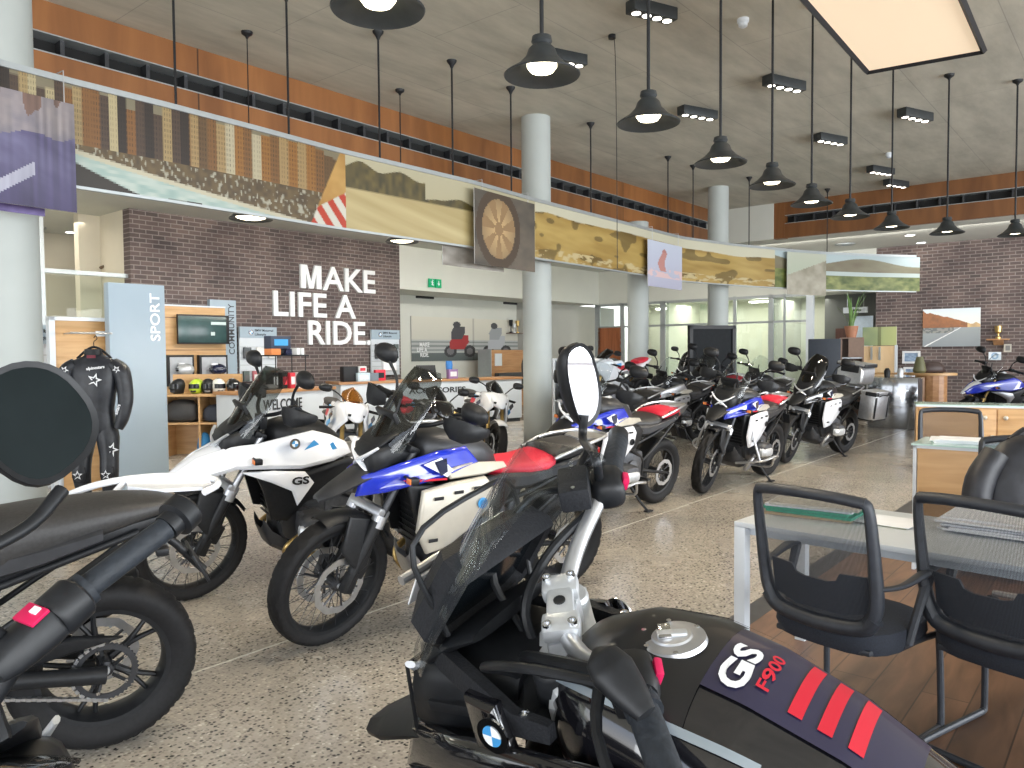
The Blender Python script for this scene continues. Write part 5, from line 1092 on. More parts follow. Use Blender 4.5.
ua, ub, zb, zt = slatwall(239, 276, 327, 381, VW-.08, 'white slatted display board with round badge header beside the COMMUNITY panel')
hung('packaged_accessory', 'accessory', ua, ub, VW-.08, zt-.52, ((.08, .09, .10), (.70, .70, .68), (.66, .66, .64)), 'packs on the upper row of the left slat board', ('black glove pair hanging upper left on the slatted board', 'white pack hanging in the middle of the slatted board upper row', 'cream pack hanging upper right on the slatted board'), .16, .22)
hung('packaged_accessory', 'accessory', ua, ub, VW-.08, zt-.98, ((.08, .11, .10), (.45, .12, .14), (.05, .26, .18), (.60, .22, .06)), 'packs on the lower row of the left slat board', ('dark green pack at the left of the slatted board lower row', 'red-grey pack second in the slatted board lower row', 'bright green pack third in the slatted board lower row', 'orange pack at the right of the slatted board lower row'), .13, .20)
ua, ub, zb, zt = slatwall(371, 399, 330, 375, VW-.08, 'smaller white slatted display board right of the full stop on the brick wall')
hung('packaged_accessory', 'accessory', ua, ub, VW-.08, zt-.5, ((.10, .11, .12), (.25, .3, .3), (.08, .1, .1)), 'black luggage straps on the right slat board', ('black bag strap set on the right slatted board, first', 'dark grey strap set on the right slatted board, middle', 'charcoal strap set on the right slatted board, last'), .13, .34)
ua, ub, zb, zt = slatwall(26, 53, 325, 507, vP+.6, 'white slatted display board half hidden behind the left column')
hung('packaged_accessory', 'accessory', ua+.05, ub, vP+.6, zt-.55, ((.03, .03, .03),), None, ('black goggle box hanging beside the left column behind the large mirror',), .24, .16)
# ------------------------------------------------------------------ counters
def counter(P0, P1, dep, h, lbl, word, wfrac, topm=oakd, name='counter', frontm=wlam):
    P0 = Vector((P0[0], P0[1], 0)); P1 = Vector((P1[0], P1[1], 0)); L = (P1-P0).length; a = math.atan2(P1.y-P0.y, P1.x-P0.x)
    t = thing(name, lbl, 'counter', P0, a)
    b = MB(); b.span((.02, .03, .08), (L-.02, dep, h-.05), frontm, .006); b.span((.05, .06, 0), (L-.05, dep, .08), dgm); b.obj('body', t)
    b = MB(); b.span((-.02, 0, h-.05), (L+.02, dep+.03, h), topm, .005); b.obj('worktop', t)
    if word: b = MB(); text_on(b, word, .16, dgm, (L*wfrac[0], .027, h-.32), (1, 0, 0), (0, 0, 1), .006, .003, width=L*(wfrac[1]-wfrac[0])); b.obj('lettering', t)
    return t, P0, (P1-P0).normalized(), a
def on_line(px, pa, pb):
    r = ray(px, 370); pa = Vector(pa[:2]).to_3d(); pb = Vector(pb[:2]).to_3d(); d = pb-pa
    # r*t = pa + d*s
    det = r.x*(-d.y)+d.x*r.y; t = (pa.x*(-d.y)+d.x*pa.y)/det; return Vector((r.x*t, r.y*t, 0))
WA = hz(228, 395, 1.0); WC = hz(334, 384.3, 1.0); WC = WA+(WC-WA)*1.0
WA = Vector((-4.15, 10.9, 0)); WC = Vector((-3.05, 12.95, 0))
WA2 = on_line(243, WA, WC); WC2 = on_line(335, WA, WC)
tW, c0, cd_, ca_ = counter(WA2, WC2, .6, 1.0, 'white counter reading WELCOME with oak top behind the white motorcycle', 'WELCOME', (0, 1))
bpy.data.objects.remove([c for c in tW.children if c.name.startswith('lettering')][0])
def s_on(px, P0, d):
    q = on_line(px, P0, P0+d); return (q-P0).dot(d)
b = MB(); s0, s1 = s_on(263.5, c0, cd_), s_on(302.5, c0, cd_); text_on(b, 'WELCOME', .155, dgm, (s0, .022, .70), (1, 0, 0), (0, 0, 1), .006, .004, width=s1-s0); b.obj('lettering', tW)
A0 = Vector((-3.35, 14.9, 0)); A1 = Vector((-.45, 16.9, 0)); A0 = on_line(340, A0, A1); A1 = on_line(523, A0, A1)
tA, a0_, ad_, aa_ = counter(A0, A1, .7, 1.0, 'long white counter reading ACCESSORIES with oak top left of the middle column', '', (0, 1))
b = MB(); s0, s1 = s_on(409, a0_, ad_), s_on(466, a0_, ad_); text_on(b, 'ACCESSORIES', .11, dgm, (s0, .022, .72), (1, 0, 0), (0, 0, 1), .006, .004, width=s1-s0); b.obj('lettering', tA)
# things on the counters
def box_on(name, cat, lbl, P0, d, a, px, h0, w_, dp, h_, m, back=.3, grp_=None, m2=None, lid=None):
    s_ = s_on(px, P0, d); n = Vector((-d.y, d.x, 0)); q = P0+d*s_+n*back
    b = MB(); b.box((0, 0, h_/2), (w_, dp, h_), m, None, .006)
    if m2: b.box((0, -dp/2-.003, h_*.5), (w_*.7, .006, h_*.5), m2)
    return tag(b.obj(name, loc=(q.x, q.y, h0), rotz=a), lbl, cat, grp_)
redb = mat('red_box_card', (.55, .03, .05), .5); whb = mat('white_box_card', (.72, .73, .74), .5)
# left shelf of gear under the framed helmets
GL0 = Vector((-5.35, 11.55, 0)); GL1 = Vector((-4.3, 11.6, 0)); g0 = on_line(160, GL0, GL1); g1 = on_line(232, GL0, GL1)
gs = thing('gear_shelf', 'oak gear shelf unit with cubbies full of riding gear below the framed helmets', 'shelf', (g0.x, g0.y, 0), math.atan2(g1.y-g0.y, g1.x-g0.x)); L = (g1-g0).length
b = MB(); b.span((0, .0, .92), (L, .5, .96), oak, .004); b.obj('top_shelf', gs)
b = MB(); b.span((0, .02, .50), (L, .5, .53), oak); b.obj('lower_shelf', gs)
b = MB(); b.span((0, .48, 0), (L, .52, 1.25), oak); b.obj('back_panel', gs)
for x in (0, L*.5, L-.03): b = MB(); b.span((x, .04, 0), (x+.03, .48, .92), oak); b.obj('divider', gs)
gx = Vector((math.cos(gs.rotation_euler.z), math.sin(gs.rotation_euler.z), 0)); gy = Vector((-gx.y, gx.x, 0))
limem = mat('lime_helmet_paint', (.45, .62, .04), .3); crem = mat('cream_helmet_paint', (.72, .72, .66), .3)
for i, (px, m_, m2_, l_) in enumerate(((172, blk, dgm, 'black open helmet at the left end of the gear shelf'), (191, limem, blk, 'lime yellow and black helmet on the gear shelf'), (203, blk, grys, 'black off-road helmet between the lime and the cream helmets'), (214, crem, blk, 'cream white helmet on the gear shelf'), (229, gls, cast, 'glossy black helmet at the right end of the gear shelf'))):
    q = on_line(px, g0, g1)+gy*.2; t = helmet(px, 372, q.y, .118, m_, m2_, l_, -1.9+.3*i, 'helmets along the gear shelf'); t.location = (q.x, q.y, .96+.113)
def soft(name, cat, lbl, loc, dims, m, seed=0, parts=None):
    b = MB(); rnd = random.Random(seed); R_ = []
    for z, k_ in ((0, .82), (.12, 1), (.45, 1.0), (.75, .86), (.93, .6), (1.0, .2)):
        R_.append([Vector((dims[0]/2*k_*math.copysign(abs(math.cos(a))**.8, math.cos(a))*(1+rnd.uniform(-.10, .10)), dims[1]/2*k_*math.sin(a)*(1+rnd.uniform(-.1, .1)), z*dims[2]+(rnd.uniform(-.02, .02)*dims[2] if 0 < z < 1 else 0))) for a in [2*PI*i/16 for i in range(16)]])
    b.loft(R_, m); return tag(b.obj(name, loc=loc, sharp=70), lbl, cat)
q = on_line(177, g0, g1)+gy*.2; soft('riding_bag', 'bag', 'large soft black bag in the lower cubby below the black open helmet', (q.x, q.y, .535), (.55, .34, .34), blks, 1)
q = on_line(212, g0, g1)+gy*.2; soft('riding_jacket', 'jacket', 'folded dark jacket in the lower cubby right of the black bag', (q.x, q.y, .535), (.42, .34, .26), mat('dark_navy_fabric', (.03, .035, .05), .8), 2)
q = on_line(199, g0, g1)+gy*.15; soft('shoe_bag', 'bag', 'small bright blue drawstring bag on the floor of the gear shelf', (q.x, q.y, .01), (.2, .2, .36), mat('blue_fabric', (.02, .16, .36), .7), 3)
# black table rack with boxes on the WELCOME counter
nW = Vector((-cd_.y, cd_.x, 0))
s_ = s_on(298, c0, cd_); q = c0+cd_*s_+nW*.3; rk_ = thing('table_rack', 'small black metal rack table standing on the WELCOME counter', 'rack', (q.x, q.y, 1.0), ca_)
for x in (-.33, .33):
    for y in (-.15, .15): b = MB(); b.tube([(x, y, 0), (x, y, .52)], .012, blk, 4); b.obj('leg', rk_)
b = MB(); b.box((0, 0, .53), (.74, .38, .02), blk); b.obj('table_top', rk_)
for i, (px, h0, w_, h_, m_, m2_, l_) in enumerate(((287, 1.54, .20, .10, mat('orange_card', (.60, .20, .06), .5), None, 'orange tin on top of the black rack table'), (292, 1.64, .42, .20, mat('dark_navy_card', (.03, .04, .07), .5), lblu, 'wide dark box stacked on the black rack table'), (300, 1.54, .12, .10, navy, None, 'navy mug box on the black rack table right of the orange tin'), (309, 1.54, .06, .11, whb, None, 'white cup on the black rack table, left of two'), (313.5, 1.54, .06, .11, whb, None, 'white cup on the black rack table, right of two'), (286, 1.0, .12, .26, blk, whb, 'black box with white label on the WELCOME counter below the rack'), (295, 1.0, .12, .26, blk, redb, 'black box with red label on the WELCOME counter below the rack'), (303, 1.0, .11, .25, redb, whb, 'red box on the WELCOME counter below the rack'), (310, 1.0, .11, .25, whb, redb, 'white and red box on the WELCOME counter below the rack'))):
    box_on('product_box', 'box', l_, c0, cd_, ca_, px, h0, w_, .16, h_, m_, .3, 'boxes around the black rack table', m2_)
for i, (px, m_, l_) in enumerate(((258, redm, 'red and black riding glove pair lying on the WELCOME counter'), (270, blk, 'black glove pair lying on the WELCOME counter'), (279, grys, 'grey glove pair lying on the WELCOME counter'))):
    s_ = s_on(px, c0, cd_); q = c0+cd_*s_+nW*.2; soft('riding_gloves', 'gloves', l_, (q.x, q.y, 1.0), (.22, .26, .085), m_, 10+i)
nA = Vector((-ad_.y, ad_.x, 0))
for (px, h0, w_, dp, h_, m_, m2_, bk, l_) in ((355, 1.0, .30, .2, .30, blk, None, .3, 'black tote shaped box at the left end of the ACCESSORIES counter'), (366, 1.0, .26, .2, .17, mat('pale_blue_card', (.50, .62, .70), .5), whb, .2, 'pale blue and white box on the ACCESSORIES counter left of the display stand'), (366, 1.18, .16, .14, .12, whb, redb, .22, 'small white box stacked on the pale blue box'), (376, 1.0, .30, .2, .16, mat('slate_card', (.16, .2, .24), .5), None, .3, 'slate grey box on the ACCESSORIES counter'), (387, 1.0, .22, .1, .22, redm, blk, .35, 'red and black pack on the ACCESSORIES counter'), (458, 1.0, .22, .12, .20, mat('purple_card', (.28, .16, .34), .5), whb, .25, 'purple box on the ACCESSORIES counter right of the laptop')):
    box_on('product_box', 'box', l_, a0_, ad_, aa_, px, h0, w_, dp, h_, m_, bk, 'boxes along the ACCESSORIES counter', m2_)
s_ = s_on(436, a0_, ad_); q = a0_+ad_*s_+nA*.3; lp_ = thing('laptop', 'open black laptop on the ACCESSORIES counter below the poster', 'laptop', (q.x, q.y, 1.0), aa_)
b = MB(); b.box((0, .12, .15), (.46, .02, .30), blk, Matrix.Rotation(-.25, 3, 'X'), .005); b.obj('lid', lp_); b = MB(); b.box((0, 0, .01), (.46, .3, .018), dgm, None, .004); b.obj('keyboard_base', lp_)
s_ = s_on(459, a0_, ad_); q = a0_+ad_*s_+nA*.42; b = MB(); b.lathe([(.03, 0), (.05, .02), (.07, .3), (.06, .38), (.0, .36)], (0, 0, 0), (0, 0, 1), mat('bright_blue_bag', (.03, .18, .50), .5), 14, fn=lambda r, h, a, j: r*(1+.25*math.sin(a*3+h*9))); tag(b.obj('gift_bag', loc=(q.x, q.y, 1.0)), 'bright blue crumpled gift bag on the ACCESSORIES counter', 'bag')
# wire display stand on the counter end
s_ = s_on(399, a0_, ad_); q = a0_+ad_*s_+nA*.4; ds = thing('magazine_rack', 'wire rack with grey brochures standing at the left of the alcove opening', 'rack', (q.x, q.y, 1.0), aa_)
b = MB()
for x in (-.16, .16): b.tube([(x, 0, 0), (x, .1, .62)], .008, sil, 6)
for z in (.2, .42, .6): b.tube([(-.16, z*.16, z), (.16, z*.16, z)], .006, sil, 6)
b.obj('frame', ds)
for k_, z in enumerate((.22, .43)):
    for x in (-.08, .08): b = MB(); b.box((x, -.0+z*.1, z+.08), (.13, .012, .19), (whb, grys)[k_], Matrix.Rotation(-.15, 3, 'X')); b.obj('brochure', ds)
# back office desk block with oak drawers right of the laptop
b = MB(); 
t = thing('oak_cabinet', 'oak back cabinet with a dark monitor beside the middle column', 'cabinet', (0, 0, 0), TH)
ua_, z_ = hv(491, 350, VW+.35); ub_, _ = hv(528, 350, VW+.35); zt_ = hv(505, 350, VW+.35)[1]
b.span((ua_, VW+.35, 0), (ub_, VW+.8, zt_), oakd); b.obj('body', t); b = MB(); b.span((ua_-.03, VW+.33, 0), (ua_, VW+.82, zt_+.02), lght); b.span((ua_+.15, VW+.33, zt_-.45), (ua_+.45, VW+.36, zt_-.1), wlam); b.obj('door', t)
b = MB(); b.span((ua_+.1, VW+.15, 0.62), (ub_-.1, VW+.32, 0.98), dgm, .02); b.obj('monitor', t)
# posters in the alcove
def f_race(s, t):
    # two riders on a track
    c_ = lrp((.44, .44, .40), (.62, .60, .52), t) if t > .48 else ((.22, .24, .24) if (int(t*22) % 2 and t > .18) else (.40, .42, .42) if t > .18 else (.10, .12, .12))
    for (cx, body) in ((.345, (.34, .03, .035)), (.65, (.40, .42, .46))):
        for wx in (-.065, .085):
            r = math.hypot((s-cx-wx)*3.0, t-.22)
            if r < .14: c_ = (.03, .03, .035)
            if r < .08: c_ = (.14, .14, .15)
        x, y = s-cx, t
        if .26 < y < .60 and abs(x-(y-.4)*.1) < .075-.12*abs(y-.44): c_ = body
        if .50 < y < .80 and abs(x+.01-(y-.6)*.08) < .055-.09*abs(y-.66): c_ = (.06, .06, .07) if body[0] < .38 else (.30, .32, .34)
        if math.hypot(x*2.6+.04, y-.84) < .075: c_ = (.05, .05, .06)
    if abs(s-.46) < .004: c_ = mul(c_, .7)
    return c_
u0_, zt_ = hv(411, 316, VA-.04); u1_, _ = hv(534, 316, VA-.04); zb_ = hv(411, 361.5, VA-.04)[1]
t = thing('racing_poster', 'wide grey poster of a red and a silver racing motorcycle in the alcove', 'poster', uv(u0_, VA-.04, zb_), 0)
o = picture('printed_panel', u1_-u0_, zt_-zb_, 150, 60, f_race, (0, 0, 0), A, parent=t)
b = MB(); Az = Vector((0, 0, 1)); nrm = -B*.024
for k_, (wd, dz, dx) in enumerate((('MAKE', .40, .20), ('LIFE A', .26, .10), ('RIDE.', .12, .22))): text_on(b, wd, .11, whp, A*(dx+.08)+Az*dz+nrm, A, Az, .004, .003, xs=.9)
b.obj('lettering', t)
# exit sign, vents
u0_, z0_ = hv(430, 287, VW-.10); u1_, z1_ = hv(442, 279.5, VW-.10); t = thing('exit_sign', 'small green emergency exit sign on the white bulkhead above the poster', 'sign', uv(u0_, VW-.06, z0_), TH)
b = MB(); W_ = u1_-u0_; H_ = z1_-z0_; gm = mat('exit_green', (.0, .32, .13), .4, emit=.25, noise=0); b.box((W_*.23, 0, H_/2), (W_*.46, .04, H_), gm); b.box((W_*.77, 0, H_/2), (W_*.46, .04, H_), gm); b.obj('sign_plate', t)
b = MB(); b.tube([(W_*.20, -.022, H_*.25), (W_*.25, -.022, H_*.5), (W_*.22, -.022, H_*.7)], .018, whp, 6); b.tube([(W_*.12, -.022, H_*.6), (W_*.32, -.022, H_*.55)], .01, whp, 6); b.sphere((W_*.26, -.022, H_*.8), .022, whp, 8, 6); b.tube([(W_*.25, -.022, H_*.45), (W_*.34, -.022, H_*.2)], .012, whp, 6)
b.prism([(W_*.74, -.024, H_*.8), (W_*.80, -.024, H_*.8), (W_*.80, -.024, H_*.5), (W_*.88, -.024, H_*.5), (W_*.77, -.024, H_*.2), (W_*.66, -.024, H_*.5), (W_*.74, -.024, H_*.5)], (0, .004, 0), whp); b.obj('pictogram', t)
for i, (x0, x1, y0, y1, l_) in enumerate(((416.5, 434, 292.5, 298, 'black vent grille at the top left of the alcove wall'), (504, 518.5, 299.5, 304, 'black vent grille at the top right of the alcove wall'))):
    ua_, zb_ = hv(x0, y1, VA-.03); ub_, zt_ = hv(x1, y0, VA-.03); b = MB(); b.span((ua_, VA-.03, zb_), (ub_, VA, zt_), blk)
    for k_ in range(4): z = zb_+(zt_-zb_)*(k_+.5)/4; b.span((ua_+.02, VA-.045, z-.006), (ub_-.02, VA-.03, z+.006), dgm)
    tag(b.obj('air_vent', rotz=TH), l_, 'air vent')
# trophy shelf near the column
u_, z_ = hv(512, 333, VA-.1); t = thing('trophy_shelf', 'small wall shelf with trophies at the right end of the racing poster', 'shelf', uv(u_, VA-.03, z_), TH)
b = MB(); b.span((-.22, -.26, -.02), (.30, 0, 0), dkwd); b.obj('shelf_board', t)
for i, (x, h_, m_, l_) in enumerate(((-.12, .42, blk, 'dark figure trophy at the left of the trophy shelf'), (.04, .30, cast, 'silver cup on the trophy shelf'), (.20, .40, gold, 'gold cup on the trophy shelf beside the column'))):
    b = MB(); b.lathe([(.05, 0), (.05, .03), (.015, .05), (.015, h_*.45), (.05, h_*.55), (.065, h_*.95), (.05, h_*.95), (0, h_*.6)], (0, 0, 0), (0, 0, 1), m_, 16); tag(b.obj('trophy', loc=uv(u_+x, VA-.16, z_)), l_, 'trophy')
# white floor shelf with black items right of the middle column, mannequin jacket, white sport bike on its plinth
def block(name, cat, lbl, px, d, w_, dp, h_, m, yaw=TH+PI/2, z=0, grp_=None):
    p = hd(px, 380, d); b = MB(); b.box((0, 0, h_/2), (dp, w_, h_), m, None, .008); return tag(b.obj(name, loc=(p.x, p.y, z), rotz=yaw), lbl, cat, grp_), p
t = thing('floor_shelf', 'white open floor shelf behind the upright mirror right of the middle column', 'shelf', hd(573, 400, 15.5)*1, 0); t.location.z = 0
b = MB(); b.span((-.40, 0, 0), (-.36, .5, 1.42), wlam); b.span((.36, 0, 0), (.40, .5, 1.42), wlam); b.span((-.36, .46, 0), (.36, .5, 1.42), wlam); b.obj('side_panel', t)
for z in (.08, .55, 1.0, 1.38): b = MB(); b.span((-.36, .0, z), (.36, .46, z+.04), wlam); b.obj('shelf_board', t)
q = t.location
for z, w_, m_, l_ in ((1.04, .4, blk, 'black helmet bag on the upper board of the white floor shelf'), (.59, .45, dgm, 'dark grey bag on the middle board of the white floor shelf')): soft('bag', 'bag', l_, (q.x-.05, q.y+.2, z), (w_, .32, .30), m_, int(z*10))
p = hd(535, 352, 18.5); t = thing('jacket_display', 'black leather jacket on a stand between the middle column and the brown door', 'jacket', p)
b = MB(); b.loft([[Vector((q.y, q.z, z)) for q in ring_at(0, 0, w_, .08, 2.4, 16)] for z, w_ in ((.02, .06), (-.04, .12), (-.10, .23), (-.35, .21), (-.6, .19), (-.66, .18))], blks)
for sd in (1, -1): b.tube([(sd*.2, 0, -.10), (sd*.27, 0, -.3), (sd*.27, -.03, -.6)], [.07, .065, .05], blks, 10, smooth=3)
b.obj('jacket_body', t, 60); b = MB(); b.tube([(0, .03, .06), (0, .03, -p.z+.02)], .015, sil, 8); b.lathe([(0, 0), (.2, 0), (.2, .02), (0, .02)], (0, .03, -p.z), (0, 0, 1), sil, 20); b.obj('stand', t); b = MB(); b.tube([(0, .0, .14), (0, 0, .02)], .008, sil, 6); b.tube([(-.1, -.085, -.1), (.0, -.09, -.3)], .012, whp, 6); b.obj('hanger', t)
# shelf of grey office goods seen between column and door wall
for i, (px, py, d, w_, h_, m_, l_) in enumerate(((556, 395, 17.5, .5, .25, blk, 'black printer low on the stand right of the middle column'), (557, 376, 18.0, .55, .3, eng, 'grey printer on the stand right of the middle column'))):
    p = hd(px, py, d); b = MB(); b.box((0, 0, p.z/2-.1), (w_*.9, .4, max(.1, p.z-.2)), whb, None, .01); b.box((0, 0, p.z), (w_, .42, h_), m_, None, .03); b.box((0, -.22, p.z), (w_*.7, .02, h_*.3), blk, None, .004); tag(b.obj('office_machine', loc=(p.x, p.y, 0)), l_, 'machine')
# black floor display in front of the glazed offices
p = hd(712, 380, 15.2); t = thing('display_screen', 'large black framed floor display standing below the right far column', 'display screen', (p.x, p.y, 0), .25)
b = MB(); w_ = 1.0
for a in ((-w_/2, -w_/2+.07), (w_/2-.07, w_/2)): b.span((a[0], -.04, .35), (a[1], .06, 2.05), blk)
b.span((-w_/2, -.04, 1.98), (w_/2, .06, 2.05), blk); b.span((-w_/2, -.04, .35), (w_/2, .06, .45), blk); b.obj('frame', t)
b = MB(); b.span((-w_/2+.07, -.01, .45), (w_/2-.07, .03, 1.98), mat('matt_black_screen', (.006, .008, .01), .5, noise=.2, spec=.12)); b.obj('screen', t); b = MB(); b.span((-.1, 0, 0), (.1, .06, .4), blk); b.span((-.4, -.25, 0), (.4, .3, .03), blk); b.obj('stand', t)
# right recess: black cupboard, shelf with plant, signs, whiteboard, posters
p = hd(825, 380, 17.6); t = thing('black_cupboard', 'matt black tall cupboard with open side shelves left of the plywood panel', 'cupboard', (p.x-.32, p.y, 0), -.35)
b = MB(); b.span((-.06, 0, 0), (.62, .5, 1.80), mat('blue_black_laminate', (.022, .03, .045), .5), .006); b.obj('body', t)
b = MB()
for a, c_ in (((.62, 0, 0), (.65, .5, 1.82)), ((.62, .46, 0), (1.10, .5, 1.82)), ((1.07, 0, 0), (1.10, .5, 1.82))): b.span(a, c_, mat('mid_brown_laminate', (.22, .14, .10), .5))
for z in (.5, .95, 1.35, 1.80): b.span((.65, 0.02, z), (1.07, .46, z+.025), wlam if z < 1.7 else mat('mid_brown_laminate', (.22, .14, .10), .5))
b.span((.78, .0, 1.38), (1.07, .02, 1.80), mat('mid_brown_laminate', (.22, .14, .10), .5)); b.obj('shelf_compartment', t)
pp = p; ct, st_ = math.cos(-.35), math.sin(-.35)
def onC(x, y, z): return (t.location.x+x*ct-y*st_, t.location.y+x*st_+y*ct, z)
tp = thing('potted_plant', 'tall green snake plant in a terracotta pot on the black cupboard', 'plant', onC(.85, .22, 1.825))
b = MB(); b.lathe([(.0, 0), (.10, 0), (.145, .22), (.15, .26), (.13, .26), (.12, .22), (0, .22)], (0, 0, 0), (0, 0, 1), mat('terracotta', (.42, .19, .11), .7), 24); b.obj('pot', tp)
b = MB(); rnd = random.Random(4); lm = mat('leaf_green', (.14, .26, .07), .5, noise=.35, scale=9)
for i in range(16):
    a = rnd.uniform(0, 2*PI); l_ = rnd.uniform(.45, .95); s_ = rnd.uniform(.05, .24); w_ = .022; dx, dy = math.cos(a), math.sin(a)
    P_ = [Vector((dx*.04+dx*s_*q*q*1.2, dy*.04+dy*s_*q*q*1.2, .2+l_*q)) for q in (0, .25, .5, .75, 1)]; V = []
    for q, k_ in zip(P_, (.6, 1, 1, .75, .05)): V += [q+Vector((-dy, dx, 0))*w_*k_, q+Vector((dx, dy, .2))*.008, q-Vector((-dy, dx, 0))*w_*k_]
    b.add(V, [f for j in range(4) for f in ((j*3, j*3+1, j*3+4, j*3+3), (j*3+1, j*3+2, j*3+5, j*3+4))], lm)
b.obj('leaves', tp, 60)
v0_, z0_ = hu(831, 312, UW-.15); v1_, z1_ = hu(856, 305, UW-.15)
b = MB(); b.span((UW+.9, v1_, z0_), (UW+.96, v0_, z1_), wlam); s__ = tag(b.obj('hanging_sign', rotz=TH), 'white hanging sign with a short dark line above the plant', 'sign'); b = MB(); b.span((UW+.89, v1_+.25*(v0_-v1_), (z0_+z1_)/2-.03), (UW+.9, v1_+.6*(v0_-v1_), (z0_+z1_)/2+.02), dgm); b.obj('arrow_mark', s__); b = MB(); b.tube([(UW+.93, v0_-.1, z1_), (UW+.93, v0_-.1, BZ)], .006, sil, 6); b.tube([(UW+.93, v1_+.1, z1_), (UW+.93, v1_+.1, BZ)], .006, sil, 6); b.obj('hanger_rod', s__)
def on_u(px0, y0, px1, y1, u, th, m, b):
    va, zb_ = hu(px0, y1, u); vb, _ = hu(px1, y1, u); zt_ = hu((px0+px1)/2, y0, u)[1]; zb_ = hu((px0+px1)/2, y1, u)[1]; b.span((u-th, vb, zb_), (u, va, zt_), m); return va, vb, zb_, zt_
b = MB(); on_u(853, 316, 873, 352, UW+1.2, .03, mat('pale_blue_board', (.62, .74, .86), .4), b); tag(b.obj('whiteboard', rotz=TH), 'pale whiteboard in the dark recess behind the plant', 'whiteboard')
# green picture and plywood board, frames, road picture
def pic_u(name, lbl, px0, y0, px1, y1, u, fn, nx, ny, cat='picture', frame=None):
    va, zb_ = hu(px0, y1, u); vb, _ = hu(px1, y1, u); zt_ = hu((px0+px1)/2, y0, u)[1]; zb_ = hu((px0+px1)/2, y1, u)[1]
    t = thing(name, lbl, cat, uv(u, va, zb_), 0); picture('printed_panel', abs(va-vb), zt_-zb_, nx, ny, fn, (0, 0, 0), -B, parent=t, thick=.03)
    if frame:
        b = MB(); W_, H_ = abs(va-vb), zt_-zb_; fw = .05; x_ = -B; z_ = Vector((0, 0, 1)); nn = x_.cross(z_)
        for a, c_, w2, h2 in ((x_*W_/2+z_*(-fw/2), 0, W_+2*fw, fw), (x_*W_/2+z_*(H_+fw/2), 0, W_+2*fw, fw), (x_*(-fw/2)+z_*H_/2, 0, fw, H_), (x_*(W_+fw/2)+z_*H_/2, 0, fw, H_)):
            R_ = Matrix((x_, nn, z_)).transposed(); b.box(a+nn*.005, (w2, .04, h2), frame, R_)
        b.obj('frame', t)
    return t
def f_road(s, t):
    hor = .52
    if t > hor+.05+.34*max(0, 1-s*1.25)+.06*vn(s*14, 1): return lrp((.86, .84, .76), (.66, .74, .80), (t-.5)*2)
    if t > hor-.02: return lrp((.42, .17, .07), (.20, .10, .06), fbm(s*16, t*14)) if s < .78 else lrp((.80, .55, .25), (.5, .35, .2), vn(s*9, t*9))
    if abs((s-.70)-(t-hor)*1.28) < .012+.02*(hor-t): return (.80, .82, .82)
    if t > .36 and s < .55-.0*t and (s < .70+(t-hor)*1.4): return (.16, .18, .18) if vn(s*30, t*30) > .5 else (.30, .30, .28)
    return lrp((.26, .29, .31), (.36, .39, .40), t*1.5)
pic_u('road_picture', 'wide picture of an autumn road with a white line on the right brick wall', 922.5, 308.5, 980, 346.5, UW-.05, f_road, 120, 70)
def f_green(s, t): return mul(lrp((.16, .22, .14), (.42, .46, .20), s*.7+.4*vn(s*3, t*2)), .55+.45*(abs(s-.5) > .06))
pic_u('green_picture', 'dark green blurred picture standing above the plywood board', 862.5, 327, 896.5, 345.5, UW-.45, f_green, 40, 20)
t = thing('plywood_board', 'light plywood pegboard with white edge under the green picture', 'board', (0, 0, 0), TH)
b = MB(); va, vb, zb_, zt_ = on_u(862.5, 346, 895, 376, UW-.40, .05, ply, b); b.obj('panel', t)
b = MB(); b.span((UW-.47, vb-.05, zb_), (UW-.38, vb, zt_+.02), wlam); b.span((UW-.47, va, 0), (UW-.38, va+.05, zt_+.02), wlam)
for q in (.3, .55): b.span((UW-.50, va+(vb-va)*q-.02, zt_-.35), (UW-.45, va+(vb-va)*q+.02, zt_-.02), lght)
b.obj('edge_frame', t)
for px0, y0, px1, y1, l_ in ((904.5, 353, 918, 361.5, 'small white framed photo of blue mountains on the brick wall, upper of two'), (905.5, 369, 915, 380, 'small white framed photo on the brick wall, lower of two')):
    pic_u('framed_photo', l_, px0, y0, px1, y1, UW-.05, lambda s, t: lrp((.06, .12, .24), (.40, .52, .66), fbm(s*5, t*6+px0)), 24, 20, frame=whb)
pic_u('framed_photo', 'white square roundel print on the brick wall above the parked motorcycle at right', 988.5, 352, 1001, 360, UW-.05, lambda s, t: ((.30, .45, .62) if math.hypot((s-.5)*1.4, t-.5) < .42 and math.hypot((s-.5)*1.4, t-.5) > .2 else (.70, .76, .82)), 24, 20)
b = MB(); on_u(1004, 344, 1011.5, 352, UW-.05, .06, tan_, b); on_u(1005.5, 345.5, 1010, 350.5, UW-.11, .01, grys, b); tag(b.obj('wall_plaque', rotz=TH), 'small brass coloured plaque on the brick wall at the far right', 'plaque')
u_ = UW; va, zb_ = hu(988, 339, u_); vb, _ = hu(1010, 339, u_); t = thing('wall_shelf', 'small brown wall shelf on the right brick wall', 'shelf', uv(u_, va, zb_), TH); b = MB(); b.span((-.25, vb-va, -.03), (0, 0, 0), oakd, .005); b.obj('shelf_board', t); b = MB(); b.prism([(-.02, (vb-va)/2-.1, -.03), (-.2, (vb-va)/2-.1, -.03), (-.02, (vb-va)/2-.1, -.15)], (0, .2, 0), oakd); b.obj('bracket', t)
b = MB(); b.lathe([(.06, 0), (.06, .04), (.02, .06), (.02, .12), (.07, .16), (.08, .30), (.06, .30), (0, .2)], (0, 0, 0), (0, 0, 1), gold, 16); tag(b.obj('trophy', loc=uv(u_-.12, (va+vb)/2, zb_)), 'gold trophy cup on the brown wall shelf', 'trophy')
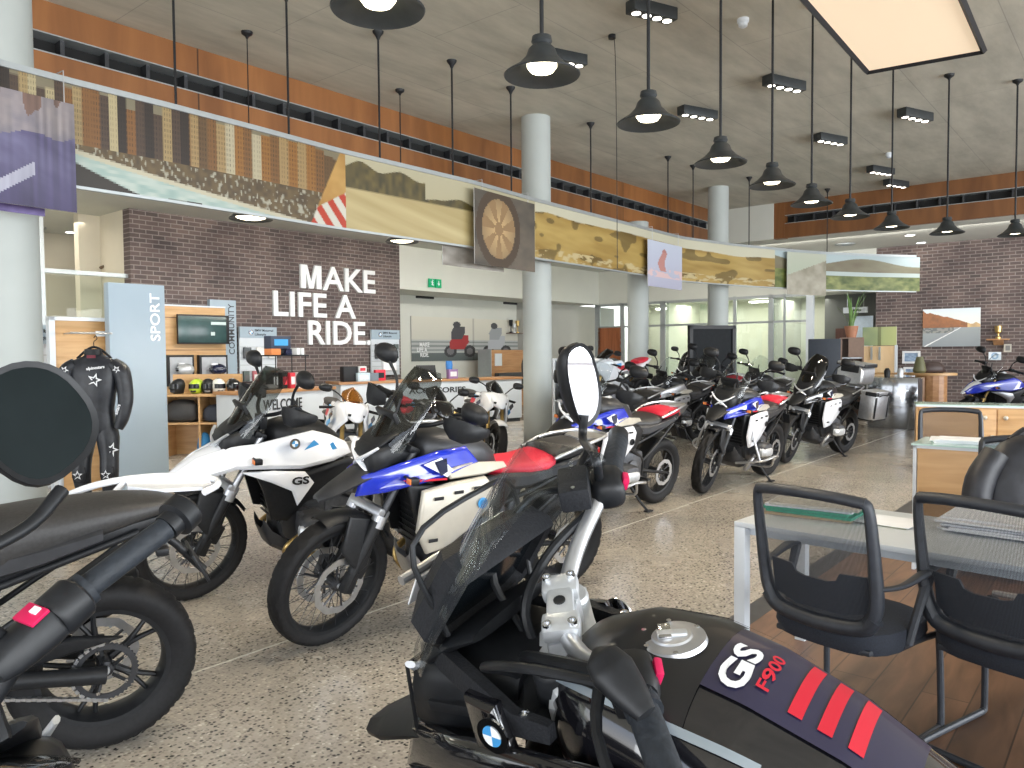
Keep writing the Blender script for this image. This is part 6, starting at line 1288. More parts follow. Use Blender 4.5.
# low counter below the plywood board, cable reel table, glossy plinth
t = thing('side_table', 'thin oak topped side table with white legs below the plywood board', 'table', hd(891, 390, 17.6), TH+PI/2); t.location.z = 0
b = MB(); b.box((0, 0, 1.0), (1.0, .5, .04), oak, None, .004); b.obj('table_top', t)
for x in (-.45, .45): b = MB(); b.box((x, 0, .49), (.05, .44, .98), wlam, None, .004); b.obj('leg', t)
pr = hd(931, 395, 16.2); t = thing('cable_reel_table', 'wooden cable reel used as a table below the right brick wall', 'table', (pr.x, pr.y, 0))
b = MB(); b.lathe([(0, 1.0), (.48, 1.0), (.48, 1.05), (0, 1.05)], (0, 0, 0), (0, 0, 1), oak, 32); b.obj('top_flange', t)
b = MB(); b.lathe([(.30, .30), (.30, 1.02)], (0, 0, 0), (0, 0, 1), oakd, 16, fn=lambda r, h, a, j: r); b.obj('drum', t, 15); b = MB(); b.lathe([(0, .28), (.46, .28), (.46, .34), (0, .34)], (0, 0, 0), (0, 0, 1), oakd, 32); b.lathe([(.2, 0), (.2, .28)], (0, 0, 0), (0, 0, 1), blk, 16); b.obj('bottom_flange', t)
soft('leather_bag', 'bag', 'dark brown leather bag lying on the cable reel table', (pr.x, pr.y, 1.05), (.55, .34, .24), mat('dark_brown_leather', (.05, .03, .025), .5), 31)
b = MB(); b.lathe([(.1, 0), (.13, .05), (.10, .2), (.06, .34), (0, .34)], (0, 0, 0), (0, 0, 1), mat('olive_bottle', (.14, .14, .07), .4), 18); tag(b.obj('jug', loc=(pr.x-.30, pr.y-.1, 1.05)), 'olive jug on the cable reel table', 'jug')
p = hd(896, 400, 15.2); b = MB(); b.box((0, 0, .5), (.9, .6, 1.0), mat('mirror_plinth', (.40, .42, .45), .08, .9, noise=.1, scale=3), None, .01); tag(b.obj('display_plinth', loc=(p.x, p.y, 0), rotz=TH+PI/2), 'mirror-clad low display plinth behind the motorcycle with aluminium cases', 'plinth')
for i, (x, m_, l_) in enumerate(((-.18, blk, 'black bottle on the mirror plinth'), (.08, cast, 'silver mug on the mirror plinth'))):
    b = MB(); b.lathe([(.05, 0), (.06, .12), (.03, .18), (0, .18)], (0, 0, 0), (0, 0, 1), m_, 14); tag(b.obj('bottle', loc=(p.x+x, p.y, 1.0)), l_, 'bottle')
# ------------------------------------------------------------------ office furniture at the right
fab = mesh_fabric('black_chair_mesh', (.025, .03, .04), 1500, .2); chp = mat('chair_black_plastic', (.022, .026, .034), .5, noise=.2, scale=30); seatf = mat('chair_seat_fabric', (.014, .018, .028), .85, noise=.3, scale=200)
def office_chair(loc, yaw, lbl, grp_='black mesh visitor chairs at the white desk', legs=True):
    """x forward, seat centre over the origin"""
    t = thing('office_chair', lbl, 'chair', (loc[0], loc[1], 0), yaw, grp_)
    b = MB(); n = 22
    def R(z, a, c_): return [Vector((a*math.copysign(abs(math.cos(q))**.6, math.cos(q))-.0, c_*math.copysign(abs(math.sin(q))**.6, math.sin(q)), z)) for q in [2*PI*i/n for i in range(n)]]
    b.loft([R(.385, .20, .20), R(.39, .235, .24), R(.43, .25, .255), R(.475, .245, .25), R(.492, .21, .21), R(.495, .1, .1)], seatf); b.obj('seat', t, 60)
    b = MB(); b.box((-.02, 0, .405), (.40, .40, .025), chp, None, .01); b.obj('seat_base', t)
    # back: frame leaning backwards
    def bp(y, z): return Vector((-.235-.10*(z-.45)/.55-.035*(1-(y/.24)**2)*0+.03*((y/.24)**2), y, z))
    fr = [bp(-.225, .50), bp(-.235, .62), bp(-.238, .80), bp(-.232, .985), bp(-.0, .995), bp(.232, .985), bp(.238, .80), bp(.235, .62), bp(.225, .50)]
    b = MB()
    b.tube([bp(-.20, .52), bp(-.232, .60), bp(-.238, .80), bp(-.234, .96), bp(-.215, .99)], [.034, .032, .026, .022, .022], chp, 8, smooth=4, flat=.8)
    b.tube([bp(.20, .52), bp(.232, .60), bp(.238, .80), bp(.234, .96), bp(.215, .99)], [.034, .032, .026, .022, .022], chp, 8, smooth=4, flat=.8)
    b.tube([bp(-.225, .985), bp(-.1, .997), bp(.1, .997), bp(.225, .985)], .022, chp, 8, smooth=4)
    b.tube([bp(-.225, .55), bp(-.17, .50), bp(0, .485), bp(.17, .50), bp(.225, .55)], .034, chp, 8, smooth=4)
    b.obj('back_frame', t, 50)
    b = MB(); ny, nz = 10, 10; V = []
    for j in range(nz+1):
        for i in range(ny+1): y = -.225+.45*i/ny; z = .525+.46*j/nz; V.append(bp(y, z)+Vector((-.02*(1-(y/.24)**2), 0, 0)))
    b.add(V, [(j*(ny+1)+i, j*(ny+1)+i+1, (j+1)*(ny+1)+i+1, (j+1)*(ny+1)+i) for j in range(nz) for i in range(ny)], fab); b.obj('back_mesh', t)
    b = MB(); R_ = [(-.20, .56), (-.20, .70), (-.10, .695), (-.085, .665), (-.05, .655), (.05, .655), (.085, .665), (.10, .695), (.20, .70), (.20, .56), (.1, .53), (-.1, .53)]
    b.prism([bp(y, z)+Vector((.012, 0, 0)) for y, z in R_], (.012, 0, 0), mat('lumbar_plastic', (.03, .038, .052), .55)); b.obj('lumbar_support', t)
    for sd in (1, -1):
        b = MB(); b.tube([(-.26, sd*.235, .665), (-.14, sd*.275, .665), (.0, sd*.29, .69), (.07, sd*.285, .685)], [.016, .016, .024, .020], chp, 8, smooth=4, flat=.6); b.tube([(.06, sd*.285, .68), (.0, sd*.275, .56), (-.04, sd*.255, .42)], [.022, .018, .018], chp, 8, smooth=4); b.obj('armrest', t)
    if legs:
        b = MB(); b.tube([(-.05, -.235, .41), (.20, -.245, .40), (.235, -.245, .37), (.25, -.25, .05), (.235, -.25, .018), (.19, -.25, .014), (-.20, -.25, .014), (-.235, -.235, .014), (-.245, -.20, .014), (-.245, .20, .014), (-.235, .235, .014), (-.20, .25, .014), (.19, .25, .014), (.235, .25, .018), (.25, .25, .05), (.235, .245, .37), (.20, .245, .40), (-.05, .235, .41)], .0135, chp, 10, smooth=3); b.obj('sled_frame', t)
    else:
        b = MB(); b.tube([(0, 0, .40), (0, 0, .08)], .03, chrm, 12); b.obj('gas_lift', t)
        for i in range(5):
            a = 2*PI*i/5; b = MB(); b.tube([(0, 0, .10), (math.cos(a)*.30, math.sin(a)*.30, .075)], [.028, .018], sil, 8); l_ = b.obj('leg', t); b = MB(); b.lathe([(.03, -.02), (.03, .02)], (math.cos(a)*.31, math.sin(a)*.31, .03), (-math.sin(a), math.cos(a), 0), blk, 16); b.obj('caster', l_)
    return t
cy = math.atan2(.617, .787)
def chair_at(pxL, pyL, pxR, pyR, zt=.985, **k):
    a = hz(pxL, pyL, zt); c_ = hz(pxR, pyR, zt); m_ = (a+c_)/2; d = (c_-a).normalized(); f_ = Vector((-d.y, d.x, 0)); f_ = f_ if f_.y > 0 else -f_
    q = m_+f_*.29; return (q.x, q.y), math.atan2(f_.y, f_.x)
q, y_ = chair_at(760, 487, 869, 504); office_chair(q, y_, 'black mesh visitor chair left of the pair, its back to the camera')
q2, y2 = chair_at(930, 498, 1046, 516); office_chair(q2, y2, 'black mesh visitor chair at the right edge, its back to the camera')
# white desk
D0 = hz(734, 521, .745); D1 = hz(936, 553, .745); dx = (D1-D0); dx.z = 0; Ld = 1.75; dx.normalize(); dy = Vector((-dx.y, dx.x, 0)); ya = math.atan2(dx.y, dx.x)
t = thing('white_desk', 'white desk with square white legs in front of the two black chairs', 'desk', (D0.x, D0.y, 0), ya)
b = MB(); b.span((0, 0, .72), (Ld, .72, .745), wlam, .004); b.span((.05, .05, .68), (Ld-.05, .67, .72), wlam); b.obj('desk_top', t)
for x in (0, Ld-.055):
    for y in (0, .665): b = MB(); b.span((x, y, 0), (x+.055, y+.055, .72), wlam, .004); b.obj('leg', t)
b = MB(); b.span((.5, .64, .25), (Ld, .66, .68), wlam); b.obj('modesty_panel', t) if False else None
def onD(x, y, z=.747): return (D0.x+dx.x*x+dy.x*y, D0.y+dx.y*x+dy.y*y, z)
grnc = mat('green_folder_card', (.02, .33, .20), .5); papr = mat('white_paper', (.80, .82, .86), .6, noise=.03); kraft = mat('kraft_card', (.46, .34, .20), .6)
def papers(name, cat, lbl, loc, yaw, w_, d_, ms, th=.006, jit=.02, seed=1, z0=0):
    t = thing(name, lbl, cat, loc, yaw); r_ = random.Random(seed); z = 0
    for i, m_ in enumerate(ms):
        b = MB(); b.box((r_.uniform(-jit, jit), r_.uniform(-jit, jit), z+th/2), (w_, d_, th), m_, Matrix.Rotation(r_.uniform(-.1, .1), 3, 'Z')); b.obj('sheet', t); z += th+.0006
    return t
papers('folder_stack', 'folder', 'green and cream folders at the left end of the white desk', onD(.22, .40), ya+.15, .40, .27, (kraft, grnc, grnc, papr, tan_), .012, .02, 3)
papers('magazine', 'magazine', 'open landscape brochure beside the green folders on the white desk', onD(.50, .44), ya-.1, .30, .22, (mat('brochure_print', (.22, .24, .16), .4, noise=.5, scale=12), papr), .003, .01, 5)
papers('paper_stack', 'papers', 'loose stack of white papers at the back middle of the white desk', onD(.98, .56), ya+.05, .44, .28, (papr,)*7, .008, .03, 8)
b = MB(); b.box((0, 0, .085), (.24, .10, .17), ply, None, .004); b.box((0, -.06, .03), (.2, .03, .06), oak, None, .004); tag(b.obj('wooden_organiser', loc=onD(1.22, .45), rotz=ya), 'light wooden desk organiser behind the right visitor chair', 'organiser')
b = MB(); b.box((0, 0, .06), (.26, .18, .12), mat('brown_box_card', (.20, .13, .09), .6), None, .004); b.span((-.13, -.1, .05), (.13, -.092, .09), kraft); tag(b.obj('brown_box', loc=onD(1.50, .40), rotz=ya), 'brown gift box on the desk seen through the right chair mesh', 'box')
b = MB(); b.box((0, 0, .10), (.03, .22, .20), mat('navy_folder', (.02, .05, .14), .5), None, .003); tag(b.obj('ring_binder', loc=onD(1.68, .42), rotz=ya), 'navy ring binder upright at the far right of the white desk', 'binder')
b = MB(); b.tube([(-.12, 0, .004), (-.05, .03, .05), (.03, -.02, .07), (.10, .02, .02), (.14, .05, .004)], .005, lm, 6, smooth=4); b.sphere((0, 0, .06), .035, lm, 10, 6); b.tube([(-.08, -.02, .03), (-.02, .02, .10), (.05, .03, .08)], .006, lm, 6, smooth=4); tag(b.obj('trailing_plant', loc=onD(1.42, .46, .87)), 'small trailing green plant on the brown box on the desk', 'plant')
# oak fronted cabinet behind the desk with a glass top
K0 = hz(913, 445, .95); kd = Vector((.79, -.61, 0)); K0 = hd(913, 445, 5.35); hK = K0.z
t = thing('oak_cabinet', 'oak fronted cabinet with white edges and a glass top behind the right visitor chair', 'cabinet', (K0.x, K0.y, 0), math.atan2(kd.y, kd.x))
b = MB(); b.span((.025, .01, .1), (1.45, .5, hK-.02), oak, .002); b.obj('body', t)
b = MB(); b.span((0, 0, 0), (.022, .5, hK), wlam); b.span((1.45, 0, 0), (1.472, .5, hK), wlam); b.span((0, 0, hK-.02), (1.472, .5, hK), wlam); b.span((0, 0, .08), (1.47, .5, .1), wlam); b.obj('edge_frame', t)
b = MB(); b.span((-.01, -.01, hK), (1.48, .51, hK+.012), mat('green_glass_top', (.45, .62, .58), .06, noise=.05)); b.obj('glass_top', t)
kdn = Vector((-kd.y, kd.x, 0))
def onK(x, y): return (K0.x+kd.x*x+kdn.x*y, K0.y+kd.y*x+kdn.y*y, hK+.012)
papers('paper_stack', 'papers', 'white papers on the glass top of the oak cabinet', onK(.30, .28), math.atan2(kd.y, kd.x)+.1, .42, .28, (papr,)*4, .006, .04, 11)
papers('folder_stack', 'folder', 'sky blue folders beside the papers on the glass topped cabinet', onK(.74, .30), math.atan2(kd.y, kd.x)-.1, .42, .28, (mat('sky_blue_card', (.20, .52, .78), .5), mat('sky_blue_card', (0, 0, 0)), papr), .012, .02, 12)
# chairs behind it
q = hd(955, 430, 6.6); office_chair((q.x, q.y), TH+PI+.3, 'small black mesh office chair behind the glass topped cabinet', None, False)
q = hd(1040, 470, 4.3); tj = office_chair((q.x+.05, q.y), TH+PI+.5, 'black office chair draped with a dark leather jacket at the right edge', None, False)
t = thing('leather_jacket', 'dark leather jacket draped over the chair back at the right edge', 'jacket', (q.x+.02, q.y+.0, -.03), TH+.5)
b = MB(); jm = mat('dark_jacket_leather', (.014, .015, .02), .45, noise=.4, scale=14, bump=.7)
b.loft([[Vector((qq.z+ox, qq.y, z)) for qq in ring_at(0, 0, w_, h_, 2.4, 24)] for z, w_, h_, ox in ((.42, .32, .13, 0), (.60, .33, .14, 0), (.80, .31, .13, .01), (.95, .27, .11, .03), (1.03, .20, .09, .05), (1.07, .12, .06, .05), (1.08, .04, .03, .05))], jm)
for sd in (1, -1): b.tube([(.0, sd*.24, .98), (-.02, sd*.33, .82), (-.04, sd*.36, .60), (-.02, sd*.33, .40)], [.07, .08, .075, .06], jm, 12, smooth=4)
b.obj('jacket_body', t, 60); b = MB(); b.tube([(.12, -.12, 1.03), (.16, 0, 1.09), (.12, .12, 1.03)], [.03, .035, .03], jm, 10, smooth=4); b.obj('collar', t)
# far oak cabinets at right
q0 = hz(936, 406, .92); q0 = hd(955, 406, 9.6); 
t = thing('oak_sideboard', 'long oak sideboard with round knobs and a glass top at the far right', 'sideboard', (q0.x-.35, q0.y+.25, 0), math.atan2(-.64, .77)); hS = q0.z; t.rotation_euler.z = -.45
b = MB(); b.span((0, .01, .06), (2.6, .5, hS-.02), oak); b.obj('body', t); b = MB(); b.span((-.01, -.01, hS-.02), (2.62, .52, hS), wlam); b.span((-.01, -.01, hS), (2.62, .52, hS+.012), mat('green_glass_top', (0, 0, 0))); b.obj('glass_top', t)
for i in range(3):
    b = MB(); x = .03+i*.86; b.span((x, -.006, .1), (x+.84, .012, hS-.04), oak, .003); d_ = b.obj('door', t)
    for kx in ((.72, hS-.14), (.80, hS-.38)) if i < 1 else ((.08, hS-.14),): b = MB(); b.sphere((x+kx[0], -.03, kx[1]), .028, tan_, 12, 8); b.obj('knob', d_)
# ------------------------------------------------------------------ motorcycles of the show
HD = (-.8, -.6)
adventure_bike('white adventure motorcycle with light blue tank mark, left of the blue one', hz(190, 599), HD, steer=6, lean=8, lod=0, screen=smoke, seatm=(grys, grys), stanch=alu, group=None)
adventure_bike('blue adventure motorcycle with red rider seat, standing in front of the white one', hz(327, 643), HD, steer=14, lean=8, lod=0, paint=blu, top=dgm, lowerk='adv', lower=tan_, beak=dgm, seatm=(redm, blks), screen=smoke, stanch=dgm, mirz=(.05, .2))
adventure_bike('blue and silver adventure motorcycle directly behind the upright mirror of the black one', hz(545, 527), (-.72, -.69), steer=14, lean=8, lod=1, paint=blu, top=dgm, lowerk='adv', lower=wht, beak=blk, seatm=(blks, redm), bars=alu, screen=clear)
adventure_bike('blue and silver adventure motorcycle with knobbly front tyre beyond the left visitor chair', hz(703, 493), (-.66, -.75), steer=10, lean=8, lod=1, paint=blu, top=dgm, lowerk='adv', lower=wht, beak=blk, seatm=(blks, redm), bars=alu, tread=2, screen=clear)
adventure_bike('black adventure motorcycle with three aluminium cases, rightmost of the front row', hz(786, 463), (-.75, -.66), steer=12, lean=8, lod=1, paint=gls, top=blk, lowerk='adv', lower=wht, beak=blk, cases=True, seatm=(blks, blks), screen=smokeb, bars=None, screenh=1.05)
# second row, behind the first
sport_bike('black racing motorcycle with red seats between the two white racing motorcycles', (-.86, 8.75, 0), (.50, -.866), steer=0, screen=smokeb, seatm=(redm, redm), body=gls, stripe=False)
adventure_bike('grey adventure motorcycle with clear screen in the second row right of the middle column', hz(566, 470), (-.72, -.69), steer=8, lod=2, paint=dgm, top=blk, lowerk='adv', lower=sil, beak=blk, seatm=(blks, blks), screen=clear)
adventure_bike('silver grey adventure motorcycle in the second row left of the black floor display', hz(640, 449), (-.7, -.71), steer=8, lod=2, paint=sil, top=blk, lower=sil, lowerk='adv', beak=blk, seatm=(blks, blks), screen=clear)
adventure_bike('black adventure motorcycle with red seat standing in front of the black floor display', hz(682, 436), (-.7, -.71), steer=8, lod=2, paint=gls, top=blk, lower=dgm, lowerk='adv', beak=blk, seatm=(blks, redm), screen=smoke, scale=1.1)
adventure_bike('dark adventure motorcycle behind the second blue and silver one, below the glazed offices', hz(735, 437), (-.7, -.71), steer=8, lod=2, paint=dgm, top=blk, lower=sil, lowerk='adv', beak=blk, seatm=(blks, blks), screen=clear)
adventure_bike('black touring motorcycle with tall handlebars furthest back beside the right far column', hz(672, 416), (-.5, -.86), steer=0, lod=2, paint=gls, top=blk, lower=blk, lowerk='adv', beak=blk, seatm=(blks, blks), screen=smokeb, scale=1.1)
sport_bike('white racing motorcycle with amber screen in front of the WELCOME counter', hz(347, 494), (.42, -.9), steer=0)
sport_bike('white racing motorcycle with blue stripes in front of the ACCESSORIES counter', hz(493, 467), (.36, -.93), steer=0, screen=smokeb)
p = hd(590, 372, 13.6); sport_bike('white and black racing motorcycle raised on a plinth left of the brown door', (p.x-.1, p.y, 0), (-.75, -.66), steer=0, screen=smokeb, seatm=(redm, redm), stripe=False); o = [x for x in bpy.data.objects if x.get('label', '').startswith('white and black racing')][0]; o.location.z = .45
b = MB(); b.box((0, 0, .22), (2.0, .8, .44), wlam, None, .01); tag(b.obj('bike_plinth', loc=(o.location.x-.55, o.location.y-.5, 0), rotz=o.rotation_euler.z), 'low white plinth under the white and black racing motorcycle', 'plinth')
adventure_bike('blue motorcycle with golden fork parked on the right below the road picture', hz(962, 437), (-.97, -.25), steer=10, lod=2, paint=blu, top=blk, lowerk='tri', lower=sil, beak=wht, seatm=(blks, blks), screen=clear, stanch=gold, clamps=gold)
adventure_bike('silver and black motorcycle parked at the far right edge below the wall shelf', hz(1019, 446), (-.97, -.25), steer=10, lod=2, paint=sil, top=blk, lowerk='adv', lower=sil, beak=blk, seatm=(blks, blks), screen=clear)
# left: black bike seen by its tail, and one more behind it
rear = hz(106, 741); Hb = Vector((-.86, -.51, 0)); fp = rear+Hb*1.53*1.03
adventure_bike('black motorcycle leaving the frame at left, its rear wheel towards the aisle', (fp.x, fp.y), Hb, steer=0, lean=7, lod=0, paint=gls, top=blk, lowerk='adv', lower=blk, beak=blk, seatm=(blks, blks), screen=smoke, engine='twin', rearspoked=False, rack=False, hugger=False, fatseat=True, mirrors=(0, 0), handguard=False, decals='none')
b7 = [x for x in bpy.data.objects if x.get('label', '').startswith('black motorcycle leaving')][0]
b = MB(); b.tube([(.20, -.20, .90), (.0, -.22, .965), (-.22, -.20, .985), (-.40, -.12, .98), (-.42, -.04, .975), (-.36, .02, .965)], .014, wht, 10, smooth=4)
b.loft([[Vector((x, y, z)) for y, z in ((-.20, .962), (y1, .962), (y1, .976), (-.20, .976))] for x, y1 in ((-.10, -.12), (-.20, -.04), (-.36, -.02), (-.40, -.06))], wht)
b.tube([(-.1, -.21, .975), (-.02, -.14, .91), (.05, -.10, .86)], .012, wht, 8); o = b.obj('luggage_rack', b7); lab(o, 'white luggage rack')
# ------------------------------------------------------------------ the black motorcycle in the foreground
def rmat(o): return Matrix.LocRotScale(o.location, o.rotation_euler, o.scale)
H1 = Vector((-.81, .586, 0)).normalized(); L1 = Vector((-H1.y, H1.x, 0)); yk = hd(566, 622, 1.25)
LEAN1 = 11; SC1 = 1.0
fp = Vector((yk.x, yk.y, 0))+H1*.41*SC1-L1*1.1*math.sin(math.radians(LEAN1)); ST1 = 34
b1 = adventure_bike('black adventure motorcycle with silver handlebar and three red tank stripes in the foreground', (fp.x, fp.y), H1, steer=ST1, lean=LEAN1, lod=0, paint=gls, top=mat('satin_black_tank', (.012, .012, .013), .38, coat=.2, noise=.1, spec=.4), lowerk='adv', lower=gls, beak=blk, seatm=(blks, blks), screen=clear, cockpit=True, engine='twin', scale=SC1, decals='none', mirrors=(0, 0), handguard=False)
def px_of(P):
    P = Vector(P)-Vector((0, 0, CZ)); return (round(512+F*P.dot(rtv)/P.dot(fwd)), round(384-F*P.dot(upv)/P.dot(fwd)))
def rmat(o): return Matrix.LocRotScale(o.location, o.rotation_euler, o.scale)
PXL=[]
def PX(*a): PXL.append(a)
def cockpit_parts(root, steer):
    st = Rx((1.17, 0, 1.0), (-.438, 0, .899), math.radians(steer)); I = Matrix.Identity(4)
    # yoke with risers, bolts, ignition
    b = MB(); b.loft([[Vector((1.12+x, y, z)) for x, y in ((-.035, -.13), (.0, -.145), (.035, -.13), (.03, -.06), (.05, -.03), (.05, .03), (.03, .06), (.035, .13), (0, .145), (-.035, .13), (-.045, .05), (-.055, 0), (-.045, -.05))] for z in (1.045, 1.072)], cast); y_ = b.obj('triple_clamp', root)
    b.v = []; b = MB()
    for sd in (1, -1):
        b = MB(); b.lathe([(.034, -.0), (.034, .022), (.028, .028), (.012, .028), (.012, .022), (0, .022)], (1.12, sd*.105, 1.062), (-.3, 0, 1), cast, 24); b.xf(st); b.obj('fork_cap', y_)
    b = MB()
    for sd in (1, -1):
        b.box((1.12, sd*.045, 1.10), (.055, .045, .07), cast, None, .012); b.box((1.12, sd*.045, 1.15), (.062, .046, .028), cast, None, .010)
    b.box((1.12, 0, 1.155), (.045, .10, .016), cast, None, .006); b.xf(st); r_ = b.obj('handlebar_riser', root)
    b = MB()
    for sd in (1, -1):
        for dx_ in (-.02, .02): b.lathe([(.0075, 0), (.0075, .008), (.004, .008), (.004, .004), (0, .004)], (1.12+dx_, sd*.055, 1.162), (0, 0, 1), chrm, 12)
    b.lathe([(.010, 0), (.010, .002), (.007, .002), (.007, .001)], (1.12, 0, 1.163), (0, 0, 1), blk, 16); b.xf(st); b.obj('clamp_bolt', r_)
    for o in (y_,): o.data.transform(st)
    b = MB(); b.lathe([(.03, -.03), (.03, .03), (.026, .036), (0, .036)], (1.175, -.0, 1.075), (0, 0, 1), blk, 24); b.box((1.175, 0, 1.113), (.03, .008, .006), dgm); b.xf(st @ Matrix.Translation((0, .085, 0)) @ Matrix.Translation((-.03, 0, 0))); b.obj('ignition_cap', root)
    # display in a black hood
    R_ = Matrix.Rotation(.95, 3, 'Y'); c_ = Vector((1.285, 0, 1.175)); R4 = Matrix.Translation(c_) @ R_.to_4x4()
    b = MB(); b.loft([[R4@Vector((z, y, d_)) for z, y in ((-.085*k_, -.125*k_), (.06*k_, -.135*k_), (.085*k_, -.10*k_), (.085*k_, .10*k_), (.06*k_, .135*k_), (-.085*k_, .125*k_))] for k_, d_ in ((.7, .05), (1.0, .02), (1.05, -.02), (1.0, -.035), (.93, -.03), (.88, -.012))], blkt); d_ = b.obj('dashboard', root, 30)
    b = MB(); b.add([R4@Vector((z, y, -.018)) for z, y in ((-.078, -.112), (.075, -.115), (.078, .112), (-.078, .112))], [(0, 1, 2, 3)], scrn); b.obj('display', d_)
    b = MB(); b.tube([(1.27, -.12, 1.12), (1.30, -.14, 1.28), (1.26, 0, 1.33), (1.30, .14, 1.28), (1.27, .12, 1.12)], .005, blk, 8, smooth=4); b.obj('screen_frame', root)
    windscreen(root, I, 1.42, 1.05, 1.16, 1.42, .30, .25, clear, cur=.10, n=20, rows=16, t=.004)
    b = MB(); b.tube([(1.33, -.14, 1.22), (1.36, .12, 1.20)], .009, alu, 10); b.box((1.375, .05, 1.16), (.003, .07, .06), whb, Matrix.Rotation(-.5, 3, 'Y')); b.obj('gps_bar', root)
    # cockpit side arms
    for sd in (1, -1):
        b = MB(); b.loft([[Vector((x, sd*y+s2*sd, z)) for s2, z in ((-w_, z_-h_), (w_, z_-h_), (w_*.8, z_+h_), (-w_*.8, z_+h_))] for x, y, z_, w_, h_ in ((1.40, .05, 1.03, .014, .014), (1.31, .10, 1.065, .015, .02), (1.21, .14, 1.06, .014, .02), (1.12, .16, 1.035, .012, .018), (1.05, .165, 1.04, .01, .014))], blkt); o = b.obj('fairing_arm', root, 40)
        for x, y, z_ in ((1.29, .108, 1.086), (1.10, .162, 1.052)):
            b = MB(); b.lathe([(.008, 0), (.008, .004), (.004, .005), (.004, .002), (0, .002)], (x, sd*y, z_), (0, 0, 1), chrm, 12); b.obj('screw', o)
        b = MB(); b.box((1.22, sd*.09, 1.0), (.22, .09, .02), blk, Matrix.Rotation(.15, 3, 'Y'), .006); b.obj('cockpit_tray', root)
        # brake hoses
        b = MB(); b.tube([(1.03, sd*.235, 1.21), (1.16, sd*.20, 1.23), (1.24, sd*.11, 1.15), (1.20, sd*.05, 1.05), (1.22, sd*.05, .9)], .007, blk, 8, smooth=6); b.xf(st); b.obj('hose', root)
        b = MB(); b.tube([(1.04, sd*.20, 1.20), (1.14, sd*.12, 1.16), (1.19, sd*.05, 1.10), (1.16, sd*.0, 1.0)], .009, blk, 8, smooth=6); b.xf(st); b.obj('cable', root)
    # mesh light guard ahead of the fairing
    b = MB()
    for i in range(5):
        for j in range(7):
            y = -.11+.037*j+(.018 if i % 2 else 0); z = .88+.032*i; P_ = [Vector((1.39, y*.7+.02*math.cos(a), z+.02*math.sin(a))) for a in [PI/6+PI/3*q for q in range(6)]]
            b.tube(P_, .0022, blk, 4, closed=True)
    b.tube([(1.39, -.11, .87), (1.39, -.11, 1.03), (1.39, .11, 1.03), (1.39, .11, .87)], .005, blk, 6, closed=True); b.obj('headlight_guard', root)
    # emblem panel on the left nose
    for sd in (1, -1):
        b = MB(); b.panel([(1.21, 1.06, .165), (1.14, 1.065, .175), (1.06, .90, .20), (1.03, .70, .20), (1.10, .70, .195), (1.155, .90, .19)], gls, side=sd, bulge=.012, inset=.012); o = b.obj('nose_side_panel', root)
        b = MB(); roundel(b, (1.135, sd*.196, 1.03), .028, (-sd, 0, .0), (0, 0, 1), .004); b.obj('badge', o)
    # big switchgear, reservoir
    for sd in (1, -1):
        b = MB(); b.loft([[Vector((1.018+q.y, sd*yy, 1.212+q.z)) for q in ring_at(0, 0, w_, w_*.95, 2.8, 20)] for yy, w_ in ((.19, .02), (.20, .030), (.24, .034), (.258, .030))], blk); s_ = b.obj('switchgear', root, 50); s_.data.transform(st)
        b = MB(); b.box((.985, sd*.225, 1.222), (.012, .030, .022), mat('red_switch', (.55, .01, .08), .4), Matrix.Rotation(-.4, 3, 'Y'), .004); b.xf(st); b.obj('red_switch', s_)
    b = MB(); b.box((1.075, -.19, 1.245), (.055, .085, .045), blkt, None, .008)
    for y in (-.225, -.155): b.lathe([(.004, 0), (.004, .003), (0, .003)], (1.075, y, 1.268), (0, 0, 1), chrm, 8)
    b.xf(st); b.obj('brake_fluid_reservoir', root)
    # tank: trim, stripes, lettering
    def TS(x, a):      # tank skin: x along, a angle from the top towards the left (+) side
        secs = ((1.12, 1.01, .05, .03), (1.08, 1.005, .12, .10), (1.0, .995, .165, .135), (.90, .985, .185, .140), (.80, .965, .18, .135), (.68, .935, .16, .115), (.56, .895, .13, .085), (.46, .86, .09, .045))
        for s0, s1 in zip(secs, secs[1:]):
            if s1[0] <= x <= s0[0] or s1 is secs[-1]:
                q = (s0[0]-x)/(s0[0]-s1[0]); q = max(0, min(1, q)); z, hw, hh = [s0[i]+(s1[i]-s0[i])*q for i in (1, 2, 3)]; break
        e = 2.5; s_, c_ = math.sin(a), math.cos(a)
        return Vector((x, hw*math.copysign(abs(s_)**(2/e), s_), z+hh*math.copysign(abs(c_)**(2/e), c_)))
    b = MB(); xs_ = [1.12-.66*i/36 for i in range(37)]
    b.loft([[TS(x, 2*PI*j/40) for j in range(40)] for x in xs_], gls); o = b.obj('tank_shell', root, 60)
    def patch(x0, x1, a0, a1, m, off=.003, nx=14, na=8, nm='tank_trim', fx=None):
        b = MB(); V = []
        for i in range(nx+1):
            for j in range(na+1):
                x = x0+(x1-x0)*i/nx; a = (a0(x) if callable(a0) else a0)+((a1(x) if callable(a1) else a1)-(a0(x) if callable(a0) else a0))*j/na
                p = TS(x, a); n_ = Vector((0, math.sin(a), math.cos(a))); V.append(p+n_*off)
        b.add(V, [(i*(na+1)+j, i*(na+1)+j+1, (i+1)*(na+1)+j+1, (i+1)*(na+1)+j) for i in range(nx) for j in range(na)], m); return b.obj(nm, o, 60)
    sat = mat('satin_black_tank', (0, 0, 0))
    patch(1.10, .86, lambda x: -.75+.25*(.9-x), lambda x: .75-.25*(.9-x), sat, .004, nm='tank_top_panel')
